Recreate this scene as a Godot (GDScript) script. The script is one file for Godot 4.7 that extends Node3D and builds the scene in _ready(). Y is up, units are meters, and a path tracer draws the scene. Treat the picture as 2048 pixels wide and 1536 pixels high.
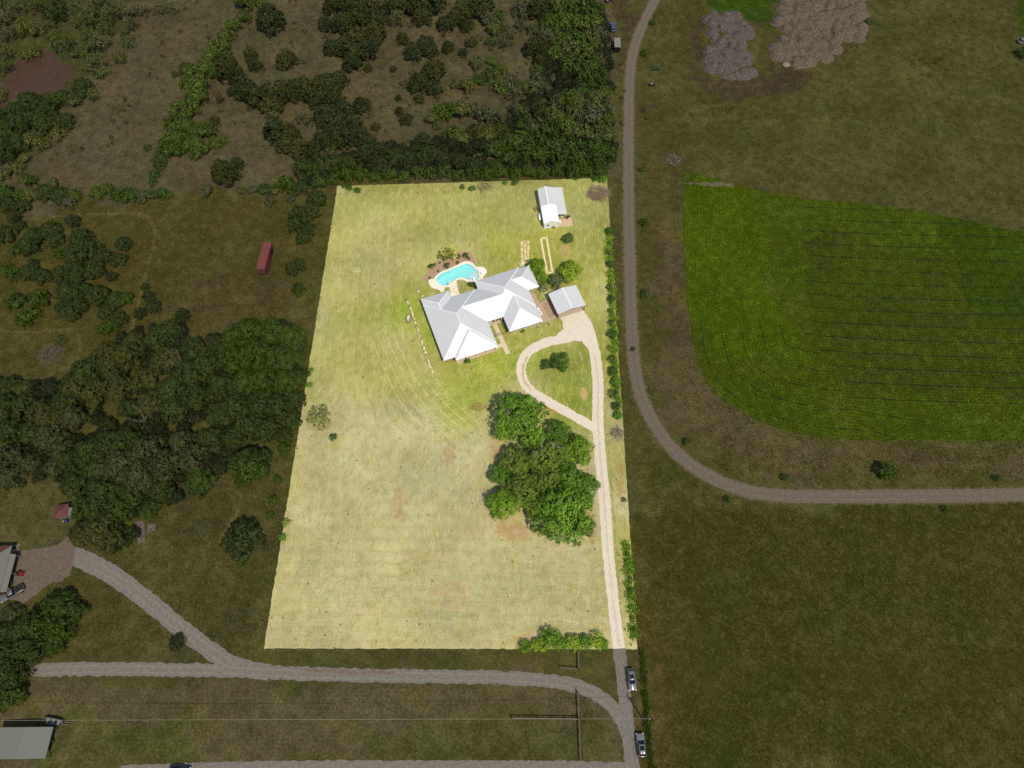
extends Node3D
# A country house on its mown lot, seen from the air: pastures, cedar brush, oak woods, a crop field and gravel roads round it. Colours outside the lot are darkened to imitate dimmed light.

var rng := RandomNumberGenerator.new()
var taken := {}
var mats := {}
var brushes := {}

# ---------------------------------------------------------------- helpers
func numbered(called: String) -> String:
	if not taken.has(called):
		taken[called] = 0
		return called
	taken[called] += 1
	return "%s_%03d" % [called, taken[called]]

func pts(a: Array) -> PackedVector2Array:
	var out := PackedVector2Array()
	for i in range(0, a.size(), 2):
		out.append(Vector2(a[i], a[i + 1]))
	return out

func rnd(a: float, b: float) -> float:
	return rng.randf_range(a, b)

func mat(col: Color, rough := 0.8, metal := 0.0) -> StandardMaterial3D:
	var key := "%s %s %s" % [col, rough, metal]
	if not mats.has(key):
		var m := StandardMaterial3D.new()
		m.albedo_color = col
		m.roughness = rough
		m.metallic = metal
		m.cull_mode = BaseMaterial3D.CULL_DISABLED
		mats[key] = m
	return mats[key]

func begin(flat := true) -> SurfaceTool:
	var st := SurfaceTool.new()
	st.begin(Mesh.PRIMITIVE_TRIANGLES)
	st.set_smooth_group(-1 if flat else 0)
	return st

func tri(st: SurfaceTool, a: Vector3, b: Vector3, c: Vector3) -> void:
	for p in [a, b, c]:
		st.set_uv(Vector2(p.x, p.z))
		st.add_vertex(p)

func quad(st: SurfaceTool, a: Vector3, b: Vector3, c: Vector3, d: Vector3) -> void:
	tri(st, a, b, c)
	tri(st, a, c, d)

func box(st: SurfaceTool, c: Vector3, s: Vector3, t := Basis.IDENTITY) -> void:
	var h := s / 2.0
	var v := []
	for k in 8:
		v.append(c + t * Vector3(h.x * (1 if k & 1 else -1), h.y * (1 if k & 2 else -1), h.z * (1 if k & 4 else -1)))
	quad(st, v[2], v[3], v[7], v[6])
	quad(st, v[0], v[4], v[5], v[1])
	quad(st, v[0], v[1], v[3], v[2])
	quad(st, v[4], v[6], v[7], v[5])
	quad(st, v[0], v[2], v[6], v[4])
	quad(st, v[1], v[5], v[7], v[3])

func bar(st: SurfaceTool, a: Vector3, b: Vector3, w: float, h: float) -> void:
	var d := (b - a)
	if d.length() < 0.01:
		return
	var z := d.normalized()
	var x := (Vector3.UP.cross(z) if absf(z.y) < 0.98 else Vector3.RIGHT).normalized()
	box(st, (a + b) / 2.0, Vector3(w, h, d.length()), Basis(x, z.cross(x), z))

func tube(st: SurfaceTool, a: Vector3, b: Vector3, r0: float, r1: float, n := 8, caps := true) -> void:
	var z := (b - a).normalized()
	var x := (Vector3.UP.cross(z) if absf(z.y) < 0.98 else Vector3.RIGHT).normalized()
	var y := z.cross(x)
	for k in n:
		var p := x * cos(TAU * k / n) + y * sin(TAU * k / n)
		var q := x * cos(TAU * (k + 1) / n) + y * sin(TAU * (k + 1) / n)
		quad(st, a + p * r0, b + p * r1, b + q * r1, a + q * r0)
		if caps:
			tri(st, b, b + q * r1, b + p * r1)
			tri(st, a, a + p * r0, a + q * r0)

func prism(st: SurfaceTool, p: PackedVector2Array, y0: float, y1: float, shrink := 1.0) -> void:
	var c := Vector2.ZERO
	for q in p:
		c += q / p.size()
	var top := PackedVector2Array()
	for q in p:
		top.append(c + (q - c) * shrink)
	var ids := Geometry2D.triangulate_polygon(top)
	for i in range(0, ids.size(), 3):
		tri(st, v3(top[ids[i]], y1), v3(top[ids[i + 1]], y1), v3(top[ids[i + 2]], y1))
	for i in p.size():
		var j := (i + 1) % p.size()
		quad(st, v3(p[i], y0), v3(top[i], y1), v3(top[j], y1), v3(p[j], y0))

func v3(p: Vector2, y := 0.0) -> Vector3:
	return Vector3(p.x, y, p.y)

func done(called: String, st: SurfaceTool, m: Material, parent: Node = self) -> MeshInstance3D:
	st.generate_normals()
	return show_mesh(called, st.commit(), m, parent)

func show_mesh(called: String, mesh: Mesh, m: Material, parent: Node = self) -> MeshInstance3D:
	var o := MeshInstance3D.new()
	o.mesh = mesh
	o.material_override = m
	o.name = numbered(called) if parent == self else called
	parent.add_child(o, true)
	return o

func tag(o: Node, label: String, category: String, group := "") -> Node:
	o.set_meta("label", label)
	o.set_meta("category", category)
	if group:
		o.set_meta("group", group)
	return o

func thing(called: String, label: String, category: String, at := Vector3.ZERO, turn := 0.0, group := "") -> Node3D:
	var o := Node3D.new()
	o.name = numbered(called)
	add_child(o, true)
	o.position = at
	o.rotation.y = turn
	tag(o, label, category, group)
	return o

func ground_kind(o: Node, label: String, kind := "structure") -> void:
	o.set_meta("kind", kind)
	o.set_meta("label", label)

func copy(o: Node3D, at: Vector3, turn: float, size: Vector3, label: String) -> Node3D:
	var c: Node3D = o.duplicate()
	c.name = numbered(str(o.name))
	add_child(c, true)
	c.position = at
	c.rotation.y = turn
	c.scale = size
	c.set_meta("label", label)
	return c

# smooth line through points
func curve(p: PackedVector2Array, step := 2.0, closed := false) -> PackedVector2Array:
	var out := PackedVector2Array()
	var n := p.size()
	for i in (n if closed else n - 1):
		var a := p[(i - 1 + n) % n] if closed or i > 0 else p[0] * 2 - p[1]
		var b := p[i]
		var c := p[(i + 1) % n]
		var d := p[(i + 2) % n] if closed or i < n - 2 else c * 2 - b
		var k := maxi(1, int(b.distance_to(c) / step))
		for j in k:
			out.append(b.cubic_interpolate(c, a, d, float(j) / k))
	if not closed:
		out.append(p[n - 1])
	return out

# a closed outline with an uneven edge
func ragged(p: PackedVector2Array, step: float, amp: float, seed_: int) -> PackedVector2Array:
	var f := FastNoiseLite.new()
	f.seed = seed_
	f.frequency = 0.35
	var out := PackedVector2Array()
	for i in p.size():
		var a := p[i]
		var b := p[(i + 1) % p.size()]
		var k := maxi(1, int(a.distance_to(b) / step))
		for j in k:
			var q := a.lerp(b, float(j) / k)
			out.append(q + Vector2(f.get_noise_2d(q.x * 3, q.y * 3), f.get_noise_2d(q.y * 3 + 90, q.x * 3)) * amp * 2.0)
	return out

func sheet(called: String, p: PackedVector2Array, y: float, m: Material, frame := Rect2(0, 0, 1, 1), parent: Node = self) -> MeshInstance3D:
	var st := begin()
	add_sheet(st, p, y, frame)
	return done(called, st, m, parent)

func add_sheet(st: SurfaceTool, p: PackedVector2Array, y: float, frame: Rect2) -> void:
	var ids := Geometry2D.triangulate_polygon(p)
	for i in range(0, ids.size(), 3):
		var q := [p[ids[i]], p[ids[i + 1]], p[ids[i + 2]]]
		if (q[1] - q[0]).cross(q[2] - q[0]) < 0:
			q = [q[0], q[2], q[1]]
		for w in q:
			st.set_uv((w - frame.position) / frame.size)
			st.add_vertex(v3(w, y))

# an outline with a hole: cut in two through the hole
func holed(st: SurfaceTool, p: PackedVector2Array, hole: PackedVector2Array, y: float, frame: Rect2) -> void:
	var c := Vector2.ZERO
	for q in hole:
		c += q / hole.size()
	for side in [-1.0, 1.0]:
		var half := pts([c.x, -9000, c.x + side * 9000, -9000, c.x + side * 9000, 9000, c.x, 9000])
		for piece in Geometry2D.intersect_polygons(p, half):
			for rest in Geometry2D.clip_polygons(piece, hole):
				add_sheet(st, rest, y, frame)

func ribbon(called: String, line: PackedVector2Array, width: float, y: float, m: Material, amp := 0.2, width_end := -1.0) -> MeshInstance3D:
	var f := FastNoiseLite.new()
	f.seed = int(line[0].x * 7)
	f.frequency = 0.4
	var l := curve(line, 0.6)
	var st := begin()
	var rows := []
	for i in l.size():
		var d := (l[mini(i + 1, l.size() - 1)] - l[maxi(i - 1, 0)]).normalized()
		var n := Vector2(-d.y, d.x)
		var w := lerpf(width, width if width_end < 0 else width_end, float(i) / l.size()) / 2.0
		rows.append([l[i] - n * (w + f.get_noise_1d(i * 0.9) * amp * 1.6), l[i], l[i] + n * (w + f.get_noise_1d(i * 0.9 + 5000) * amp * 1.6)])
	for i in rows.size() - 1:
		for k in 2:
			quad(st, v3(rows[i][k], y), v3(rows[i + 1][k], y), v3(rows[i + 1][k + 1], y), v3(rows[i][k + 1], y))
	return done(called, st, m)

# ---------------------------------------------------------------- ground textures: tone, stains and wear, and the dimming painted outside the lot
func canvas(frame: Rect2, ppm: float, base: Color, regions: Array, wobble: float, seed_: int, soft := 1) -> Dictionary:
	var w := int(frame.size.x * ppm)
	var h := int(frame.size.y * ppm)
	var low := 0.5
	var lw := int(frame.size.x * low)
	var lh := int(frame.size.y * low)
	var img := Image.create(lw, lh, false, Image.FORMAT_RGBA8)
	img.fill(base)
	var f := FastNoiseLite.new()
	f.seed = seed_
	f.frequency = 0.045
	f.fractal_octaves = 4
	for y in lh:
		for x in lw:
			var q := frame.position + Vector2(x + 0.5, y + 0.5) / low
			var n := f.get_noise_2d(q.x, q.y)
			var n2 := f.get_noise_2d(q.y + 400, q.x)
			var qq := q + Vector2(n, n2) * 9.0
			var c := base
			for r in regions:
				if r[2].has_point(qq) and Geometry2D.is_point_in_polygon(qq, r[0]):
					c = r[1]
			img.set_pixel(x, y, c)
	if soft > 1:
		img.resize(maxi(2, lw / soft), maxi(2, lh / soft), Image.INTERPOLATE_BILINEAR)
		img.resize(lw, lh, Image.INTERPOLATE_CUBIC)
	for y in lh:
		for x in lw:
			var q := frame.position + Vector2(x + 0.5, y + 0.5) / low
			var n := f.get_noise_2d(q.x, q.y)
			var n2 := f.get_noise_2d(q.y + 400, q.x)
			var c := img.get_pixel(x, y)
			var k := 1.0 + n * wobble
			img.set_pixel(x, y, Color(clampf(c.r * k + n2 * wobble * 0.10, 0, 1), clampf(c.g * k, 0, 1), clampf(c.b * (k - n2 * wobble * 0.35), 0, 1)))
	img.resize(w, h, Image.INTERPOLATE_CUBIC)
	return {"img": img, "frame": frame, "ppm": ppm}

func region(p: PackedVector2Array, c: Color) -> Array:
	var r := Rect2(p[0], Vector2.ZERO)
	for q in p:
		r = r.expand(q)
	return [p, c, r]

func brush(d: int, c: Color, a: float) -> Image:
	var key := "%d %s %.2f" % [d, c.to_html(), a]
	if not brushes.has(key):
		var b := Image.create(d, d, false, Image.FORMAT_RGBA8)
		for y in d:
			for x in d:
				var r := Vector2(x + 0.5 - d / 2.0, y + 0.5 - d / 2.0).length() / (d / 2.0)
				b.set_pixel(x, y, Color(c, a * clampf(1.25 - r * r * 1.25, 0, 1)))
		brushes[key] = b
	return brushes[key]

func stroke(cv: Dictionary, line: PackedVector2Array, width: float, c: Color, a: float, gaps := 0.3, spread := 0.0) -> void:
	var d := maxi(2, int(width * cv.ppm))
	var b := brush(d, c, a)
	for i in line.size() - 1:
		var k := maxi(1, int(line[i].distance_to(line[i + 1]) * cv.ppm / maxf(1.0, d * 0.4)))
		for j in k:
			if rng.randf() < gaps:
				continue
			var q := line[i].lerp(line[i + 1], float(j) / k) + Vector2(rnd(-spread, spread), rnd(-spread, spread))
			cv.img.blend_rect(b, Rect2i(0, 0, d, d), Vector2i((q - cv.frame.position) * cv.ppm) - Vector2i(d / 2, d / 2))

func spots(cv: Dictionary, area: Rect2, n: int, r0: float, r1: float, c: Color, a: float, inside := PackedVector2Array()) -> void:
	for i in n:
		var q := area.position + Vector2(rng.randf(), rng.randf()) * area.size
		if inside.size() and not Geometry2D.is_point_in_polygon(q, inside):
			continue
		var d := maxi(2, int(rnd(r0, r1) * 2 * cv.ppm))
		cv.img.blend_rect(brush(d, c, a), Rect2i(0, 0, d, d), Vector2i((q - cv.frame.position) * cv.ppm) - Vector2i(d / 2, d / 2))

func patch(cv: Dictionary, at: Vector2, rx: float, rz: float, n: int, r: float, c: Color, a: float) -> void:
	for i in n:
		var t := rnd(0, TAU)
		var k := sqrt(rng.randf())
		var q := at + Vector2(cos(t) * rx, sin(t) * rz) * k
		var d := maxi(2, int(rnd(r * 0.4, r) * 2 * cv.ppm))
		cv.img.blend_rect(brush(d, c, a), Rect2i(0, 0, d, d), Vector2i((q - cv.frame.position) * cv.ppm) - Vector2i(d / 2, d / 2))

# short strokes that run roughly one way, like the lie of grass
func lie(cv: Dictionary, area: Rect2, n: int, way: float, loose: float, length: float, width: float, c: Color, a: float, inside := PackedVector2Array()) -> void:
	for i in n:
		var q := area.position + Vector2(rng.randf(), rng.randf()) * area.size
		if inside.size() and not Geometry2D.is_point_in_polygon(q, inside):
			continue
		var t := way + rnd(-loose, loose)
		var l := rnd(length * 0.3, length)
		stroke(cv, PackedVector2Array([q, q + Vector2(cos(t), sin(t)) * l]), width, c, a, 0.25, 0.12)

func grain(cv: Dictionary, freq: float, dark: float, light: float, seed_: int, tint := Color(1, 0.95, 0.7), side := 768) -> void:
	var f := FastNoiseLite.new()
	f.seed = seed_
	f.frequency = freq
	f.fractal_octaves = 3
	var n := f.get_seamless_image(side, side)
	var src := n.get_data()
	var dst := PackedByteArray()
	dst.resize(side * side * 4)
	for i in src.size():
		var v := (src[i] - 128) / 90.0
		var j := i * 4
		if v < 0:
			dst[j + 3] = int(clampf(-v * dark, 0, 1) * 255)
		else:
			dst[j] = int(tint.r * 255)
			dst[j + 1] = int(tint.g * 255)
			dst[j + 2] = int(tint.b * 255)
			dst[j + 3] = int(clampf(v * light, 0, 1) * 255)
	var tile := Image.create_from_data(side, side, false, Image.FORMAT_RGBA8, dst)
	for y in range(0, cv.img.get_height(), side):
		for x in range(0, cv.img.get_width(), side):
			cv.img.blend_rect(tile, Rect2i(0, 0, side, side), Vector2i(x, y))

func bump_tex(freq: float, seed_: int) -> Texture2D:
	var f := FastNoiseLite.new()
	f.seed = seed_
	f.frequency = freq
	f.fractal_octaves = 4
	return ImageTexture.create_from_image(f.get_seamless_image(512, 512))

func paint_mat(cv: Dictionary, rough := 0.95) -> StandardMaterial3D:
	var m := StandardMaterial3D.new()
	cv.img.convert(Image.FORMAT_RGB8)
	m.albedo_texture = ImageTexture.create_from_image(cv.img)
	m.roughness = rough
	m.metallic_specular = 0.15
	return m

# loose stone, gravel or cement: a tile of noise over a base colour, repeated every SIZE metres
func grit(base: Color, size: float, contrast: float, seed_: int, bump := 1.0) -> StandardMaterial3D:
	var cv := canvas(Rect2(0, 0, 64, 64), 6.0, base, [], 0.0, seed_)
	grain(cv, 0.02, contrast * 0.5, contrast * 0.4, seed_, Color(1, 0.98, 0.94), 384)
	grain(cv, 0.2, contrast, contrast * 0.7, seed_ + 1, Color(1, 0.98, 0.94), 384)
	var m := paint_mat(cv)
	m.uv1_scale = Vector3.ONE / size
	m.heightmap_enabled = true
	m.heightmap_texture = bump_tex(0.08, seed_)
	m.heightmap_scale = bump
	return m

# ---------------------------------------------------------------- plants
# leaves gathered in clumps, clumps gathered on lobes, lobes gathered in a crown that rests at y 0
func crown(seed_: int, r: float, tall: float, low: float, n_lobes: int, lobe: float, clump: float, leaf: float, per_clump: int, clumps_per_lobe: int, col: Color, upright: float, vary: float) -> ArrayMesh:
	var g := RandomNumberGenerator.new()
	g.seed = seed_
	var vs := PackedVector3Array()
	var ns := PackedVector3Array()
	var cs := PackedColorArray()
	var centres := []
	for i in n_lobes:
		var k := sqrt((i + 0.35) / n_lobes)
		var t := i * 2.39996 + g.randf_range(-0.35, 0.35)
		var out := k * (r - lobe * 0.8)
		var h := low + (tall - low - lobe) * sqrt(maxf(0.02, 1.0 - k * k * 0.92)) * g.randf_range(0.82, 1.08)
		centres.append([Vector3(cos(t) * out, maxf(h, lobe * 0.7), sin(t) * out), lobe * g.randf_range(0.75, 1.25), g.randf_range(1 - vary, 1 + vary)])
	for L in centres:
		for j in clumps_per_lobe:
			var y := g.randf_range(-0.4, 1.0)
			var t := g.randf_range(0, TAU)
			var dir := Vector3(cos(t) * sqrt(1 - y * y), y, sin(t) * sqrt(1 - y * y))
			var cc: Vector3 = L[0] + dir * L[1] * g.randf_range(0.72, 1.05)
			var hid := false
			for M in centres:
				if M != L and cc.distance_to(M[0]) < M[1] * 0.72:
					hid = true
			if hid or cc.y < 0.1:
				continue
			var tone: float = L[2] * g.randf_range(1 - vary, 1 + vary)
			var warm := g.randf_range(-0.12, 0.12)
			for q in per_clump:
				var off := Vector3(g.randfn(), g.randfn(), g.randfn()) * clump * 0.5
				var p := cc + off
				if p.y < 0.05:
					continue
				var n := (dir * 0.9 + off.normalized() * 0.7 + Vector3(0, upright * 0.3, 0) + Vector3(g.randfn(), g.randfn(), g.randfn()) * 0.35).normalized()
				var a := (n.cross(Vector3(g.randfn(), g.randfn(), g.randfn()))).normalized()
				if upright > 0.0:
					a = a.lerp((dir + Vector3.UP * 0.8).normalized(), upright).normalized()
					n = (n - a * n.dot(a)).normalized()
				var b := n.cross(a)
				var s := leaf * g.randf_range(0.6, 1.35)
				var v := [p - a * s * 0.5, p + b * s * 0.3 + n * s * 0.06, p + a * s * 0.62, p - b * s * 0.3 + n * s * 0.06]
				var k := tone * g.randf_range(0.78, 1.22)
				var c := Color(col.r * k * (1 + warm), col.g * k, col.b * k * (1 - warm))
				for w in [0, 1, 2, 0, 2, 3]:
					vs.append(v[w])
					ns.append(n)
					cs.append(c)
	var far := []
	for i in range(0, vs.size(), 12):
		far.append(Vector2(vs[i].x, vs[i].z).length())
	far.sort()
	var grow: float = r / far[int(far.size() * 0.94)]
	for i in vs.size():
		vs[i] = Vector3(vs[i].x * grow, vs[i].y, vs[i].z * grow)
	var arr := []
	arr.resize(Mesh.ARRAY_MAX)
	arr[Mesh.ARRAY_VERTEX] = vs
	arr[Mesh.ARRAY_NORMAL] = ns
	arr[Mesh.ARRAY_COLOR] = cs
	var mesh := ArrayMesh.new()
	mesh.add_surface_from_arrays(Mesh.PRIMITIVE_TRIANGLES, arr)
	return mesh

func leaf_mat(tint: Color) -> StandardMaterial3D:
	var key := "leaf %s" % tint
	if not mats.has(key):
		var m := StandardMaterial3D.new()
		m.albedo_color = tint.linear_to_srgb()
		m.vertex_color_use_as_albedo = true
		m.roughness = 0.55
		m.metallic_specular = 0.3
		m.cull_mode = BaseMaterial3D.CULL_DISABLED
		mats[key] = m
	return mats[key]

func limbs(seed_: int, h: float, r: float, thick: float, n: int) -> ArrayMesh:
	var g := RandomNumberGenerator.new()
	g.seed = seed_
	var st := begin(false)
	var fork := Vector3(g.randf_range(-0.1, 0.1), h * 0.32, g.randf_range(-0.1, 0.1))
	tube(st, Vector3(0, -0.15, 0), fork, thick, thick * 0.72, 8)
	for i in n:
		var t := TAU * i / n + g.randf_range(-0.4, 0.4)
		var e := Vector3(cos(t) * r * 0.62, h * g.randf_range(0.6, 0.85), sin(t) * r * 0.62)
		var m := fork.lerp(e, 0.5) + Vector3(0, h * 0.08, 0)
		tube(st, fork, m, thick * 0.5, thick * 0.3, 6)
		tube(st, m, e, thick * 0.3, thick * 0.1, 6)
		var f := m + Vector3(cos(t + 0.7) * r * 0.3, h * 0.18, sin(t + 0.7) * r * 0.3)
		tube(st, m, f, thick * 0.22, thick * 0.07, 5)
	st.generate_normals()
	return st.commit()

func bare_branches(seed_: int, h: float, r: float, thick: float, n: int, twigs: int) -> ArrayMesh:
	var g := RandomNumberGenerator.new()
	g.seed = seed_
	var st := begin(false)
	var fork := Vector3(0, h * 0.3, 0)
	tube(st, Vector3(0, -0.1, 0), fork, thick, thick * 0.7, 7)
	for i in n:
		var t := TAU * i / n + g.randf_range(-0.4, 0.4)
		var a := fork
		var dir := Vector3(cos(t) * r, h * 0.7, sin(t) * r).normalized()
		var w := thick * 0.5
		for k in 4:
			var b := a + (dir + Vector3(g.randfn(), g.randfn() * 0.5, g.randfn()) * 0.3).normalized() * Vector2(r, h * 0.7).length() * 0.26
			tube(st, a, b, w, w * 0.65, 6)
			for q in twigs:
				tube(st, a.lerp(b, g.randf()), b + Vector3(g.randfn(), g.randfn() * 0.6 + 0.3, g.randfn()) * r * 0.22, w * 0.4, w * 0.12, 4)
			a = b
			w *= 0.65
	st.generate_normals()
	return st.commit()

const NTH := ["first", "second", "third", "fourth", "fifth", "sixth", "seventh", "eighth", "ninth", "tenth", "eleventh", "twelfth", "thirteenth", "fourteenth", "fifteenth", "sixteenth", "seventeenth", "eighteenth", "nineteenth", "twentieth"]
var kinds := {}

# kind: name, category, radius and height of the pattern, its crowns, trunk, tints with the word for each tone
func kind_of_tree(key: String, called: String, said: String, category: String, r: float, crowns: Array, trunk: ArrayMesh, bark: Color, tints: Array) -> void:
	kinds[key] = {"called": called, "said": said, "category": category, "r": r, "crowns": crowns, "trunk": trunk, "bark": mat(bark, 0.9), "tints": tints}

func tree(key: String, at: Vector2, r: float, label: String, group: String, tone: int, high := 1.0) -> Node3D:
	var k: Dictionary = kinds[key]
	var o := thing(k.called, label, k.category, v3(at), rng.randf() * TAU, group)
	var s: float = r / k.r
	o.scale = Vector3(s, s * high, s)
	show_mesh("trunk", k.trunk, k.bark, o)
	show_mesh("crown", k.crowns[rng.randi() % k.crowns.size()], leaf_mat(k.tints[tone][0]), o)
	return o

# a wood or a hedge: labels give tone and kind, then the place in its row
func wood(place: String, rows: int, lists: Array) -> void:
	var all := []
	for l in lists:
		for i in range(0, l[1].size(), 3):
			all.append([l[0], Vector2(l[1][i], l[1][i + 1]), l[1][i + 2], l[2]])
	all.sort_custom(func(a, b): return a[1].y < b[1].y)
	var per := int(ceil(all.size() / float(rows)))
	for row in rows:
		var some := all.slice(row * per, (row + 1) * per)
		some.sort_custom(func(a, b): return a[1].x < b[1].x)
		for i in some.size():
			var t = some[i]
			var k: Dictionary = kinds[t[0]]
			var tone: int = t[3] if t[3] >= 0 else rng.randi() % k.tints.size()
			var where: String = "" if rows == 1 else ", %s row from back" % NTH[row]
			var label := "%s %s, %s, %s from left%s" % [k.tints[tone][1], k.said, place, NTH[i], where]
			tree(t[0], t[1], t[2] * 1.1, label, "%ss, %s" % [k.said, place], tone, rnd(0.7, 1.45))

func blades(seed_: int, n: int, length: float, width: float, lift: float) -> ArrayMesh:
	var g := RandomNumberGenerator.new()
	g.seed = seed_
	var st := begin()
	for i in n:
		var t := g.randf_range(0, TAU)
		var e := g.randf_range(0.15, 1.25) * lift
		var d := Vector3(cos(t) * cos(e), sin(e), sin(t) * cos(e))
		var s := Vector3(-sin(t), 0, cos(t)) * width * g.randf_range(0.7, 1.2)
		var l := length * g.randf_range(0.75, 1.15)
		var m := d * l * 0.55 + Vector3(0, 0.04 * l, 0)
		var e2 := d * l - Vector3(0, 0.18 * l, 0)
		quad(st, -s * 0.5, m - s, m + s, s * 0.5)
		tri(st, m - s, e2, m + s)
	st.generate_normals()
	return st.commit()

func tuft_mesh(seed_: int, n: int, w: float, h: float, col: Color) -> ArrayMesh:
	var g := RandomNumberGenerator.new()
	g.seed = seed_
	var st := begin()
	for i in n:
		var t := g.randf_range(0, TAU)
		var at := Vector3(g.randf_range(-w, w), 0, g.randf_range(-w, w)) * 0.5
		var d := Vector3(cos(t), 0, sin(t))
		var s := Vector3(-sin(t), 0, cos(t)) * w * 0.16
		var k := g.randf_range(0.7, 1.3)
		st.set_color(Color(col.r * k, col.g * k, col.b * k))
		tri(st, at - s, at + d * w * 0.35 + Vector3(0, h * g.randf_range(0.6, 1.1), 0), at + s)
	st.generate_normals()
	return st.commit()

func scatter(called: String, label: String, mesh: Mesh, m: Material, places: Array, s0: float, s1: float) -> void:
	var mm := MultiMesh.new()
	mm.transform_format = MultiMesh.TRANSFORM_3D
	mm.mesh = mesh
	mm.instance_count = places.size()
	for i in places.size():
		var s := rnd(s0, s1)
		mm.set_instance_transform(i, Transform3D(Basis(Vector3.UP, rng.randf() * TAU).scaled(Vector3(s, s * rnd(0.8, 1.2), s)), v3(places[i], 0.0)))
	var o := MultiMeshInstance3D.new()
	o.multimesh = mm
	o.material_override = m
	o.name = numbered(called)
	add_child(o, true)
	ground_kind(o, label, "stuff")

# ---------------------------------------------------------------- stones
func stone_mesh(seed_: int, flat: float) -> ArrayMesh:
	var g := RandomNumberGenerator.new()
	g.seed = seed_
	var st := begin()
	var ring := []
	for k in 7:
		ring.append(Vector2(cos(TAU * k / 7), sin(TAU * k / 7)) * g.randf_range(0.8, 1.15) * 0.5)
	var p := PackedVector2Array(ring)
	prism(st, p, -0.05, flat, 0.72)
	st.generate_normals()
	return st.commit()

# ---------------------------------------------------------------- roofs
# one hipped roof over a rectangle; pitch is rise per metre
func hip(st: SurfaceTool, r: Rect2, y: float, pitch: float, eave := 0.2) -> void:
	var a := r.position
	var b := r.end
	var h := minf(r.size.x, r.size.y) / 2.0
	var p := [Vector3(a.x, y, a.y), Vector3(b.x, y, a.y), Vector3(b.x, y, b.y), Vector3(a.x, y, b.y)]
	var top := y + h * pitch
	var e0: Vector3
	var e1: Vector3
	if r.size.x >= r.size.y:
		e0 = Vector3(a.x + h, top, a.y + h)
		e1 = Vector3(b.x - h, top, a.y + h)
		quad(st, p[0], p[1], e1, e0)
		quad(st, p[2], p[3], e0, e1)
		tri(st, p[1], p[2], e1)
		tri(st, p[3], p[0], e0)
	else:
		e0 = Vector3(a.x + h, top, a.y + h)
		e1 = Vector3(a.x + h, top, b.y - h)
		tri(st, p[0], p[1], e0)
		quad(st, p[1], p[2], e1, e0)
		tri(st, p[2], p[3], e1)
		quad(st, p[3], p[0], e0, e1)
	for k in 4:
		var q: Vector3 = p[k]
		var s: Vector3 = p[(k + 1) % 4]
		quad(st, q, s, s - Vector3(0, eave, 0), q - Vector3(0, eave, 0))
	quad(st, p[0] - Vector3(0, eave, 0), p[3] - Vector3(0, eave, 0), p[2] - Vector3(0, eave, 0), p[1] - Vector3(0, eave, 0))

func hip_height(r: Rect2, q: Vector2) -> float:
	return minf(minf(q.x - r.position.x, r.end.x - q.x), minf(q.y - r.position.y, r.end.y - q.y))

func roof_height(rs: Array, q: Vector2) -> float:
	var best := -1.0
	for r in rs:
		best = maxf(best, hip_height(r, q))
	return best

# raised seams that run up every slope, where that slope is the outer one
func seams(st: SurfaceTool, rs: Array, y: float, pitch: float, gap: float) -> void:
	for r in rs:
		for side in 4:
			var along: float = r.size.x if side % 2 == 0 else r.size.y
			var s := gap / 2.0
			while s < along:
				var reach := minf(minf(r.size.x, r.size.y) / 2.0, minf(s, along - s))
				var from := -1.0
				var t := 0.05
				while t <= reach + 0.2:
					var q := seam_point(r, side, s, minf(t, reach))
					var out := t <= reach and hip_height(r, q) > roof_height(rs, q) - 0.02
					if out and from < 0.0:
						from = t
					if not out and from >= 0.0:
						if t - from > 0.3:
							var a := seam_point(r, side, s, from)
							var b := seam_point(r, side, s, t - 0.15)
							bar(st, v3(a, y + from * pitch + 0.02), v3(b, y + (t - 0.15) * pitch + 0.03), 0.07, 0.09)
						from = -1.0
					t += 0.2
				s += gap

func seam_point(r: Rect2, side: int, s: float, t: float) -> Vector2:
	match side:
		0: return Vector2(r.position.x + s, r.position.y + t)
		1: return Vector2(r.end.x - t, r.position.y + s)
		2: return Vector2(r.position.x + s, r.end.y - t)
	return Vector2(r.position.x + t, r.position.y + s)

# folded caps along the hips and ridges that show
func caps(parent: Node, rs: Array, y: float, pitch: float, m: Material) -> void:
	for r in rs:
		var h := minf(r.size.x, r.size.y) / 2.0
		var e0: Vector2 = r.position + Vector2(h, h)
		var e1: Vector2 = r.end - Vector2(h, h)
		var lines := [[r.position, e0], [Vector2(r.end.x, r.position.y), Vector2(e1.x, e0.y)], [r.end, e1], [Vector2(r.position.x, r.end.y), Vector2(e0.x, e1.y)], [e0, e1]]
		for l in lines:
			var n := int(l[0].distance_to(l[1]) / 0.2)
			var from := -1
			for i in n + 2:
				var q: Vector2 = l[0].lerp(l[1], minf(1.0, float(i) / maxi(n, 1)))
				var out: bool = i <= n and hip_height(r, q) > roof_height(rs, q) - 0.015
				if out and from < 0:
					from = i
				if not out and from >= 0:
					if i - 1 - from >= 2:
						var a: Vector2 = l[0].lerp(l[1], float(from) / n)
						var b: Vector2 = l[0].lerp(l[1], minf(1.0, float(i - 1) / n))
						var st := begin()
						bar(st, v3(a, y + hip_height(r, a) * pitch + 0.025), v3(b, y + hip_height(r, b) * pitch + 0.025), 0.26, 0.05)
						done("ridge_cap", st, m, parent)
					from = -1

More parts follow.
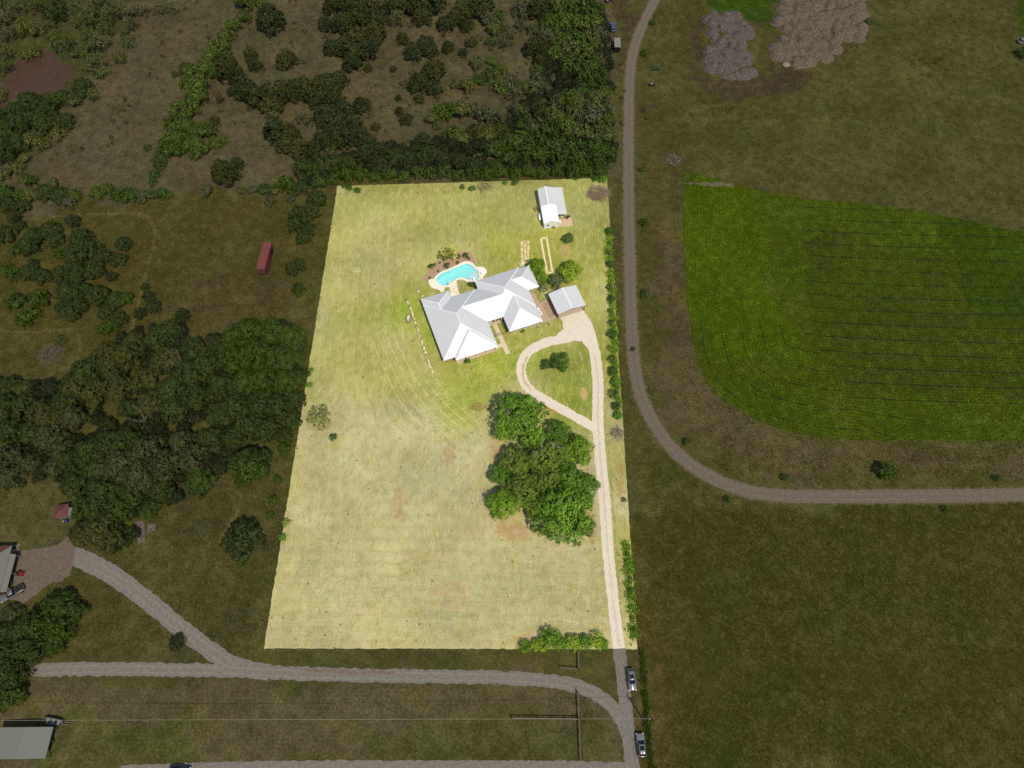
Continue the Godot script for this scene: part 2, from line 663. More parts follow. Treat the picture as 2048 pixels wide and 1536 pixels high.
func window(parent: Node, at: Vector3, w: float, h: float, turn: float, frame_mat: Material, glass: Material) -> void:
	var t := Basis(Vector3.UP, turn)
	var st := begin()
	for s in [-1, 1]:
		box(st, at + t * Vector3(s * w / 2, 0, 0.03), Vector3(0.09, h + 0.09, 0.06), t)
		box(st, at + t * Vector3(0, s * h / 2, 0.03), Vector3(w - 0.09, 0.09, 0.06), t)
	box(st, at + t * Vector3(0, 0, 0.025), Vector3(0.04, h - 0.09, 0.04), t)
	var o := done("window", st, frame_mat, parent)
	st = begin()
	box(st, at + t * Vector3(0, 0, 0.008), Vector3(w - 0.09, h - 0.09, 0.012), t)
	done("pane", st, glass, o)

func _ready() -> void:
	rng.seed = 20240611
	# camera, sky, sun
	var cam := Camera3D.new()
	cam.name = "camera"
	cam.fov = 58.68
	cam.near = 1.0
	cam.far = 6000.0
	cam.position = Vector3(0, 170, 0)
	cam.rotation_degrees.x = -64.0
	cam.current = true
	add_child(cam)
	var sky_mat := ProceduralSkyMaterial.new()
	sky_mat.sky_top_color = Color(0.58, 0.68, 0.82)
	sky_mat.sky_horizon_color = Color(0.86, 0.89, 0.93)
	sky_mat.ground_bottom_color = Color(0.25, 0.27, 0.16)
	sky_mat.ground_horizon_color = Color(0.70, 0.73, 0.74)
	sky_mat.sky_energy_multiplier = 0.9
	var sky := Sky.new()
	sky.sky_material = sky_mat
	var env := Environment.new()
	env.background_mode = Environment.BG_SKY
	env.sky = sky
	env.tonemap_mode = Environment.TONE_MAPPER_LINEAR
	env.tonemap_exposure = 1.0
	env.sdfgi_enabled = true
	env.ssao_enabled = true
	env.ssil_enabled = true
	var we := WorldEnvironment.new()
	we.name = "world"
	we.environment = env
	add_child(we)
	var sun := DirectionalLight3D.new()
	sun.name = "sun"
	sun.light_energy = 1.4
	sun.light_color = Color(1.0, 0.96, 0.88)
	sun.light_angular_distance = 1.5
	sun.shadow_enabled = true
	add_child(sun)
	sun.look_at_from_position(Vector3(0.29, 0.83, 0.47) * 100.0, Vector3.ZERO)

	make_ground()
	make_roads()
	make_house()
	make_outbuildings()
	make_pool()
	make_garden()
	make_plants()
	make_vehicles()
	make_yard_things()

var lot := PackedVector2Array()
var pool_hole := PackedVector2Array()
var crop := PackedVector2Array()

# ---------------------------------------------------------------- the ground
func make_ground() -> void:
	for l in [roads_line()]:
		mark_road(l, 6.2)
	for l in [pts([-110.61, -9.74, -65.98, -9.63, -25.66, -8.47, 8.68, -7.42, 21.55, -2.96, 26.13, 6.49, 26.34, 12.2]), pts([-109.15, -36.21, -95.23, -29.94, -78.32, -19, -63.89, -10.8, -55.55, -9.1]), pts([-85.1, 10.32, -24.35, 9.75, 26.72, 10.13]), pts([-132.92, -33.53, -109.08, -35.96]), pts([-130.85, -27.58, -116.36, -27.58])]:
		mark_road(l, 4.6)
	lot = pts([-56.28, -153.97, 30.85, -157.33, 29.22, -14.26, -57.77, -14.37])
	pool_hole = Geometry2D.offset_polygon(curve(pts([-22.72, -117.76, -22.14, -118.83, -20.8, -120.05, -18.8, -120.98, -16.92, -122.06, -15.54, -122.76, -14.4, -123.31, -12.99, -123.23, -11.95, -122.45, -11.28, -121.44, -10.43, -120.36, -9.95, -118.98, -10.18, -117.76, -11.31, -117.23, -12.58, -117.68, -14.12, -118.06, -15.14, -118.37, -16.4, -118.06, -17.38, -117.3, -18.36, -116.39, -19.21, -115.63, -20.34, -115.51, -21.5, -115.94, -22.16, -116.54, -22.62, -117.07]), 0.4, true), 0.05)[0]
	crop = pts([56.11, -159.67, 61.17, -158.39, 76.57, -152.72, 95.01, -148.18, 113.81, -146.76, 130.33, -143.13, 145.05, -139.56, 160.66, -134.68, 137.84, -66.04, 90, -66.32, 77.01, -68.04, 65.61, -72.1, 57.05, -78.79, 52.08, -88.85, 51.56, -110.45, 53.42, -138.18])

	# pasture round the lot, as far as it shows, with weaker light painted into its tones
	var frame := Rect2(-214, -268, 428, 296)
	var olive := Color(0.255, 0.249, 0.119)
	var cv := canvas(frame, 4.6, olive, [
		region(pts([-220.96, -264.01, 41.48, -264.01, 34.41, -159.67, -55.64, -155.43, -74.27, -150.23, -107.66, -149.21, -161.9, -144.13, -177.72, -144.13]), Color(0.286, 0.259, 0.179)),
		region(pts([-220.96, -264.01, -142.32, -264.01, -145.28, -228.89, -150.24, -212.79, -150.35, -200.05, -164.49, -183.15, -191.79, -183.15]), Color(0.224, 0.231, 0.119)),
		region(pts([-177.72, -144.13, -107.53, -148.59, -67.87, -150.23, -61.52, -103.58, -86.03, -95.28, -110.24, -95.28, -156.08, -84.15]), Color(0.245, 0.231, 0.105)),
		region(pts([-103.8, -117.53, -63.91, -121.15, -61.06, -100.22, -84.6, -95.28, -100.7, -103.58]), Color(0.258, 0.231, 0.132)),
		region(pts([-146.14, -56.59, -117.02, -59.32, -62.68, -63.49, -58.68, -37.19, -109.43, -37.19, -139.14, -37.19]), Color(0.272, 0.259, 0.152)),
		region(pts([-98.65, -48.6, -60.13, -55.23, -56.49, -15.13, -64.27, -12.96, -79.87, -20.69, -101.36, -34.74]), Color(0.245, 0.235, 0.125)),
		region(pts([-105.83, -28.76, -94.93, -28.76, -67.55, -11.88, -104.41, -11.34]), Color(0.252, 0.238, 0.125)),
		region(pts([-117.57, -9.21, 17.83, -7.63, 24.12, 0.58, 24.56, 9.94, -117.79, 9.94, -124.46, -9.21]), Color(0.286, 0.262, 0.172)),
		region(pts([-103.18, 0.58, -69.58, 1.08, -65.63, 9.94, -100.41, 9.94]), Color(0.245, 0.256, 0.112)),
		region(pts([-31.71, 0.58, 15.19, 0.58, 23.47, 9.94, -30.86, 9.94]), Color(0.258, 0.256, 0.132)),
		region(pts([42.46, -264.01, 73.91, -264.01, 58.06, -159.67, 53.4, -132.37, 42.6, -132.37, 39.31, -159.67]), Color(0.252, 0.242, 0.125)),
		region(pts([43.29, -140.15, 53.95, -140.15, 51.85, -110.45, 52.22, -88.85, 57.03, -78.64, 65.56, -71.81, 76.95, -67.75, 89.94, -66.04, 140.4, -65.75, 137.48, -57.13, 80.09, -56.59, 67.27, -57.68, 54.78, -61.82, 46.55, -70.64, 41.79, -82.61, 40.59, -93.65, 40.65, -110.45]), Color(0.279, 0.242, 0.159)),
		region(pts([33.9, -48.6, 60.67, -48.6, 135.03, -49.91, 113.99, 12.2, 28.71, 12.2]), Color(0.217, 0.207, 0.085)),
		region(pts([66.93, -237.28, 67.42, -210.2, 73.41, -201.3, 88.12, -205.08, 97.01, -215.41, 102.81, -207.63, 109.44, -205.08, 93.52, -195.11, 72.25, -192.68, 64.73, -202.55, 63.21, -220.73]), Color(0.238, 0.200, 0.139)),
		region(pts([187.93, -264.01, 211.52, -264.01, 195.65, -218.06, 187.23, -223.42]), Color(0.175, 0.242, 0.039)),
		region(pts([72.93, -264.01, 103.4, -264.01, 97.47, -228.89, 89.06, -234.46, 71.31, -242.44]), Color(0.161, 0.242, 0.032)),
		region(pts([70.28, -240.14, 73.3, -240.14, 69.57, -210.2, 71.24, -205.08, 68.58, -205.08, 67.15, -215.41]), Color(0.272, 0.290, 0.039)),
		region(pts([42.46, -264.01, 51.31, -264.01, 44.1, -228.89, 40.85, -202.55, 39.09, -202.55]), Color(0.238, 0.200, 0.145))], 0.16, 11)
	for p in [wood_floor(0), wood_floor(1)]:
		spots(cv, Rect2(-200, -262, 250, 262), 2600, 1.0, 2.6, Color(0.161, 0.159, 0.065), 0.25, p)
	# lighter and darker grass, bare soil, tyre tracks
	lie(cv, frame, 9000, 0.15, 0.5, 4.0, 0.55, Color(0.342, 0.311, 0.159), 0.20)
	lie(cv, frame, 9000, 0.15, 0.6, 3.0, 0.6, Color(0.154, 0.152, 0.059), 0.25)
	var south := Rect2(40, -62, 175, 90)
	lie(cv, south, 2600, 0.9, 0.7, 3.0, 0.6, Color(0.279, 0.256, 0.112), 0.22)
	patch(cv, Vector2(31, -1.44), 4, 22, 160, 1.6, Color(0.328, 0.269, 0.179), 0.2)
	patch(cv, Vector2(35.29, 0.58), 3, 20, 120, 1.4, Color(0.314, 0.262, 0.172), 0.16)
	spots(cv, south, 130, 0.5, 1.4, Color(0.356, 0.311, 0.206), 0.3)
	spots(cv, south, 90, 3, 9, Color(0.140, 0.193, 0.039), 0.16)
	lie(cv, south, 5000, 0.9, 0.5, 1.6, 0.35, Color(0.112, 0.118, 0.032), 0.3)
	spots(cv, Rect2(-200, -260, 250, 110), 900, 0.25, 0.8, Color(0.328, 0.283, 0.232), 0.35)
	spots(cv, Rect2(-200, -260, 250, 110), 60, 3, 9, Color(0.314, 0.262, 0.212), 0.14)
	for l in [pts([-154.51, -140.74, -140.66, -141.73, -126.76, -142.73, -117.25, -142.53, -112.53, -139.16, -110.5, -132.37, -110.29, -124.83, -110.11, -115.74, -109.7, -107.85, -109.72, -101.89, -110.85, -97.73]), pts([-147.36, -99.89, -138.63, -99.55, -128.85, -100.55, -124.92, -99.39, -123.06, -95.28, -122.71, -90.44, -127.6, -86.49, -135.67, -81.07]), pts([-76.46, -52.55, -72, -52.82, -69.54, -51.23, -69.61, -47.3, -71.46, -42.81, -72.64, -39.04]), pts([-114.44, -112.2, -110.77, -110.45, -109.05, -109.4])]:
		var c := curve(l, 1.5)
		stroke(cv, c, 1.2, Color(0.342, 0.304, 0.219), 0.6, 0.08, 0.25)
		stroke(cv, c, 2.6, Color(0.286, 0.262, 0.152), 0.14, 0.2, 0.5)
	for k in 7:
		var c := curve(pts([54.51, -197.57, 56.97, -192.68, 62.31, -189.31, 69.95, -188.35, 78.71, -189.31, 89.62, -192.68, 101.04, -198.07]), 1.5)
		for i in c.size():
			c[i] += Vector2(rnd(-0.2, 0.2), k * 1.6 - 3.0)
		stroke(cv, c, 0.5, Color(0.328, 0.304, 0.159) if k % 2 else Color(0.175, 0.145, 0.092), 0.3, 0.2, 0.1)
	stroke(cv, curve(pts([40.81, -240.14, 41.51, -228.89, 41.26, -215.41, 40.69, -207.63]), 2.0), 3.4, Color(0.245, 0.173, 0.132), 0.3, 0.2, 0.7)
	stroke(cv, curve(pts([36.7, -180.82, 35.4, -171.71, 36.13, -192.68, 38.38, -205.08, 40.62, -211.49]), 2.0), 0.8, Color(0.335, 0.297, 0.219), 0.3, 0.2, 0.3)
	stroke(cv, curve(pts([110.96, -188.35, 127.15, -189.79, 144.17, -188.83, 162.56, -186.92]), 2.0), 5.0, Color(0.203, 0.180, 0.065), 0.14, 0.3, 1.6)
	patch(cv, Vector2(167.49, -227.51), 14, 12, 90, 3.0, Color(0.252, 0.207, 0.139), 0.16)
	patch(cv, Vector2(121.1, -218.06), 7, 3, 60, 1.0, Color(0.154, 0.145, 0.052), 0.3)
	patch(cv, Vector2(148.94, -213.31), 7, 4, 60, 1.4, Color(0.168, 0.159, 0.052), 0.25)
	patch(cv, Vector2(-96.21, 5.52), 5, 5, 160, 0.9, Color(0.384, 0.311, 0.232), 0.16)
	patch(cv, Vector2(-104.93, 9.37), 14, 1.6, 90, 0.8, Color(0.384, 0.283, 0.186), 0.22)
	patch(cv, Vector2(-106.89, -66.75), 5, 2.6, 50, 1.2, Color(0.370, 0.256, 0.166), 0.35)
	patch(cv, Vector2(-105.18, -69.48), 5, 2.6, 50, 1.4, Color(0.245, 0.269, 0.059), 0.3)
	patch(cv, Vector2(-96.27, -41.55), 2, 4.5, 60, 0.9, Color(0.238, 0.311, 0.027), 0.35)
	patch(cv, Vector2(-72.26, -6.58), 2.2, 1.4, 40, 0.5, Color(0.175, 0.145, 0.085), 0.35)
	patch(cv, Vector2(-26.63, -6.06), 2.4, 0.8, 30, 0.4, Color(0.175, 0.138, 0.079), 0.35)
	patch(cv, Vector2(75.56, -53.22), 5, 2, 40, 1.0, Color(0.356, 0.311, 0.272), 0.25)
	for z in range(1352, 1530, 4):
		stroke(cv, pts([-105.87, -8.47, 8.71, -8.47]) if z < 1352 else PackedVector2Array([v_at(100, z), v_at(1140, z)]), 0.35, Color(0.328, 0.297, 0.192) if z % 8 else Color(0.224, 0.207, 0.105), 0.16, 0.45, 0.1)
	grain(cv, 0.05, 0.10, 0.05, 3)
	grain(cv, 0.30, 0.18, 0.09, 4)
	var m := paint_mat(cv)
	m.heightmap_enabled = true
	m.heightmap_texture = bump_tex(0.12, 71)
	m.heightmap_scale = 3.0
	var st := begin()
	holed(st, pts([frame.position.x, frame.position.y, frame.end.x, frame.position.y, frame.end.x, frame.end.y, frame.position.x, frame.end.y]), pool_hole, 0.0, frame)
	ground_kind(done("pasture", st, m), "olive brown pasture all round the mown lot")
	# the land beyond
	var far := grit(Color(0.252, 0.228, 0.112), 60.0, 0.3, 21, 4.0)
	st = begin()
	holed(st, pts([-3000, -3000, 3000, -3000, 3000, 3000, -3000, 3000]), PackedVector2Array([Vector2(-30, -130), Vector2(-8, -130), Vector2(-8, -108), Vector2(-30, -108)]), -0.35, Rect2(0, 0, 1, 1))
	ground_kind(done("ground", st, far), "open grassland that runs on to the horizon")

	# the mown lot
	var lf := Rect2(-60, -160, 93, 149)
	cv = canvas(lf, 10.0, Color(0.655, 0.625, 0.466), [
		region(pts([-59.24, -158.61, 32.71, -158.61, 31.38, -84.15, -58.25, -79.55]), Color(0.614, 0.597, 0.366)),
		region(pts([-57.62, -158.61, 31.22, -160.74, 29.48, -132.37, -25.41, -134.29, -55.41, -132.37]), Color(0.568, 0.563, 0.319)),
		region(pts([-50.67, -110.45, -21.54, -117.53, 29.41, -144.13, 27.2, -95.28, 2.29, -96.91, 5, -84.15, -8.76, -78.04, -44.36, -78.04]), Color(0.565, 0.566, 0.286)),
		region(pts([-47.01, -103.58, -28.58, -110.45, -17.22, -84.15, -30.77, -79.55, -52.94, -81.07]), Color(0.614, 0.597, 0.359)),
		region(pts([-27.84, -110.45, -20.14, -87.27, -3.39, -91.72, 15.27, -100.22, 13.93, -103.58, 9.56, -102.73, -17.37, -88.06]), Color(0.516, 0.580, 0.199)),
		region(pts([-18.74, -87.27, 0.85, -93.65, 10.9, -98.56, 2.25, -90.44, 0.83, -81.07, -10.17, -79.55]), Color(0.551, 0.594, 0.219)),
		region(pts([-30.9, -112.2, -27.44, -111.15, -18.07, -88.06, -21.5, -86.49]), Color(0.502, 0.573, 0.186)),
		region(pts([3.69, -93.65, 12.29, -96.91, 22.22, -95.28, 22.06, -70.64, 14.41, -75.05, 3.61, -84.15]), Color(0.502, 0.532, 0.239)),
		region(pts([26.26, -103.58, 29.16, -103.58, 27.78, -15.13, 26.14, -15.13, 24.6, -63.49]), Color(0.544, 0.538, 0.212)),
		region(pts([-59.63, -79.55, -52.94, -81.07, -53.72, -37.19, -56.49, -15.13, -57.66, -15.13]), Color(0.662, 0.625, 0.446)),
		region(pts([-50.81, -140.15, -35.42, -144.13, -35, -117.53, -51.06, -113.96]), Color(0.642, 0.614, 0.399)),
		region(pts([-11.56, -138.18, 14.88, -134.29, 11.37, -117.53, -11.24, -124.83]), Color(0.565, 0.573, 0.252))], 0.14, 31, 4)
	# lie of the mown grass, worn soil and pale tracks
	lie(cv, lf, 4500, PI / 2, 0.35, 3.4, 0.3, Color(0.781, 0.732, 0.520), 0.36, lot)
	lie(cv, lf, 4200, PI / 2, 0.7, 2.4, 0.35, Color(0.502, 0.511, 0.232), 0.3, lot)
	lie(cv, Rect2(-60, -40, 93, 28), 1600, 0.0, 0.2, 5.0, 0.25, Color(0.753, 0.704, 0.479), 0.22, lot)
	lie(cv, Rect2(-60, -40, 93, 28), 900, 0.0, 0.2, 4.0, 0.3, Color(0.579, 0.545, 0.312), 0.2, lot)
	lie(cv, Rect2(-24, -100, 28, 30), 400, -0.5, 0.4, 4.5, 0.4, Color(0.544, 0.566, 0.212), 0.26, lot)
	lie(cv, Rect2(-24, -100, 28, 30), 300, -0.5, 0.4, 4.5, 0.4, Color(0.781, 0.739, 0.493), 0.22, lot)
	spots(cv, Rect2(-58, -104, 62, 40), 90, 0.5, 1.8, Color(0.516, 0.545, 0.199), 0.22, lot)
	for k in 6:
		var c := curve(PackedVector2Array([v_at(805 - k * 13, 640 + k * 6), v_at(830 - k * 13, 690 + k * 8), v_at(862 - k * 12, 745 + k * 12), v_at(905 - k * 10, 800 + k * 12), v_at(960 - k * 8, 850 + k * 12)]), 1.0)
		stroke(cv, c, 0.35, Color(0.802, 0.759, 0.566), 0.6, 0.35, 0.1)
	for k in 26:
		var zz := -13.0 - k * 1.5
		stroke(cv, PackedVector2Array([Vector2(-58, zz), Vector2(30, zz + 0.4)]), 1.0, Color(0.732, 0.690, 0.486) if k % 2 else Color(0.586, 0.566, 0.339), 0.10, 0.15, 0.15)
	for k in 22:
		stroke(cv, PackedVector2Array([v_at(690 + k * 10, 385), v_at(655 + k * 13, 800)]), 0.9, Color(0.704, 0.670, 0.426) if k % 2 else Color(0.537, 0.545, 0.252), 0.09, 0.15, 0.2)
	for k in 8:
		var c := PackedVector2Array([v_at(606 + k * 13 - k * 2, 880), v_at(582 + k * 14, 1060), v_at(556 + k * 15, 1240)])
		stroke(cv, curve(c, 1.0), 0.35, Color(0.788, 0.732, 0.520) if k % 2 else Color(0.572, 0.532, 0.286), 0.3, 0.45, 0.15)
	for k in 6:
		stroke(cv, PackedVector2Array([v_at(690 + k * 18, 400), v_at(675 + k * 20, 600)]), 0.3, Color(0.774, 0.732, 0.473), 0.36, 0.5, 0.2)
	for k in 5:
		var c := PackedVector2Array()
		for i in 24:
			var t := 0.3 + i * 0.11
			c.append(v_at(880, 800) + Vector2(cos(t) * (8.0 + k * 1.7), sin(t) * (6.0 + k * 1.5)))
		stroke(cv, c, 0.35, Color(0.795, 0.752, 0.520) if k % 2 else Color(0.502, 0.525, 0.212), 0.42, 0.4, 0.15)
	for k in 4:
		stroke(cv, curve(PackedVector2Array([v_at(880, 775 + k * 9), v_at(950, 770 + k * 5), v_at(1010, 745 + k * 4), v_at(1050, 700)]), 1.0), 0.6, Color(0.481, 0.538, 0.192), 0.3, 0.4, 0.2)
	stroke(cv, curve(pts([24.92, -14.37, 24.23, -25.26, 23.77, -37.19, 23.66, -49.91, 23.25, -60.7, 23.14, -70.64, 23.82, -82.91, 23.47, -92.04]), 1.0), 3.9, Color(0.767, 0.704, 0.580), 0.16, 0.45, 0.3)
	stroke(cv, curve(pts([23.31, -68.9, 19.02, -71.81, 14.4, -74.75, 9.04, -78.04, 4.69, -81.38, 2.65, -85.71, 2.96, -90.12, 5.39, -93.65, 10.13, -96.26, 15.16, -97.24]), 1.0), 3.6, Color(0.739, 0.649, 0.493), 0.2, 0.45, 0.3)
	stroke(cv, curve(pts([7.22, -20.12, 10.2, -21.03, 13.74, -20.46, 16.09, -20.01, 17.96, -19.56]), 1.0), 0.3, Color(0.830, 0.780, 0.593), 0.5, 0.3, 0.1)
	stroke(cv, pts([-56.57, -15.68, -14.47, -15.13, 20.53, -14.91]), 0.5, Color(0.711, 0.580, 0.359), 0.3, 0.3, 0.2)
	stroke(cv, pts([25.43, -66.32, 25.66, -55.23, 25.95, -34.74, 25.87, -16.23]), 0.6, Color(0.447, 0.463, 0.152), 0.35, 0.3, 0.25)
	var soil := Color(0.635, 0.476, 0.353)
	patch(cv, Vector2(-16.37, -62.79), 1.8, 3.0, 120, 0.6, soil, 0.16)
	patch(cv, Vector2(0.13, -41.92), 4.6, 2.0, 150, 0.6, Color(0.614, 0.456, 0.326), 0.22)
	patch(cv, Vector2(3.27, -43.44), 7.0, 4.0, 160, 1.2, Color(0.676, 0.545, 0.386), 0.18)
	patch(cv, Vector2(-3.85, -65.61), 2.0, 6.0, 120, 1.2, Color(0.676, 0.566, 0.366), 0.18)
	patch(cv, Vector2(-9.13, -75.94), 2.2, 1.2, 90, 0.45, Color(0.516, 0.407, 0.252), 0.35)
	patch(cv, Vector2(-28.55, -48.6), 2.0, 5.0, 100, 0.8, soil, 0.14)
	patch(cv, Vector2(-14.32, -26.42), 5.0, 3.5, 120, 0.9, Color(0.711, 0.580, 0.413), 0.16)
	patch(cv, Vector2(-19, -35.96), 3.0, 3.0, 100, 0.6, Color(0.760, 0.642, 0.459), 0.2)
	patch(cv, Vector2(-51.1, -121.15), 3.0, 2.0, 80, 0.4, Color(0.739, 0.670, 0.526), 0.3)
	patch(cv, Vector2(-47.01, -120.97), 1.2, 1.0, 60, 0.35, Color(0.781, 0.732, 0.613), 0.35)
	patch(cv, Vector2(19.8, -79.86), 1.0, 1.8, 160, 0.5, Color(0.704, 0.587, 0.393), 0.4)
	patch(cv, Vector2(10.75, -75.35), 2.4, 1.5, 60, 0.9, Color(0.655, 0.545, 0.339), 0.3)
	patch(cv, Vector2(16.52, -128.19), 1.5, 2.6, 120, 0.6, Color(0.711, 0.587, 0.413), 0.35)
	patch(cv, Vector2(19.88, -43.44), 1.2, 5.0, 70, 0.8, Color(0.607, 0.476, 0.312), 0.3)
	patch(cv, Vector2(27.99, -55.23), 1.0, 7.0, 80, 0.7, Color(0.621, 0.476, 0.299), 0.3)
	patch(cv, Vector2(5.39, -16.67), 5.0, 1.5, 80, 0.8, Color(0.655, 0.538, 0.359), 0.25)
	patch(cv, Vector2(-29.57, -152.3), 18, 2.0, 120, 1.0, Color(0.481, 0.449, 0.206), 0.2)
	patch(cv, Vector2(-31.48, -132.37), 1.4, 0.8, 40, 0.4, Color(0.481, 0.421, 0.246), 0.3)
	patch(cv, Vector2(-51.66, -70.64), 3.0, 2.0, 70, 0.8, Color(0.551, 0.476, 0.292), 0.2)
	spots(cv, lf, 2600, 0.1, 0.26, Color(0.377, 0.352, 0.172), 0.35, lot)
	spots(cv, lf, 180, 0.2, 0.4, Color(0.203, 0.207, 0.092), 0.5, lot)
	spots(cv, lf, 900, 0.6, 2.2, Color(0.607, 0.566, 0.286), 0.10, lot)
	spots(cv, lf, 700, 0.6, 2.4, Color(0.739, 0.670, 0.459), 0.10, lot)
	grain(cv, 0.03, 0.05, 0.06, 5, Color(1, 0.97, 0.8))
	grain(cv, 0.28, 0.12, 0.10, 6, Color(1, 0.97, 0.8))
	m = paint_mat(cv)
	m.heightmap_enabled = true
	m.heightmap_texture = bump_tex(0.2, 72)
	m.heightmap_scale = 2.5
	st = begin()
	holed(st, ragged(lot, 1.0, 0.12, 8), pool_hole, 0.012, lf)
	ground_kind(done("lawn", st, m), "pale mown lawn of the house lot")

	# the crop field
	var cf := Rect2(50, -164, 168, 106)
	cv = canvas(cf, 7.0, Color(0.217, 0.266, 0.052), [
		region(pts([87.7, -134.29, 163.46, -124.83, 147.3, -78.04, 92.54, -78.04, 86.78, -90.44, 86.32, -110.45]), Color(0.203, 0.235, 0.059)),
		region(pts([134.79, -142.13, 166.73, -134.29, 156.12, -103.58, 135.37, -106.99, 132.04, -121.15]), Color(0.168, 0.228, 0.045)),
		region(pts([54.92, -160.74, 76.83, -154.39, 78.95, -110.45, 83.96, -90.44, 64.24, -90.44, 49.49, -110.45]), Color(0.231, 0.290, 0.032))], 0.14, 41)
	for k in 22:
		var zz := -162.0 + (k * 5 + 4) * 0.95
		var l := PackedVector2Array()
		for i in 60:
			var x := 64.0 + i * 2.6
			var q := Vector2(x, zz + row_bend(x))
			if Geometry2D.is_point_in_polygon(q, pts([92.9, -162.9, 88.28, -132.37, 86.61, -110.45, 87.49, -90.44, 92.54, -78.04, 143.81, -75.79, 175.55, -169.48])):
				l.append(q)
		if l.size() > 2:
			stroke(cv, l, 0.7, Color(0.112, 0.118, 0.045), 0.55, 0.15, 0.08)
	for k in [3, 9, 15, 21, 27, 33]:
		for ring in Geometry2D.offset_polygon(crop, -(k * 0.95 + 0.3)):
			var l := PackedVector2Array()
			for q in curve(ring, 1.0, true):
				if q.x < 112.0 and q.y > -104.0 and not Geometry2D.is_point_in_polygon(q, pts([92.9, -162.9, 88.28, -132.37, 86.61, -110.45, 87.49, -90.44, 92.54, -78.04, 143.81, -75.79, 175.55, -169.48])):
					l.append(q)
			for i in l.size() - 1:
				if l[i].distance_to(l[i + 1]) < 3.0:
					stroke(cv, PackedVector2Array([l[i], l[i + 1]]), 0.7, Color(0.112, 0.118, 0.045), 0.5, 0.1, 0.05)
	grain(cv, 0.04, 0.12, 0.08, 44, Color(0.8, 1, 0.3))
	grain(cv, 0.3, 0.5, 0.16, 45, Color(0.9, 1, 0.5))
	m = paint_mat(cv)
	m.heightmap_enabled = true
	m.heightmap_texture = bump_tex(0.25, 73)
	m.heightmap_scale = 8.0
	ground_kind(sheet("crop_field", ragged(crop, 1.2, 0.35, 9), 0.012, m, cf), "bright green crop field inside the bend of the gravel road")
	crop_plants()

	# grass tufts that roughen the pastures
	var tall := []
	var dry := []
	for i in 46000:
		var q := Vector2(rnd(-205, 205), rnd(-262, 14))
		if Geometry2D.is_point_in_polygon(q, lot) or Geometry2D.is_point_in_polygon(q, crop):
			continue
		if q.x > 20 and q.x < 36 or q.y > -14 and q.x < 36:
			continue
		if on_road(q):
			continue
		(tall if rng.randf() < 0.55 else dry).append(q)
	scatter("grass_tufts", "dark grass tufts across the rough pastures", tuft_mesh(1, 9, 0.8, 0.15, Color(0.0410, 0.0401, 0.0062)), vmat(), tall, 0.5, 1.3)
	scatter("dry_grass_tufts", "straw coloured grass tufts across the rough pastures", tuft_mesh(2, 9, 0.8, 0.13, Color(0.0700, 0.0590, 0.0158)), vmat(), dry, 0.5, 1.2)
	var weeds := []
	for i in 420:
		var q := Vector2(-195.36, -245.93).lerp(Vector2(40.25, -245.93), rng.randf())
		q.y = rnd(-250, -165)
		if q.x < -135.0 and q.y < -190.0:
			continue
		weeds.append(q)
	scatter("weeds", "small dark weeds dotted over the brown pasture", crown(5, 0.6, 0.8, 0.1, 3, 0.35, 0.22, 0.2, 8, 10, Color(0.05, 0.055, 0.02), 0.3, 0.3), vmat(), weeds, 0.4, 1.5)
	var verge := []
	for i in 480:
		var t := rng.randf()
		var q := Vector2(30.14, -14.04).lerp(Vector2(30.13, 10.79), t) + Vector2(rng.randfn() * 0.32, 0)
		verge.append(q)
	scatter("tall_grass", "strip of tall green grass along the fence beside the road", tuft_mesh(3, 12, 0.8, 0.6, Color(0.0667, 0.0860, 0.0158)), vmat(), verge, 0.4, 1.1)

	# the muddy pond
	var water := StandardMaterial3D.new()
	water.albedo_color = Color(0.265, 0.183, 0.139)
	water.roughness = 0.4
	water.metallic_specular = 0.3
	var pond := sheet("pond", ragged(pts([-181.55, -183.15, -182.15, -195.11, -179.28, -201.3, -178.9, -205.58, -178.57, -211.23, -174.97, -214.1, -171.85, -217.53, -166.87, -217.26, -162.11, -211.49, -156.5, -209.42, -155.64, -203.81, -157.18, -200.55, -158.43, -196.34, -161.79, -197.08, -167.74, -193.65, -174.54, -193.16, -175.98, -189.07]), 1.0, 0.5, 12), 0.02, water)
	ground_kind(pond, "muddy brown pond in the far corner of the brown pasture")
	mounds()

func v_at(px: float, py: float) -> Vector2:
	# places along the survey photograph's grid, laid out on the ground
	var x := (px - 1024.0) / 1366.0
	var y := (768.0 - py) / 1366.0
	var t := 170.0 / (0.898794 - y * 0.438371)
	return Vector2(x * t, -(y * 0.898794 + 0.438371) * t)

func vmat() -> StandardMaterial3D:
	if not mats.has("vertex"):
		var m := StandardMaterial3D.new()
		m.vertex_color_use_as_albedo = true
		m.roughness = 0.8
		m.metallic_specular = 0.2
		m.cull_mode = BaseMaterial3D.CULL_DISABLED
		mats["vertex"] = m
	return mats["vertex"]

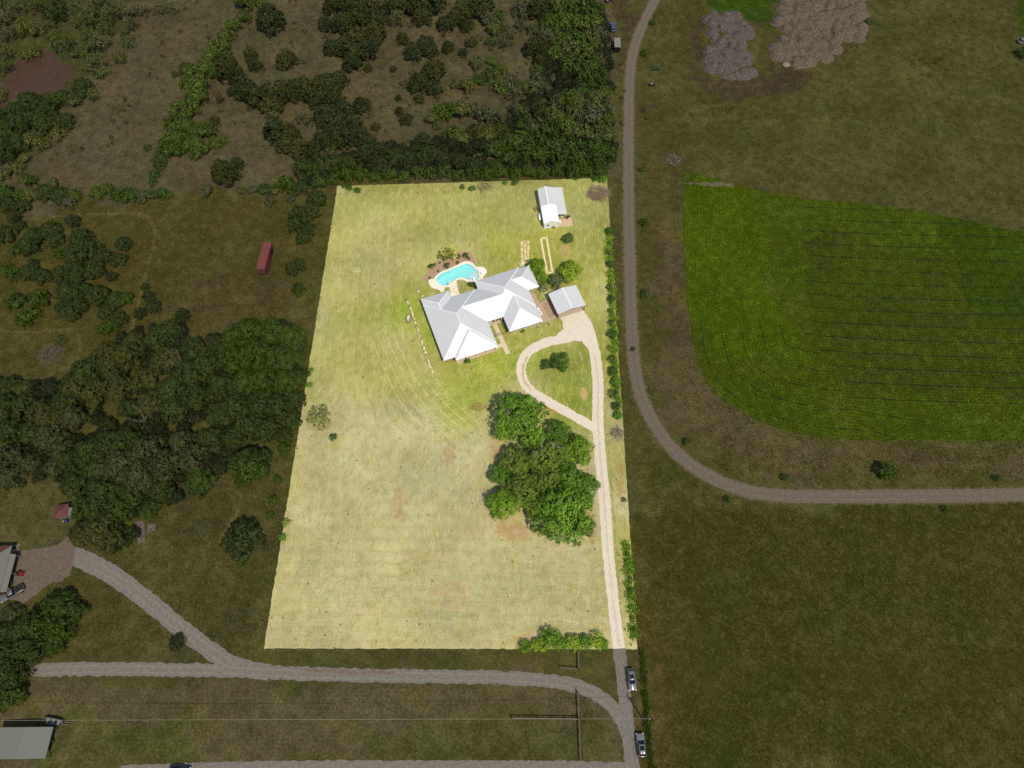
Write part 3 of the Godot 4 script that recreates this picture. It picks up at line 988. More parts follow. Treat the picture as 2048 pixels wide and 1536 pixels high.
func crop_plants() -> void:
	var left := pts([92.9, -162.9, 88.28, -132.37, 86.61, -110.45, 87.49, -90.44, 92.54, -78.04, 143.81, -75.79, 175.55, -169.48])
	var places := []
	var sparse := []
	var f := FastNoiseLite.new()
	f.seed = 5
	f.frequency = 0.03
	# inner rows run straight, headland rows follow the edge
	var z := -162.0
	var row := 0
	while z < -62.0:
		row += 1
		var gap := row % 5 == 0 or rng.randf() < 0.08
		var x := 60.0
		while x < 200.0:
			x += 0.55
			var q := Vector2(x + rnd(-0.15, 0.15), z + row_bend(x) + rnd(-0.13, 0.13))
			if not Geometry2D.is_point_in_polygon(q, left) or not Geometry2D.is_point_in_polygon(q, crop):
				continue
			var n := f.get_noise_2d(q.x, q.y)
			if rng.randf() < 0.76 + n * 0.8 - (1.2 if gap and n < 0.28 else 0.0):
				places.append(q)
		z += 0.95
	for k in 34:
		var off := k * 0.95 + 0.3
		var gap := k % 6 == 3
		for ring in Geometry2D.offset_polygon(crop, -off):
			var c := curve(ring, 0.55, true)
			for q in c:
				if Geometry2D.is_point_in_polygon(q, left) or q.y < -166.0 or q.x > 175.0:
					continue
				if rng.randf() < (0.12 if gap and q.y > -104.0 else 0.9):
					places.append(q + Vector2(rnd(-0.15, 0.15), rnd(-0.15, 0.15)))
	for k in 11:
		var off := k * 0.95 + 0.6
		for ring in Geometry2D.offset_polygon(crop, off):
			for q in curve(ring, 0.6, true):
				if q.x > 190.0 or q.y < -140.0 or (q.y < -100.0 and k > 7):
					continue
				var low: float = 0.25 if q.y < -85.0 else 0.75
				if rng.randf() < low + f.get_noise_2d(q.x * 2, q.y * 2) * 0.8 - k * 0.03:
					sparse.append(q + Vector2(rnd(-0.2, 0.2), rnd(-0.2, 0.2)))
	scatter("crop_plants", "rows of young green crop plants", tuft_mesh(7, 8, 0.62, 0.3, Color(0.0634, 0.0898, 0.0030)), vmat(), places, 0.7, 1.15)
	scatter("sparse_crop_plants", "thin stand of pale crop plants on bare soil at the edge of the field", tuft_mesh(8, 7, 0.6, 0.3, Color(0.1313, 0.1284, 0.0371)), vmat(), sparse, 0.6, 1.1)

var roads := []

func on_road(q: Vector2) -> bool:
	for r in roads:
		if r[2].has_point(q):
			for i in r[0].size():
				if q.distance_squared_to(r[0][i]) < r[1]:
					return true
	return false

func mark_road(l: PackedVector2Array, w: float) -> PackedVector2Array:
	var c := curve(l, 1.5)
	var b := Rect2(c[0], Vector2.ZERO)
	for q in c:
		b = b.expand(q)
	roads.append([c, (w / 2 + 0.5) * (w / 2 + 0.5), b.grow(w)])
	return l

# heaps of dumped soil that run together
func mounds() -> void:
	var tone := grit(Color(0.272, 0.238, 0.212), 5.0, 0.5, 61, 4.0)
	var warm := grit(Color(0.307, 0.259, 0.206), 5.0, 0.5, 62, 4.0)
	for k in 2:
		var out: PackedVector2Array = pts([72.75, -241.35, 81.59, -241.59, 84.56, -238.26, 86.99, -233.57, 89.09, -227.12, 88.74, -224.86, 85.42, -223.06, 85.7, -212.91, 86.43, -206.07, 83.03, -203.13, 75.33, -202.71, 70.16, -204.8, 69.68, -211.62, 70.29, -222.61]) if k == 0 else pts([100.25, -248.86, 135.27, -248.86, 133.38, -237.79, 131.07, -231.71, 129.88, -225.76, 121.56, -222.61, 119.83, -217.28, 115.49, -213.78, 111.68, -211.19, 105.23, -208.62, 101.74, -209.04, 97.81, -213.78, 95.03, -218.6, 97.37, -223.5, 97.92, -234.04])
		var b := Rect2(out[0], Vector2.ZERO)
		for q in out:
			b = b.expand(q)
		var heaps := []
		var i := 0
		while heaps.size() < (105 if k == 0 else 190) and i < 4000:
			i += 1
			var q := b.position + Vector2(rng.randf(), rng.randf()) * b.size
			if Geometry2D.is_point_in_polygon(q, Geometry2D.offset_polygon(out, -1.0)[0]):
				heaps.append([q, rnd(1.5, 3.0), rnd(0.9, 2.0)])
		if k == 1:
			for h in [Vector2(96.54, -218.6),Vector2(96.39, -215.09),Vector2(99.92, -215.53),Vector2(102.27, -210.33),Vector2(107.15, -212.48),Vector2(112.88, -214.22),Vector2(127.13, -224.41),Vector2(122.96, -224.86),Vector2(131.77, -236.85)]:
				heaps.append([h, rnd(2.4, 3.4), rnd(1.2, 1.8)])
		var f := FastNoiseLite.new()
		f.frequency = 0.25
		f.seed = 77 + k
		var st := begin(false)
		var step := 0.42
		b = b.grow(2.5)
		var w := int(b.size.x / step)
		var h := int(b.size.y / step)
		var grid := PackedFloat32Array()
		grid.resize((w + 1) * (h + 1))
		for p in heaps:
			var x0 := int((p[0].x - p[1] - b.position.x) / step)
			var z0 := int((p[0].y - p[1] - b.position.y) / step)
			var n := int(p[1] * 2 / step) + 2
			for zz in range(maxi(z0, 0), mini(z0 + n, h) + 1):
				for xx in range(maxi(x0, 0), mini(x0 + n, w) + 1):
					var q := b.position + Vector2(xx, zz) * step
					var d: float = q.distance_to(p[0]) / p[1]
					if d < 1.0:
						grid[zz * (w + 1) + xx] = maxf(grid[zz * (w + 1) + xx], p[2] * pow(1.0 - d * d, 0.8))
		for zz in h:
			for xx in w:
				var c := []
				var most := 0.0
				for o in [[0, 0], [1, 0], [1, 1], [0, 1]]:
					var q := b.position + Vector2(xx + o[0], zz + o[1]) * step
					var y: float = grid[(zz + o[1]) * (w + 1) + xx + o[0]]
					most = maxf(most, y)
					c.append(Vector3(q.x, y + (f.get_noise_2d(q.x * 2.6, q.y * 2.6) * 0.3 if y > 0.02 else -0.06), q.y))
				if most > 0.02:
					quad(st, c[0], c[1], c[2], c[3])
		var o := done("soil_mound", st, tone if k == 0 else warm)
		tag(o, "grey mound of many dumped soil heaps run together, nearer the bend of the road" if k == 0 else "broad tan and grey mound of dumped soil heaps, farther from the road", "mound", "mounds of dumped soil")
	var st := begin(false)
	var s := SphereMesh.new()
	st.append_from(s, 0, Transform3D(Basis.from_scale(Vector3(3.0, 1.1, 2.4)), v3(Vector2(98.26, -210.2), 0.1)))
	st.generate_normals()
	tag(show_mesh("soil_heap", st.commit(), grit(Color(0.474, 0.435, 0.339), 6.0, 0.3, 63, 2.0)), "single pale oval heap lying in front of the tan mound", "heap")

# ---------------------------------------------------------------- roads and paved ground
func make_roads() -> void:
	var gravel := grit(Color(0.370, 0.331, 0.279), 9.0, 0.1, 51, 0.5)
	var white := grit(Color(0.419, 0.394, 0.366), 8.0, 0.13, 52, 0.6)  # lane gravel outside the lot, darkened in colour to imitate weaker light
	var lime := grit(Color(0.816, 0.766, 0.700), 7.0, 0.1, 53, 0.5)
	var brown := grit(Color(0.272, 0.252, 0.145), 7.0, 0.25, 54, 1.0)
	ground_kind(ribbon("road_verge", roads_line(), 4.5, 0.016, brown, 0.5), "worn earth verge along the county road")
	ground_kind(ribbon("county_road", roads_line(), 3.4, 0.026, gravel, 0.2, 3.5), "grey brown gravel road that bends round the crop field")
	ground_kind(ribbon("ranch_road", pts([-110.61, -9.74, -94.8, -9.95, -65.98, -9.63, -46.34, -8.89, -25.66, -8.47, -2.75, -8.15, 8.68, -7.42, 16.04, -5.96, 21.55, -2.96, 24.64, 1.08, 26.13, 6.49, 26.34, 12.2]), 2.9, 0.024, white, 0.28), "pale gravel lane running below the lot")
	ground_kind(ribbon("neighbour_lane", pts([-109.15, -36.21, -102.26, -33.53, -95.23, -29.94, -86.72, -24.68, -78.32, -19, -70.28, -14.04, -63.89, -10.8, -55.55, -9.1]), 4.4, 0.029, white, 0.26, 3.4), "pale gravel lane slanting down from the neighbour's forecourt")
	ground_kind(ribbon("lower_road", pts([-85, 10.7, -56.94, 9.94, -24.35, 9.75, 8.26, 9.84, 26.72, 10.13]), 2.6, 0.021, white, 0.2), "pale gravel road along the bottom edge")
	ground_kind(ribbon("gate_lane", pts([26.12, 12.2, 25.76, 2.57, 25.45, -5.54, 24.92, -14.37]), 2.9, 0.027, white, 0.2), "gravel drive below the lot gate, painted grey to imitate dimmer light")  # same gravel as the driveway, with dimmed light put into its colour
	ground_kind(ribbon("driveway", pts([24.92, -14.37, 24.23, -25.26, 23.77, -37.19, 23.66, -49.91, 23.25, -60.7, 23.14, -70.64, 23.82, -82.91, 23.47, -92.04, 22.38, -98.56, 20.6, -103.58]), 2.7, 0.032, lime_mix(), 0.16, 3.2), "white limestone driveway from the lane up to the carport")
	ground_kind(ribbon("driveway_loop", pts([23.31, -68.9, 19.02, -71.81, 14.4, -74.75, 9.04, -78.04, 4.69, -81.38, 2.65, -85.71, 2.96, -90.12, 5.39, -93.65, 10.13, -96.26, 15.16, -97.24, 19.53, -98.89, 22.5, -95.28]), 2.5, 0.038, lime, 0.2, 3.0), "white limestone loop of the driveway round the grass island")
	var worn := grit(Color(0.774, 0.718, 0.653), 4.0, 0.2, 66, 0.5)
	ground_kind(ribbon("drive_wear", pts([24.98, -15.13, 24.23, -25.26, 23.77, -37.19, 23.66, -49.91, 23.25, -60.7, 23.14, -70.64, 23.82, -82.91, 23.47, -92.04]), 0.5, 0.046, worn, 0.3), "greyer worn strip down the middle of the driveway")
	ground_kind(ribbon("drive_soil", pts([5.24, -80.77, 3.2, -84.77, 3.09, -88.53, 4.38, -91.4]), 0.5, 0.05, grit(Color(0.746, 0.642, 0.540), 4.0, 0.25, 67, 0.5), 0.3), "reddish bare soil along the outer bend of the driveway loop")
	ground_kind(sheet("forecourt", ragged(pts([13.61, -104.99, 20.6, -107.55, 21.38, -105.76, 23.13, -102.89, 23.82, -99.84, 24.47, -96.4, 22.71, -94.7, 20.56, -96.4, 17.6, -96.72, 13.87, -96.4, 11.25, -95.76, 13.2, -98.97, 14.84, -100.49, 14.73, -102.67]), 0.7, 0.18, 15), 0.044, lime), "white limestone apron before the carport")
	var track := grit(Color(0.384, 0.352, 0.312), 6.0, 0.16, 68, 0.4)
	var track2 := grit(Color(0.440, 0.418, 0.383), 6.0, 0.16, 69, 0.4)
	for d in [-0.75, 0.75]:
		ground_kind(ribbon("wheel_track", shifted(roads_line(), d), 0.55, 0.052, track, 0.16), "paler wheel track worn into the gravel of the county road")
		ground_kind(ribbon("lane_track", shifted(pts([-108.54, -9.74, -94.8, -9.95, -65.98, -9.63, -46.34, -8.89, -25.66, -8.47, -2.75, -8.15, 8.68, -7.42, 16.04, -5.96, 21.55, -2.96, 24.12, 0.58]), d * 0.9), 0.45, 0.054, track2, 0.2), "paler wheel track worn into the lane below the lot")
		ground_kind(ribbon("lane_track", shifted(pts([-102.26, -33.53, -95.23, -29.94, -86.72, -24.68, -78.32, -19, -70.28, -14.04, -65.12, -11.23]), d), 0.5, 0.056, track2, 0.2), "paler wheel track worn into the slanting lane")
	ground_kind(ribbon("lane_soil", pts([-47.6, -9.74, -41.83, -9.53, -34.9, -9.21, -26.86, -9.1]), 0.5, 0.058, grit(Color(0.419, 0.345, 0.292), 3.0, 0.3, 70, 0.5), 0.5), "reddish soil showing through the lane below the lot")
	var pink := grit(Color(0.370, 0.325, 0.286), 9.0, 0.12, 55, 0.6)
	ground_kind(sheet("concrete_forecourt", pts([-134.02, -36.7, -121.98, -36.94, -119.37, -37.31, -115.06, -37.81, -112.59, -38.67, -111.02, -40.17, -110.11, -40.92, -107.74, -36.45, -107.71, -31.13, -109.21, -29.58, -111.57, -29.35, -112.95, -28.29, -114.56, -26.42, -116.83, -24.45, -119.24, -25.26, -130.04, -25.26]), 0.034, pink), "pinkish concrete forecourt of the neighbour's house")
	ground_kind(sheet("side_path", pts([-134.36, -37.68, -127, -37.93, -122.19, -38.8, -121.96, -36.88, -122.83, -36.88, -122.95, -38.05, -134.06, -36.82]), 0.039, grit(Color(0.398, 0.366, 0.319), 6.0, 0.1, 57, 0.5)), "concrete path round the neighbour's flower bed")
	ground_kind(sheet("slab_strip", pts([-95.32, -44.34, -92.95, -44.46, -91.32, -39.67, -92.8, -38.55]), 0.03, grit(Color(0.335, 0.297, 0.272), 4.0, 0.3, 58, 1.5)), "old concrete strip beside the oak wood, the longer of two")
	ground_kind(sheet("slab_strip_short", pts([-91.86, -43.57, -89.78, -43.83, -89.4, -42.18, -91.05, -41.17]), 0.03, grit(Color(0.335, 0.297, 0.272), 4.0, 0.3, 58, 1.5)), "old concrete strip beside the oak wood, the shorter of two")
	ground_kind(sheet("rubble_strip", ragged(pts([53.98, -155.01, 67.31, -155.64, 72.01, -154.59, 70.58, -153.55, 65.47, -153.97]), 0.8, 0.4, 4), 0.02, grit(Color(0.356, 0.318, 0.286), 3.0, 0.4, 59, 2.0)), "pale rubble at the head of the crop field")

func lime_mix() -> StandardMaterial3D:
	return grit(Color(0.809, 0.759, 0.693), 6.0, 0.14, 56, 0.6)

func roads_line() -> PackedVector2Array:
	return pts([59.55, -257.86, 54.56, -245.93, 49.53, -233.9, 44.9, -220.19, 41.93, -205.08, 39.58, -180.82, 37.92, -158.61, 36.55, -138.18, 35.44, -119.33, 34.55, -101.89, 34.41, -87.27, 35.84, -77.74, 39.04, -69.48, 43.66, -62.51, 50.22, -56.86, 58.74, -52.82, 68.74, -51.09, 86.64, -50.83, 105.9, -50.96, 140.66, -51.36])

func wood_floor(k: int) -> PackedVector2Array:
	if k == 0:
		return pts([-142.19, -84.15, -133.62, -83.38, -123.7, -82.61, -116.93, -93.65, -100.7, -103.58, -88.88, -95.28, -72.99, -102.73, -61.18, -101.05, -58.25, -79.55, -60.45, -66.32, -69.77, -66.32, -75.68, -55.23, -88.45, -48.6, -97.05, -37.19, -107.3, -38.42, -115.85, -55.23, -129.67, -53.89, -133.58, -57.95])
	return pts([-71.08, -161.82, -47.21, -169.48, -29.05, -171.71, -7.44, -178.52, 9.77, -195.11, 14.29, -237.28, 34.19, -240.14, 34.7, -197.57, 33.48, -162.9, -3.93, -161.17, -55.8, -156.91, -68.15, -152.3])

func shifted(l: PackedVector2Array, d: float) -> PackedVector2Array:
	var out := PackedVector2Array()
	for i in l.size():
		var t := (l[mini(i + 1, l.size() - 1)] - l[maxi(i - 1, 0)]).normalized()
		out.append(l[i] + Vector2(-t.y, t.x) * d)
	return out

# the rows sag to the right at their near ends and then run level
func row_bend(x: float) -> float:
	return 4.5 * (1.0 - exp(-(x - 76.0) / 38.0)) - 3.0

# ---------------------------------------------------------------- the house
func metal(col: Color, rough := 0.45) -> StandardMaterial3D:
	return mat(col, rough, 0.15)

func make_house() -> void:
	var h := thing("house", "sprawling ranch house under a pale metal hipped roof with many wings", "house", Vector3(-26.75, 0, -108.82), deg_to_rad(20.5))
	var y := 2.7
	var pitch := 0.4
	var rs := [Rect2(0.3, 2.3, 15.7, 19.2), Rect2(0.32, -0.02, 8.45, 14.0), Rect2(3.55, 8.0, 12.43, 14.6), Rect2(2.5, 2.32, 26.2, 11.6), Rect2(17.0, -0.5, 13.8, 14.38), Rect2(20.0, -0.15, 14.05, 8.1), Rect2(20.65, 5.0, 10.13, 14.2)]
	var tin := metal(Color(0.78, 0.78, 0.79))
	var st := begin()
	for r in rs:
		hip(st, r, y, pitch)
	done("roof", st, tin, h)
	st = begin()
	seams(st, rs, y, pitch, 0.6)
	done("roof_seams", st, tin, h).set_meta("kind", "stuff")
	caps(h, rs, y, pitch, metal(Color(0.9, 0.9, 0.9)))
	var wall := grit(Color(0.516, 0.400, 0.299), 5.0, 0.25, 81, 1.0)
	var pale := mat(Color(0.676, 0.621, 0.526), 0.9)
	var insets := [[0.7, 0.7, 0.5, 0.7], [0.75, 0.7, 0.6, 0.7], [0.6, 0.7, 0.6, 2.3], [0.6, 0.7, 0.6, 1.7], [0.7, 0.7, 0.7, 0.8], [0.7, 0.7, 0.6, 0.8], [0.7, 0.7, 0.7, 0.65]]
	for i in rs.size():
		var r: Rect2 = rs[i]
		var n: Array = insets[i]
		var a := r.position + Vector2(n[0], n[1])
		var b := r.end - Vector2(n[2], n[3])
		st = begin()
		var t := y - 0.03 + i * 0.004
		box(st, Vector3((a.x + b.x) / 2, t / 2, (a.y + b.y) / 2), Vector3(b.x - a.x, t, b.y - a.y))
		done("wall", st, pale if i >= 5 else wall, h)
	# porch floors, posts, windows and doors
	var slab := mat(Color(0.711, 0.628, 0.540), 0.9)
	st = begin()
	box(st, Vector3(9.6, 0.07, 21.0), Vector3(11.6, 0.14, 2.7))
	done("porch_floor", st, slab, h)
	st = begin()
	box(st, Vector3(18.3, 0.07, 13.2), Vector3(4.4, 0.14, 1.8))
	done("porch_floor", st, slab, h)
	var white := mat(Color(0.9, 0.89, 0.86), 0.6)
	for u in [3.9, 6.9, 9.8, 12.8, 15.6]:
		st = begin()
		box(st, Vector3(u, 1.32, 22.1), Vector3(0.2, 2.36, 0.2))
		done("post", st, white, h)
	for u in [16.5, 18.3, 20.2]:
		st = begin()
		box(st, Vector3(u, 1.32, 13.6), Vector3(0.18, 2.36, 0.18))
		done("post", st, white, h)
	var glass := mat(Color(0.10, 0.12, 0.15), 0.12)
	for w in [[1.9, 20.82, 1.5], [5.6, 20.32, 1.5], [11.0, 20.32, 1.8], [14.2, 20.32, 1.4], [22.3, 18.57, 1.6], [25.0, 18.57, 1.6], [28.4, 18.57, 1.8]]:
		window(h, Vector3(w[0], 1.55, w[1]), w[2], 1.3, 0.0, white, glass)
	for v in [5.0, 9.0, 13.0, 17.5]:
		window(h, Vector3(0.98, 1.55, v), 1.5, 1.2, -PI / 2, white, glass)
	for v in [9.5, 12.5, 16.0]:
		window(h, Vector3(30.11, 1.55, v), 1.4, 1.2, PI / 2, white, glass)
	for u in [3.0, 6.2]:
		window(h, Vector3(u, 1.55, 0.66), 1.5, 1.2, PI, white, glass)
	for u in [11.5, 14.6]:
		window(h, Vector3(u, 1.4, 3.0), 2.0, 1.7, PI, white, glass)
	for u in [19.5, 24.0, 28.5]:
		window(h, Vector3(u, 1.55, 0.18), 1.5, 1.2, PI, white, glass)
	for d in [[8.2, 20.34], [18.4, 12.24]]:
		st = begin()
		box(st, Vector3(d[0], 1.15, d[1] + 0.02), Vector3(1.05, 2.1, 0.08))
		var o := done("door", st, mat(Color(0.35, 0.2, 0.12), 0.6), h)
		st = begin()
		box(st, Vector3(d[0] + 0.4, 1.1, d[1] + 0.1), Vector3(0.06, 0.2, 0.07))
		done("handle", st, mat(Color(0.6, 0.55, 0.4), 0.3, 0.8), o)
	for p in [Vector3(19.8, 0, 5.2), Vector3(28.6, 0, 2.2), Vector3(6.0, 0, 15.0)]:
		var q: Vector3 = p + Vector3(0, y + roof_height(rs, Vector2(p.x, p.z)) * pitch, 0)
		st = begin(false)
		tube(st, q - Vector3(0, 0.2, 0), q + Vector3(0, 0.5, 0), 0.12, 0.12, 10)
		done("vent_pipe", st, mat(Color(0.8, 0.8, 0.8), 0.5), h)

func gable(st: SurfaceTool, x0: float, x1: float, xr: float, z0: float, z1: float, y0: float, yr: float, y1: float, thick := 0.12) -> void:
	for s in 2:
		var xa := x0 if s == 0 else x1
		var ya := y0 if s == 0 else y1
		var a := Vector3(xa, ya, z0)
		var b := Vector3(xa, ya, z1)
		var c := Vector3(xr, yr, z1)
		var d := Vector3(xr, yr, z0)
		var t := Vector3(0, thick, 0)
		quad(st, a, b, c, d)
		quad(st, a - t, d - t, c - t, b - t)
		quad(st, a, a - t, b - t, b)
		quad(st, b, b - t, c - t, c)
		quad(st, d, d - t, a - t, a)

func gable_seams(st: SurfaceTool, x0: float, x1: float, xr: float, z0: float, z1: float, y0: float, yr: float, y1: float, gap: float) -> void:
	var z := z0 + gap
	while z < z1 - 0.1:
		bar(st, Vector3(x0, y0 + 0.025, z), Vector3(xr, yr + 0.025, z), 0.05, 0.05)
		bar(st, Vector3(x1, y1 + 0.025, z), Vector3(xr, yr + 0.025, z), 0.05, 0.05)
		z += gap

func make_outbuildings() -> void:
	var tin := metal(Color(0.78, 0.78, 0.79))
	var bright := metal(Color(0.9, 0.9, 0.9))
	var o: Node3D
	# carport
	var turn := deg_to_rad(20.5)
	var at := Vector3(-26.75, 0, -108.82) + Basis(Vector3.UP, turn) * Vector3(35.6, 0, 11.2)
	o = thing("carport", "open fronted carport with pale gable roof and brown inside walls", "carport", at, turn)
	var st := begin()
	gable(st, 0, 8.75, 4.4, 0, 7.5, 2.8, 3.6, 2.8)
	done("roof", st, tin, o)
	st = begin()
	gable_seams(st, 0, 8.75, 4.4, 0, 7.5, 2.8, 3.6, 2.8, 0.6)
	done("roof_seams", st, tin, o).set_meta("kind", "stuff")
	st = begin()
	box(st, Vector3(4.4, 3.62, 3.75), Vector3(0.34, 0.05, 7.5))
	done("ridge_cap", st, bright, o)
	var brown := mat(Color(0.516, 0.352, 0.226), 0.85)
	for w in [[Vector3(0.3, 1.3, 3.7), Vector3(0.12, 2.6, 6.6)], [Vector3(8.45, 1.3, 2.6), Vector3(0.12, 2.6, 4.4)], [Vector3(4.4, 1.3, 0.4), Vector3(8.0, 2.6, 0.12)]]:
		st = begin()
		box(st, w[0], w[1])
		done("wall", st, brown, o)
	for x in [0.3, 8.45]:
		st = begin()
		box(st, Vector3(x, 1.35, 7.25), Vector3(0.2, 2.7, 0.2))
		done("post", st, mat(Color(0.42, 0.27, 0.17), 0.8), o)
	st = begin()
	tri(st, Vector3(0.2, 2.66, 7.3), Vector3(4.4, 3.45, 7.3), Vector3(8.55, 2.66, 7.3))
	done("gable_board", st, mat(Color(0.55, 0.38, 0.25), 0.8), o)
	st = begin()
	box(st, Vector3(4.4, 0.03, 3.9), Vector3(8.1, 0.14, 6.9))
	done("floor_slab", st, mat(Color(0.655, 0.587, 0.520), 0.9), o)
	# workshop with a newer white half and a lean-to
	turn = deg_to_rad(7.2)
	o = thing("workshop", "long metal workshop with half its roof new and white and a lean-to", "workshop", Vector3(8.06, 0, -150.41), turn)
	st = begin()
	gable(st, 0, 4.72, 2.36, 0, 7.3, 2.6, 3.45, 2.75)
	done("roof", st, tin, o).set_meta("label", "older dull grey roof half")
	st = begin()
	gable_seams(st, 0, 4.72, 2.36, 0, 7.3, 2.6, 3.45, 2.75, 0.5)
	done("roof_seams", st, tin, o).set_meta("kind", "stuff")
	st = begin()
	gable(st, -0.02, 4.78, 2.33, 7.25, 14.0, 2.65, 3.52, 2.8)
	done("roof", st, mat(Color(0.93, 0.93, 0.92), 0.6), o).set_meta("label", "newer bright white roof half")
	st = begin()
	box(st, Vector3(2.36, 3.48, 3.6), Vector3(0.4, 0.05, 7.3))
	done("ridge_cap", st, bright, o)
	st = begin()
	quad(st, Vector3(4.72, 2.72, 0.05), Vector3(7.85, 2.35, 0.05), Vector3(7.7, 2.35, 11.0), Vector3(4.72, 2.72, 11.0))
	quad(st, Vector3(4.72, 2.62, 0.05), Vector3(4.72, 2.62, 11.0), Vector3(7.7, 2.25, 11.0), Vector3(7.85, 2.25, 0.05))
	quad(st, Vector3(4.72, 2.72, 11.0), Vector3(7.7, 2.35, 11.0), Vector3(7.7, 2.25, 11.0), Vector3(4.72, 2.62, 11.0))
	done("lean_to_roof", st, tin, o)
	var sheet_white := mat(Color(0.86, 0.86, 0.87), 0.6)
	st = begin()
	box(st, Vector3(2.36, 1.25, 6.95), Vector3(4.4, 2.5, 13.7))
	for z in [13.8, 0.1]:
		quad(st, Vector3(0.16, 2.5, z), Vector3(2.36, 3.35, z), Vector3(4.56, 2.5, z), Vector3(2.36, 2.4, z))
	done("wall", st, sheet_white, o)
	st = begin()
	box(st, Vector3(7.55, 1.1, 4.6), Vector3(0.1, 2.2, 9.0))
	done("wall", st, sheet_white, o)
	for z in [9.6, 10.8]:
		st = begin()
		box(st, Vector3(7.55, 1.1, z), Vector3(0.14, 2.25, 0.14))
		done("post", st, mat(Color(0.5, 0.4, 0.3), 0.8), o)
	st = begin()
	box(st, Vector3(4.6, 1.05, 11.9), Vector3(0.08, 2.0, 1.0))
	done("door", st, mat(Color(0.7, 0.7, 0.72), 0.5), o)
	window(o, Vector3(1.4, 1.5, 13.8), 0.9, 0.8, 0.0, sheet_white, mat(Color(0.1, 0.12, 0.15), 0.12))
	# hay barn in the corner
	o = thing("barn", "plain barn with a pale flat looking metal roof in the near corner", "barn", Vector3(-112.0, 0, 2.0), deg_to_rad(0.5))
	st = begin()
	gable(st, -0.4, 11.6, 5.6, 0, 6.1, 2.7, 3.1, 2.7)
	done("roof", st, metal(Color(0.398, 0.400, 0.366), 0.6), o)
	st = begin()
	box(st, Vector3(5.0, 1.3, 3.2), Vector3(9.4, 2.6, 5.0))
	done("wall", st, mat(Color(0.314, 0.269, 0.219), 0.9), o)
	for z in [0.4, 3.0, 5.7]:
		st = begin()
		box(st, Vector3(11.2, 1.32, z), Vector3(0.18, 2.64, 0.18))
		done("post", st, mat(Color(0.238, 0.173, 0.125), 0.9), o)
	# the neighbour's red roofed shed
	o = thing("red_shed", "small shed with a dull red roof and a grey lean-to", "shed", Vector3(-114.7, 0, -47.8), deg_to_rad(10))
	st = begin()
	hip(st, Rect2(0, 0, 3.2, 3.3), 2.3, 0.35)
	done("roof", st, mat(Color(0.328, 0.145, 0.145), 0.7), o)
	st = begin()
	box(st, Vector3(1.6, 1.1, 1.6), Vector3(2.7, 2.25, 2.8))
	done("wall", st, mat(Color(0.377, 0.352, 0.319), 0.9), o)
	st = begin()
	quad(st, Vector3(3.15, 2.1, 1.0), Vector3(4.5, 1.7, 1.2), Vector3(4.3, 1.7, 3.2), Vector3(3.15, 2.1, 3.2))
	quad(st, Vector3(3.15, 2.05, 1.0), Vector3(3.15, 2.05, 3.2), Vector3(4.3, 1.65, 3.2), Vector3(4.5, 1.65, 1.2))
	done("lean_to_roof", st, mat(Color(0.412, 0.400, 0.379), 0.6), o)
	for x in [[4.35, 1.3], [4.2, 3.1]]:
		st = begin()
		box(st, Vector3(x[0], 0.83, x[1]), Vector3(0.1, 1.66, 0.1))
		done("post", st, mat(Color(0.272, 0.235, 0.192), 0.9), o)
	for b in [[1.2, 3.75, Color(0.433, 0.414, 0.386), "pale bucket beside the red roofed shed", "bucket", 0.28], [2.0, 3.8, Color(0.098, 0.145, 0.393), "blue barrel beside the red roofed shed", "barrel", 0.4]]:
		st = begin(false)
		var q: Vector3 = Vector3(-114.7, 0, -47.8) + Basis(Vector3.UP, deg_to_rad(10)) * Vector3(b[0], 0, b[1])
		tube(st, q, q + Vector3(0, b[5] * 2.2, 0), b[5], b[5], 14)
		tube(st, q + Vector3(0, b[5] * 1.6, 0), q + Vector3(0, b[5] * 1.7, 0), b[5] * 1.05, b[5] * 1.05, 14)
		tag(done(b[4], st, mat(b[2], 0.5)), b[3], b[4])
	# the neighbour's house, of which a corner shows
	o = thing("neighbour_house", "corner of a house with red back roof slope and grey metal front slopes", "house", v3(Vector2(-122.04, -36.33)) + Vector3(-27.0, 0, 0), deg_to_rad(3))
	st = begin()
	hip(st, Rect2(0, 0, 27.0, 12), 2.8, 0.4)
	done("roof", st, mat(Color(0.314, 0.159, 0.139), 0.75), o)
	st = begin()
	tri(st, Vector3(27.06, 2.83, 0.05), Vector3(27.06, 2.83, 11.95), Vector3(21.06, 5.23, 6.0))
	quad(st, Vector3(0, 2.83, 12.05), Vector3(27.0, 2.83, 12.05), Vector3(21.0, 5.25, 6.03), Vector3(6.0, 5.25, 6.03))
	done("metal_slope", st, mat(Color(0.356, 0.352, 0.326), 0.6), o)
	st = begin()
	quad(st, Vector3(27.0, 2.7, 2.0), Vector3(28.3, 2.4, 2.2), Vector3(28.3, 2.4, 11.0), Vector3(27.0, 2.7, 11.2))
	done("veranda_roof", st, mat(Color(0.384, 0.366, 0.339), 0.6), o)
	st = begin()
	box(st, Vector3(13.5, 1.35, 6), Vector3(26.0, 2.7, 11.0))
	done("wall", st, mat(Color(0.356, 0.325, 0.279), 0.9), o)
	for z in [2.4, 6.6, 10.8]:
		st = begin()
		box(st, Vector3(28.1, 1.2, z), Vector3(0.15, 2.4, 0.15))
		done("post", st, mat(Color(0.384, 0.366, 0.333), 0.7), o)

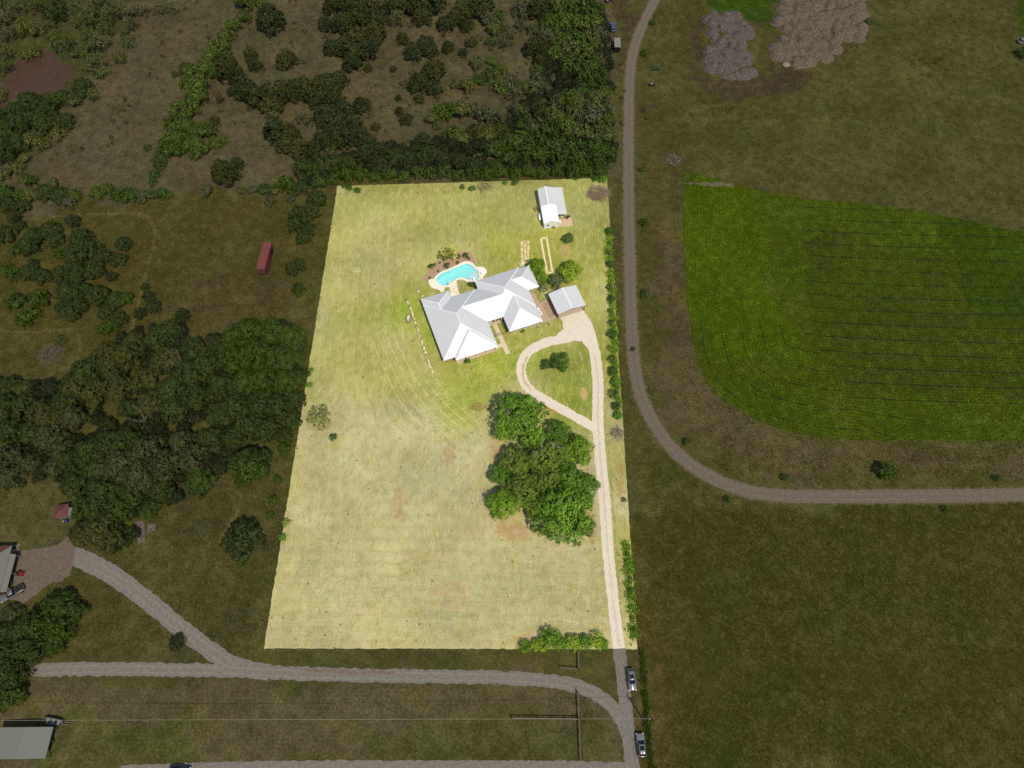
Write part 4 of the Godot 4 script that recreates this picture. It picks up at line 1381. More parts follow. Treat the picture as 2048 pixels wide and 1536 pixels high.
# ---------------------------------------------------------------- the pool
func make_pool() -> void:
	var rim := pool_hole
	var water_line: PackedVector2Array = Geometry2D.offset_polygon(rim, -0.03)[0]
	var o := thing("swimming_pool", "turquoise free-form swimming pool with a pale shallow ledge", "swimming pool", Vector3.ZERO)
	var st := begin()
	var deep_end := Vector2(-22.2, -117.45)
	var shallow := Vector2(-10.74, -120.05)
	var axis := (shallow - deep_end)
	# walls and sloping floor
	for i in rim.size():
		var j := (i + 1) % rim.size()
		quad(st, v3(rim[i], 0.06), v3(rim[j], 0.06), v3(rim[j], -2.3), v3(rim[i], -2.3))
	var plaster := mat(Color(0.62, 0.90, 0.90), 0.7)
	done("basin_wall", st, plaster, o)
	st = begin()
	var grid := Geometry2D.triangulate_polygon(rim)
	for i in range(0, grid.size(), 3):
		var q := []
		for k in 3:
			var p: Vector2 = rim[grid[i + k]]
			var t := clampf((p - deep_end).dot(axis) / axis.length_squared(), 0, 1)
			q.append(v3(p, lerpf(-2.2, -0.55, t)))
		tri(st, q[0], q[1], q[2])
	done("basin_floor", st, plaster, o)
	st = begin()
	prism(st, pts([-13.27, -118.46, -12.76, -119.29, -12.01, -120.13, -11.27, -120.75, -10.46, -120.18, -10.05, -118.98, -10.28, -117.88, -11.31, -117.38, -12.53, -117.83]), -1.4, -0.28, 0.99)
	done("shallow_ledge", st, mat(Color(0.80, 0.84, 0.82), 0.7), o)
	var wm := StandardMaterial3D.new()
	wm.albedo_color = Color(0.42, 0.82, 0.84, 0.24)
	wm.transparency = BaseMaterial3D.TRANSPARENCY_ALPHA
	wm.roughness = 0.03
	sheet("water", water_line, -0.08, wm, Rect2(0, 0, 1, 1), o)
	st = begin()
	prism(st, pts([-22.49, -116.85, -22.05, -116.92, -21.95, -116.51, -22.27, -116.24]), -0.5, 0.1, 0.9)
	done("entry_step", st, mat(Color(0.88, 0.87, 0.84), 0.7), o)
	# deck round it
	var cream := grit(Color(0.871, 0.842, 0.773), 5.0, 0.08, 91, 1.0)
	var outer: PackedVector2Array = curve(pts([-24.88, -116.69, -24.8, -117.53, -24.31, -117.91, -23.48, -117.83, -23.14, -118.52, -22.72, -118.98, -22.18, -119.75, -20.57, -120.75, -18.83, -121.72, -16.94, -122.68, -15.95, -123.46, -14.56, -124.2, -13.15, -124.32, -11.85, -123.7, -11.05, -122.53, -9.9, -122.34, -8.74, -122.19, -7.83, -121.44, -7.53, -120.28, -8.18, -119.29, -8.7, -118.37, -8.91, -117.53, -10.54, -116.69, -10.91, -116.54, -10.63, -115.48, -10.33, -114.28, -10.75, -114.13, -11.21, -115.63, -11.92, -116.39, -12.81, -116.62, -13.84, -117.15, -14.36, -117.83, -15.13, -117.94, -16.26, -117.67, -16.88, -117.3, -16.46, -116.24, -16.16, -114.88, -15.93, -113.68, -15.57, -112.19, -17.92, -111.6, -18.23, -113.08, -18.19, -114.73, -18.06, -115.79, -19.19, -115.09, -20.07, -115.06, -20.04, -113.83, -20.99, -113.08, -21.4, -113.83, -22.3, -114.21, -23.57, -114.58, -24.51, -115.63]), 0.4, true)
	st = begin()
	holed(st, outer, rim, 0.075, Rect2(0, 0, 1, 1))
	for ring in [outer, rim]:
		for i in ring.size():
			var j: int = (i + 1) % ring.size()
			quad(st, v3(ring[i], 0.0), v3(ring[j], 0.0), v3(ring[j], 0.075), v3(ring[i], 0.075))
	ground_kind(done("pool_deck", st, cream), "cream stone deck that winds round the pool")
	# coping stones along the far rim
	var cope := thing("pool_coping", "row of cream coping stones along the far rim of the pool", "coping")
	var mesh := stone_mesh(3, 0.1)
	var coat := mat(Color(0.857, 0.821, 0.733), 0.85)
	var edge: PackedVector2Array = Geometry2D.offset_polygon(rim, 0.28)[0]
	edge = curve(edge, 0.75, true)
	for i in edge.size():
		var p := edge[i]
		if p.x > -9.0 and p.y > -120.0:
			continue
		var s := show_mesh("stone", mesh, coat, cope)
		s.position = v3(p, 0.08)
		s.rotation.y = rng.randf() * TAU
		s.scale = Vector3(0.72, 1, 0.72) * rnd(0.85, 1.15)
	# flagstones of the path to the house
	var path := thing("flagstone_path", "broad flagstone path from the pool deck to the house", "path")
	for i in 6:
		for k in 3:
			var s := show_mesh("flagstone", stone_mesh(20 + i * 3 + k, 0.05), mat([Color(0.830, 0.773, 0.680), Color(0.781, 0.718, 0.626), Color(0.857, 0.808, 0.727)][(i + k) % 3], 0.9), path)
			s.position = v3(Vector2(-17.73, -116.54).lerp(Vector2(-17.08, -112.64), i / 5.5) + Vector2((k - 1) * 0.85 + rnd(-0.1, 0.1), rnd(-0.15, 0.15)), 0.085)
			s.rotation.y = rng.randf() * TAU
			s.scale = Vector3(0.95, 1, 1.0)
	# loungers
	for i in 4:
		var q: Vector2 = [Vector2(-9.55, -121.13), Vector2(-9.03, -120.59), Vector2(-8.51, -119.98), Vector2(-11.25, -117.38)][i]
		var t := thing("sun_lounger", ["white sun lounger nearest the pool on the round terrace", "white sun lounger in the middle of the round terrace", "white sun lounger at the outer rim of the round terrace", "white sun lounger at the house end of the pool"][i], "sun lounger", v3(q, 0.075), 0.6 if i < 3 else 1.9, "white loungers by the pool")
		st = begin()
		box(st, Vector3(0.15, 0.32, 0), Vector3(1.3, 0.07, 0.62))
		done("seat", st, mat(Color(0.9, 0.9, 0.9), 0.6), t)
		st = begin()
		box(st, Vector3(-0.72, 0.5, 0), Vector3(0.62, 0.06, 0.62), Basis(Vector3.BACK, -0.6))
		done("backrest", st, mat(Color(0.9, 0.9, 0.9), 0.6), t)
		for sx in [-0.4, 0.7]:
			for sz in [-0.26, 0.26]:
				st = begin()
				box(st, Vector3(sx, 0.15, sz), Vector3(0.05, 0.3, 0.05))
				done("leg", st, mat(Color(0.8, 0.8, 0.8), 0.5), t)
	# mulch bed with its edging
	ground_kind(sheet("mulch_bed", ragged(Geometry2D.clip_polygons(pts([-26.9, -117.76, -26.21, -118.98, -25.39, -120.21, -25.36, -122.06, -24.9, -123, -23.64, -123.46, -22.17, -124.87, -21.06, -125.97, -19.84, -127.56, -17.51, -127.56, -15.96, -127.71, -14.56, -128.35, -13, -128.11, -11.79, -126.45, -10.97, -124.71, -10.74, -122.84, -11.04, -121.91, -12.45, -122.22, -19.97, -118.52, -23.32, -117, -24.98, -117.45, -25.97, -117]), rim)[0], 0.5, 0.1, 17), 0.03, grit(Color(0.676, 0.545, 0.439), 3.0, 0.4, 92, 1.0)), "brown mulch bed behind the pool")
	var edging := thing("bed_edging", "curved row of tan edging stones round the mulch bed", "edging")
	for p in curve(pts([-15.7, -127.71, -14.55, -128.22, -13.26, -128.16, -12.33, -127.4, -11.72, -126.29, -11.24, -125.03, -10.88, -123.46, -10.92, -122.22]), 0.42):
		var s := show_mesh("stone", stone_mesh(5, 0.22), mat(Color(0.711, 0.601, 0.453), 0.9), edging)
		s.position = v3(p, 0.02)
		s.rotation.y = rng.randf() * TAU
		s.scale = Vector3.ONE * rnd(0.4, 0.55)

# ---------------------------------------------------------------- garden
func make_garden() -> void:
	var st := begin()
	# stone row beside the house
	var row := thing("stone_border", "broken row of pale stones running down the lawn beside the house", "stone border")
	var tones := [mat(Color(0.864, 0.828, 0.733), 0.9), mat(Color(0.830, 0.773, 0.646), 0.9), mat(Color(0.739, 0.670, 0.526), 0.9)]
	for p in curve(pts([-31.34, -110.89, -30.39, -109.01, -29.4, -106.5, -28.42, -104.01, -27.42, -100.98, -26.54, -98.19, -25.48, -95.42, -24.56, -93.23, -23.59, -89.99, -22.21, -86.52]), 0.62):
		if rng.randf() < 0.16:
			continue
		var s := show_mesh("stone", stone_mesh(30 + rng.randi() % 4, 0.45), tones[rng.randi() % 3], row)
		s.position = v3(p + Vector2(rnd(-0.12, 0.12), rnd(-0.1, 0.1)), 0.0)
		s.rotation.y = rng.randf() * TAU
		s.scale = Vector3(rnd(0.4, 0.85), rnd(0.5, 1.0), rnd(0.5, 0.9))
	ground_kind(ribbon("border_soil", pts([-31.33, -110.77, -29.39, -106.38, -27.41, -100.8, -25.47, -95.24, -23.58, -89.81, -22.14, -86.27]), 0.55, 0.022, grit(Color(0.516, 0.449, 0.292), 3.0, 0.4, 93, 1.0), 0.3), "bare soil under the row of stones")
	var ring := thing("stone_ring", "low ring of grey stones on the lawn beside the stone row", "stone ring", v3(Vector2(-30.03, -104.09)))
	for i in 15:
		var t := TAU * i / 15
		var s := show_mesh("stone", stone_mesh(40 + i % 3, 0.3), mat(Color(0.481, 0.421, 0.312), 0.9), ring)
		s.position = Vector3(cos(t) * 0.78, 0, sin(t) * 1.5)
		s.rotation.y = rng.randf() * TAU
		s.scale = Vector3.ONE * 0.6
	st = begin(false)
	var slab := PackedVector2Array()
	for k in 14:
		slab.append(Vector2(cos(TAU * k / 14) * 0.5, sin(TAU * k / 14) * 1.15))
	prism(st, slab, 0.0, 0.3, 0.9)
	var sl := done("stone_slab", st, mat(Color(0.788, 0.732, 0.646), 0.9))
	sl.position = v3(Vector2(-30.03, -104.09), 0.02)
	tag(sl, "long pale oval slab lying inside the stone ring", "slab")
	# two round white planters on the lawn
	for q in [[Vector2(-27.85, -113.41), "white round planter standing alone on the lawn, the farther of two", 0.5], [Vector2(-26.39, -111.75), "white round planter close to the house corner, the nearer of two", 0.42], [Vector2(-23.55, -112.62), "pale planter right against the back corner of the house", 0.36]]:
		var o := thing("planter", q[1], "planter", v3(q[0]), 0.0, "white planters behind the house")
		st = begin(false)
		tube(st, Vector3.ZERO, Vector3(0, 0.45, 0), q[2] * 0.75, q[2], 16)
		done("pot", st, mat(Color(0.857, 0.821, 0.747), 0.7), o)
		st = begin(false)
		tube(st, Vector3(0, 0.4, 0), Vector3(0, 0.47, 0), q[2] * 0.8, q[2] * 0.8, 16)
		done("soil", st, mat(Color(0.690, 0.649, 0.526), 0.9), o)
	# front walk and courtyard
	var conc := grit(Color(0.809, 0.732, 0.626), 5.0, 0.1, 94, 0.6)
	var walk := thing("front_walk", "pale concrete walk from the courtyard out over the front lawn", "walk")
	var n := 9
	for i in n:
		var a := Vector2(-5.35, -102.95).lerp(Vector2(-1.09, -92.33), i / float(n))
		var b := Vector2(-5.35, -102.95).lerp(Vector2(-1.09, -92.33), (i + 0.95) / float(n))
		st = begin()
		bar(st, v3(a, 0.02), v3(b, 0.02), 1.25, 0.1)
		done("slab", st, conc, walk)
	for i in 3:
		var a := Vector2(-2.76, -95.35).lerp(Vector2(-4.83, -94.32), i / 3.0)
		var b := Vector2(-2.76, -95.35).lerp(Vector2(-4.83, -94.32), (i + 0.95) / 3.0)
		st = begin()
		bar(st, v3(a, 0.022), v3(b, 0.022), 1.3, 0.1)
		done("slab", st, conc, walk)
	iron_fence("black iron fence across the mouth of the front courtyard", [Vector2(-4.97, -97.93), Vector2(-2.46, -98.74), Vector2(-0.14, -99.49)])
	iron_fence("black iron fence along the side of the front courtyard", [Vector2(-3.4, -103.63), Vector2(-1.82, -99.67)])
	# side patio
	var tan := grit(Color(0.711, 0.607, 0.513), 4.0, 0.25, 95, 1.0)
	ground_kind(sheet("side_patio", pts([5.28, -112.94, 6.61, -113.1, 8.05, -109.4, 10.31, -110.5, 11.69, -109.79, 13.52, -104.7, 10.61, -103.17, 8.57, -102.3, 7.94, -103.63]), 0.05, tan), "tan paved patio between the house and the carport")
	ground_kind(sheet("patio_lower", pts([8.76, -109.01, 10.44, -110.11, 12.87, -104.96, 10.89, -104.01]), 0.058, grit(Color(0.655, 0.545, 0.433), 3.0, 0.3, 96, 1.0)), "browner square of paving in the patio")
	var strip := thing("garden_walk", "narrow cream stone walk along the little side lawn", "walk")
	for i in 7:
		st = begin()
		bar(st, v3(Vector2(9.64, -114.73).lerp(Vector2(10.39, -110.89), i / 7.0), 0.03), v3(Vector2(9.64, -114.73).lerp(Vector2(10.39, -110.89), (i + 0.93) / 7.0), 0.03), 0.55, 0.12)
		done("slab", st, mat(Color(0.795, 0.697, 0.526), 0.9), strip)
	for i in 3:
		var q: Vector2 = [Vector2(7.74, -106.84), Vector2(8.12, -106.11), Vector2(8.46, -105.35)][i]
		patio_chair(["white patio chair farthest back beside the side wall of the house", "white patio chair between the two others at the side wall", "white patio chair nearest the front corner of the house"][i], q)
	# long frame, stone bed and stepping stones on the back lawn
	var frame := thing("court_border", "long narrow cream border framing a strip of grass", "border")
	var c := [Vector2(8.87, -132.84), Vector2(10.65, -133.06), Vector2(12.16, -120.26), Vector2(10.53, -120.01)]
	for i in 4:
		var a: Vector2 = c[i]
		var b: Vector2 = c[(i + 1) % 4]
		var m := 8 if i % 2 else 2
		for k in m:
			st = begin()
			bar(st, v3(a.lerp(b, k / float(m)), 0.08), v3(a.lerp(b, (k + 0.96) / m), 0.08), 0.62 if i % 2 else 0.56, 0.16)
			done("curb", st, mat(Color(0.830, 0.759, 0.606), 0.9), frame)
	var bed := thing("flagstone_bed", "worn strip of tan flagstones on the back lawn", "paving")
	ground_kind(sheet("bed_soil", ragged(pts([2.28, -132.11, 5.05, -132.24, 5.09, -123.47, 2.51, -123.26]), 0.5, 0.12, 6), 0.024, grit(Color(0.676, 0.594, 0.386), 3.0, 0.4, 97, 2.0)), "bare tan soil between the flagstones")
	for i in 11:
		for k in 3:
			var s := show_mesh("flagstone", stone_mesh(60 + (i * 3 + k) % 7, 0.07), mat([Color(0.781, 0.711, 0.513), Color(0.725, 0.656, 0.446), Color(0.816, 0.752, 0.580)][(i * 2 + k) % 3], 0.9), bed)
			s.position = v3(Vector2(2.55, -131.68).lerp(Vector2(2.71, -123.67), i / 10.0) + Vector2(0.45 + k * 0.95 + rnd(-0.12, 0.12), rnd(-0.15, 0.15)), 0.02)
			s.rotation.y = rng.randf() * TAU
			s.scale = Vector3(0.95, 1, 1.1) * rnd(0.85, 1.1)
	var steps := thing("stepping_stones", "two short lines of white stepping stones behind the house", "stepping stones")
	for i in 4:
		for k in 2:
			st = begin()
			box(st, Vector3(0, 0.04, 0), Vector3(0.32, 0.1, 0.36))
			var s := done("stone", st, mat(Color(0.864, 0.835, 0.747), 0.9), steps)
			s.position = v3(Vector2(2.99, -123.88).lerp(Vector2(2.84, -122.72), i / 3.0) + Vector2(k * 0.62, 0), 0.02)
	# workshop apron and things on it
	ground_kind(sheet("workshop_apron", pts([14.52, -140.43, 18.8, -140.95, 18.91, -137.93, 14.42, -137.3]), 0.04, grit(Color(0.781, 0.670, 0.546), 4.0, 0.2, 98, 0.8)), "pinkish concrete apron of the workshop")
	var smoker := thing("smoker", "black barrel smoker on the workshop apron", "smoker", v3(Vector2(17.61, -140.72)), 0.5)
	st = begin(false)
	tube(st, Vector3(-0.55, 0.85, 0), Vector3(0.55, 0.85, 0), 0.34, 0.34, 14)
	done("barrel", st, mat(Color(0.04, 0.04, 0.04), 0.6), smoker)
	st = begin(false)
	tube(st, Vector3(-0.45, 1.1, 0), Vector3(-0.45, 1.75, 0), 0.08, 0.08, 10)
	done("chimney", st, mat(Color(0.05, 0.05, 0.05), 0.6), smoker)
	for x in [-0.4, 0.4]:
		for z in [-0.25, 0.25]:
			st = begin()
			bar(st, Vector3(x, 0.0, z), Vector3(x, 0.65, z * 0.8), 0.05, 0.05)
			done("leg", st, mat(Color(0.05, 0.05, 0.05), 0.6), smoker)
	st = begin()
	box(st, Vector3(0, 0.8, 0.5), Vector3(1.0, 0.05, 0.3))
	done("shelf", st, mat(Color(0.7, 0.68, 0.62), 0.6), smoker)
	for i in 2:
		patio_chair(["white chair on the workshop apron against the white wall", "white chair under the front of the lean-to"][i], [Vector2(15.01, -138.92), Vector2(15.58, -141.06)][i])
	var tank := thing("storage_tank", "white storage tank lying along the far wall of the workshop", "tank", v3(Vector2(8.72, -140.83)), deg_to_rad(97))
	st = begin(false)
	tube(st, Vector3(-1.2, 0.6, 0), Vector3(1.2, 0.6, 0), 0.42, 0.42, 16)
	done("drum", st, mat(Color(0.9, 0.9, 0.9), 0.5), tank)
	for x in [-0.8, 0.8]:
		st = begin()
		box(st, Vector3(x, 0.12, 0), Vector3(0.12, 0.26, 0.8))
		done("cradle", st, mat(Color(0.3, 0.3, 0.3), 0.8), tank)
	brush_pile("heap of dry brown brush beside the workshop wall", Vector2(7.66, -144.53), 1.1, 0.9, 26, Color(0.516, 0.394, 0.266), 501)
	brush_pile("great heap of purple brown dead branches in the corner of the lot", Vector2(27.9, -150.56), 3.6, 1.7, 240, Color(0.544, 0.442, 0.379), 502)
	brush_pile("silvery dead tree lying in a heap inside the bend of the track", Vector2(-130.32, -92.36), 3.4, 1.6, 90, Color(0.356, 0.331, 0.312), 503)
	brush_pile("heap of dry grey branches against the far hedge of the lot", Vector2(-9.02, -153.34), 2.4, 1.3, 60, Color(0.516, 0.469, 0.359), 504)
	brush_pile("grey dead brush in the road hedge beside the grove", Vector2(28.34, -68.04), 2.0, 1.3, 70, Color(0.516, 0.476, 0.406), 505)

func brush_pile(label: String, at: Vector2, r: float, h: float, n: int, col: Color, seed_: int) -> void:
	var g := RandomNumberGenerator.new()
	g.seed = seed_
	var st := begin(false)
	for i in n:
		var t := g.randf_range(0, TAU)
		var k := sqrt(g.randf()) * r
		var p := Vector3(cos(t) * k, 0, sin(t) * k * 0.9)
		p.y = maxf(0.05, h * (1.0 - k * k / (r * r)) * g.randf())
		var d := Vector3(g.randfn(), g.randfn() * 0.22, g.randfn()).normalized() * g.randf_range(0.5, 1.4) * minf(r, 2.4) * 0.6
		var w := g.randf_range(0.02, 0.075)
		var e := p + d
		e.y = maxf(e.y, 0.04)
		tube(st, p - d * 0.4, e, w, w * 0.5, 5, false)
		for q in 2:
			tube(st, p.lerp(e, g.randf()), e + Vector3(g.randfn(), absf(g.randfn()) * 0.4, g.randfn()) * 0.35, w * 0.4, w * 0.15, 4, false)
	var o := thing("brush_pile", label, "brush pile", v3(at))
	done("branches", st, mat(col, 0.9), o).set_meta("kind", "stuff")

func iron_fence(label: String, line: Array) -> void:
	var o := thing("iron_fence", label, "fence")
	var black := mat(Color(0.05, 0.05, 0.05), 0.5)
	for i in line.size() - 1:
		for y in [0.25, 1.1]:
			var st := begin()
			bar(st, v3(line[i], y), v3(line[i + 1], y), 0.05, 0.05)
			done("rail", st, black, o)
		var n := int(line[i].distance_to(line[i + 1]) / 0.9)
		for k in n + 1:
			var st := begin()
			var q: Vector2 = line[i].lerp(line[i + 1], float(k) / n)
			bar(st, v3(q, 0.0), v3(q, 1.25), 0.06, 0.06)
			done("post", st, black, o)

func patio_chair(label: String, at: Vector2) -> void:
	var o := thing("patio_chair", label, "chair", v3(at, 0.05), rng.randf() * TAU)
	var white := mat(Color(0.9, 0.9, 0.88), 0.6)
	var st := begin()
	box(st, Vector3(0, 0.42, 0), Vector3(0.55, 0.06, 0.55))
	done("seat", st, white, o)
	st = begin()
	box(st, Vector3(0, 0.72, -0.27), Vector3(0.55, 0.55, 0.05), Basis(Vector3.RIGHT, -0.2))
	done("backrest", st, white, o)
	for x in [-0.24, 0.24]:
		for z in [-0.24, 0.24]:
			st = begin()
			box(st, Vector3(x, 0.2, z), Vector3(0.05, 0.4, 0.05))
			done("leg", st, white, o)

# ---------------------------------------------------------------- trees and shrubs
func make_plants() -> void:
	var w := Color(0.6, 0.6, 0.6)
	var oaks := []
	for i in 4:
		oaks.append(crown(100 + i, 6.0, 8.6, 0.8, 19, 1.85, 0.55, 0.45, 18, 32, w, 0.0, 0.2))
	var cedars := []
	for i in 3:
		cedars.append(crown(200 + i, 2.7, 4.2, 0.2, 16, 0.95, 0.3, 0.34, 13, 22, w, 0.4, 0.17))
	var bushes := []
	for i in 4:
		bushes.append(crown(300 + i, 2.3, 2.9, 0.3, 8, 0.95, 0.42, 0.34, 11, 20, w, 0.15, 0.2))
	var airy := []
	for i in 2:
		airy.append(crown(400 + i, 3.2, 4.4, 0.8, 9, 1.1, 0.4, 0.36, 8, 15, w, 0.3, 0.2))
	var oak_wood := limbs(1, 8.0, 6.0, 0.42, 6)
	var small_wood := limbs(2, 3.2, 2.2, 0.13, 5)
	var bark := Color(0.16, 0.13, 0.10)
	kind_of_tree("oak", "oak_tree", "oak", "tree", 6.0, oaks, oak_wood, bark, [[Color(0.0501, 0.0752, 0.0098), "dark green"], [Color(0.0769, 0.0860, 0.0144), "olive green"], [Color(0.0543, 0.0917, 0.0079), "fresh green"], [Color(0.0769, 0.0879, 0.0251), "greyish green"]])  # kinds outside the lot: leaf tints darkened to imitate dimmed light
	kind_of_tree("cedar", "cedar_tree", "cedar", "tree", 2.7, cedars, limbs(3, 4.2, 2.2, 0.2, 6), bark, [[Color(0.0487, 0.0590, 0.0070), "dark round"], [Color(0.0634, 0.0684, 0.0088), "brownish round"], [Color(0.0410, 0.0560, 0.0120), "deep green round"]])
	kind_of_tree("brush", "scrub_bush", "scrub bush", "bush", 2.3, bushes, small_wood, bark, [[Color(0.0879, 0.1284, 0.0132), "leafy green"], [Color(0.1128, 0.1284, 0.0269), "pale olive"], [Color(0.0603, 0.1060, 0.0088), "deep green"], [Color(0.0958, 0.1060, 0.0441), "greyish"]])
	kind_of_tree("mesquite", "mesquite_bush", "mesquite", "bush", 3.2, airy, small_wood, bark, [[Color(0.1041, 0.1191, 0.0234), "feathery olive"], [Color(0.0842, 0.1147, 0.0186), "feathery green"], [Color(0.1218, 0.1237, 0.0441), "feathery grey green"]])
	kind_of_tree("shade", "shade_tree", "shade tree", "tree", 6.0, oaks, oak_wood, bark, [[Color(0.1851, 0.3610, 0.0288), "bright green"], [Color(0.1911, 0.2879, 0.0371), "olive green"], [Color(0.2227, 0.3876, 0.0234), "yellowish green"], [Color(0.1412, 0.2879, 0.0269), "deep green"], [Color(0.3692, 0.5371, 0.0371), "lime green"]])
	kind_of_tree("lime", "garden_tree", "garden tree", "tree", 2.3, bushes, small_wood, bark, [[Color(0.3347, 0.4944, 0.0371), "lime green"], [Color(0.1623, 0.3356, 0.0171), "green"], [Color(0.1623, 0.2114, 0.0831), "grey green"], [Color(0.3264, 0.3786, 0.1519), "pale grey green"]])
	kind_of_tree("shrub", "garden_shrub", "shrub", "shrub", 2.3, bushes, small_wood, bark, [[Color(0.1678, 0.3356, 0.0307), "bright green"], [Color(0.0805, 0.1697, 0.0234), "dark green"], [Color(0.1623, 0.2243, 0.0546), "dull green"], [Color(0.3022, 0.4247, 0.0417), "yellow green"]])

	# woods and brush round the lot, in the dimmed leaf tints
	wood("brush above the pond", 4, [["mesquite", [-188.0, -231.9, 3.7, -184.8, -237.5, 3.8, -177.9, -239.2, 3.4, -182.9, -222.6, 3.3, -170.3, -228.5, 2.6, -181.1, -213.6, 2.9, -163.9, -239.2, 3.4, -158.2, -236.1, 3.8, -154.3, -238.9, 3.8, -157.4, -229.4, 3.4, -153.0, -230.5, 3.7, -148.2, -233.3, 3.8, -144.3, -236.1, 3.8, -139.2, -237.7, 3.4, -132.1, -239.4, 3.0, -148.6, -226.9, 3.0, -142.0, -224.9, 1.8, -139.9, -228.5, 2.6, -161.2, -217.0, 3.6, -152.7, -215.7, 3.6, -148.9, -218.4, 3.7, -139.6, -220.2, 2.9, -147.8, -207.8, 3.9, -179.1, -205.9, 2.9, -154.1, -223.1, 2.6, -190.4, -226.4, 3.7, -193.6, -238.9, 3.8], -1],
		["brush", [-179.8, -226.3, 2.6, -174.7, -226.2, 2.8, -127.5, -239.1, 2.3, -168.5, -225.2, 2.2, -157.3, -214.3, 1.8, -144.8, -204.8, 2.5, -174.1, -213.5, 2.2, -172.0, -215.3, 2.2, -140.5, -212.0, 2.2], 1], ["oak", [-169.2, -235.2, 4.1], 0]])
	wood("thicket below the pond", 4, [["oak", [-149.0, -196.3, 3.5, -155.6, -192.5, 2.8, -163.6, -187.7, 3.8, -168.7, -184.4, 3.4, -157.6, -184.4, 3.4, -167.0, -174.8, 4.1, -162.8, -179.6, 3.7, -156.4, -178.0, 3.7, -150.8, -180.6, 2.9, -165.7, -165.1, 3.6, -162.4, -169.4, 3.0, -171.7, -171.5, 4.0, -175.9, -183.3, 3.4, -160.2, -181.2, 3.1], 0], ["oak", [-157.0, -189.8, 2.4], 2],
		["brush", [-150.4, -190.1, 2.4, -145.8, -195.1, 2.1, -159.2, -171.7, 3.0, -155.7, -170.5, 2.3, -152.0, -175.3, 2.7, -160.9, -160.7, 2.3, -163.9, -157.5, 2.3, -144.4, -192.9, 1.7, -159.7, -164.5, 2.0, -177.3, -195.3, 1.7, -177.8, -192.5, 2.4], 1]])
	wood("hedge line down the pasture", 7, [["brush", [-100.3, -240.9, 3.8, -94.2, -242.0, 2.3, -99.3, -233.3, 2.4, -102.5, -228.5, 2.6, -103.8, -222.8, 2.9, -105.4, -217.3, 3.3, -108.1, -212.3, 2.9, -110.6, -202.9, 3.6, -114.7, -204.8, 2.5, -107.8, -205.9, 2.9, -109.0, -195.3, 3.9, -107.5, -191.6, 3.1, -113.4, -198.6, 2.5, -112.9, -184.8, 3.4, -109.0, -186.2, 3.1, -101.9, -175.8, 3.0, -98.7, -171.6, 2.3, -96.6, -173.1, 1.7, -106.6, -170.2, 3.0, -102.8, -168.0, 3.0], 0],
		["brush", [-103.0, -213.3, 2.5, -104.9, -203.8, 2.1, -114.7, -180.5, 2.7, -110.0, -179.0, 3.4, -106.0, -175.8, 3.0, -114.8, -170.2, 3.0, -112.1, -173.4, 3.4, -114.0, -166.0, 2.6, -114.9, -162.0, 2.0, -115.7, -157.8, 1.6, -115.8, -154.8, 1.3, -110.2, -167.2, 2.3, -119.3, -204.3, 1.2, -120.9, -169.6, 1.2], 2]])
	wood("open pasture beyond the lot", 4, [["cedar", [-87.8, -228.2, 4.3, -68.6, -229.1, 2.4, -93.4, -212.5, 2.2, -91.1, -208.0, 2.3, -80.2, -209.7, 3.4, -98.3, -201.6, 4.1, -91.5, -155.5, 3.7, -89.5, -161.8, 2.0, -100.6, -181.4, 1.7, -97.8, -195.0, 1.2, -101.0, -191.9, 1.2, -39.7, -221.6, 2.0, -51.2, -207.3, 1.4, -42.1, -206.8, 1.1, -39.3, -192.5, 1.0, -38.3, -185.8, 1.4, -35.9, -181.8, 2.0, -46.2, -178.8, 1.4], -1]])
	wood("long cedar brake", 6, [["cedar", [-91.2, -193.2, 3.5, -87.1, -189.1, 3.5, -84.7, -194.4, 2.8, -81.6, -186.8, 3.5, -77.4, -192.7, 3.5, -73.2, -193.9, 3.5, -68.8, -192.7, 3.5, -64.8, -196.5, 4.4, -60.9, -199.3, 3.5, -65.9, -190.3, 3.5, -61.4, -188.9, 3.8, -62.3, -181.9, 3.8, -58.2, -184.0, 4.1, -59.2, -176.4, 3.4, -54.5, -179.8, 3.4, -51.1, -187.6, 2.9, -79.8, -179.1, 2.7, -77.9, -173.0, 3.4, -75.0, -175.5, 3.0, -74.1, -169.7, 3.3, -69.7, -167.5, 3.3, -65.6, -166.8, 2.7, -62.6, -169.9, 3.0, -58.5, -169.9, 3.0, -55.4, -172.1, 3.0, -50.5, -173.2, 3.0, -47.7, -169.9, 3.0, -72.6, -175.0, 2.0], -1], ["mesquite", [-69.7, -181.5, 3.1, -79.7, -199.4, 3.2, -81.4, -183.1, 2.2, -58.9, -165.3, 2.6], 2]])
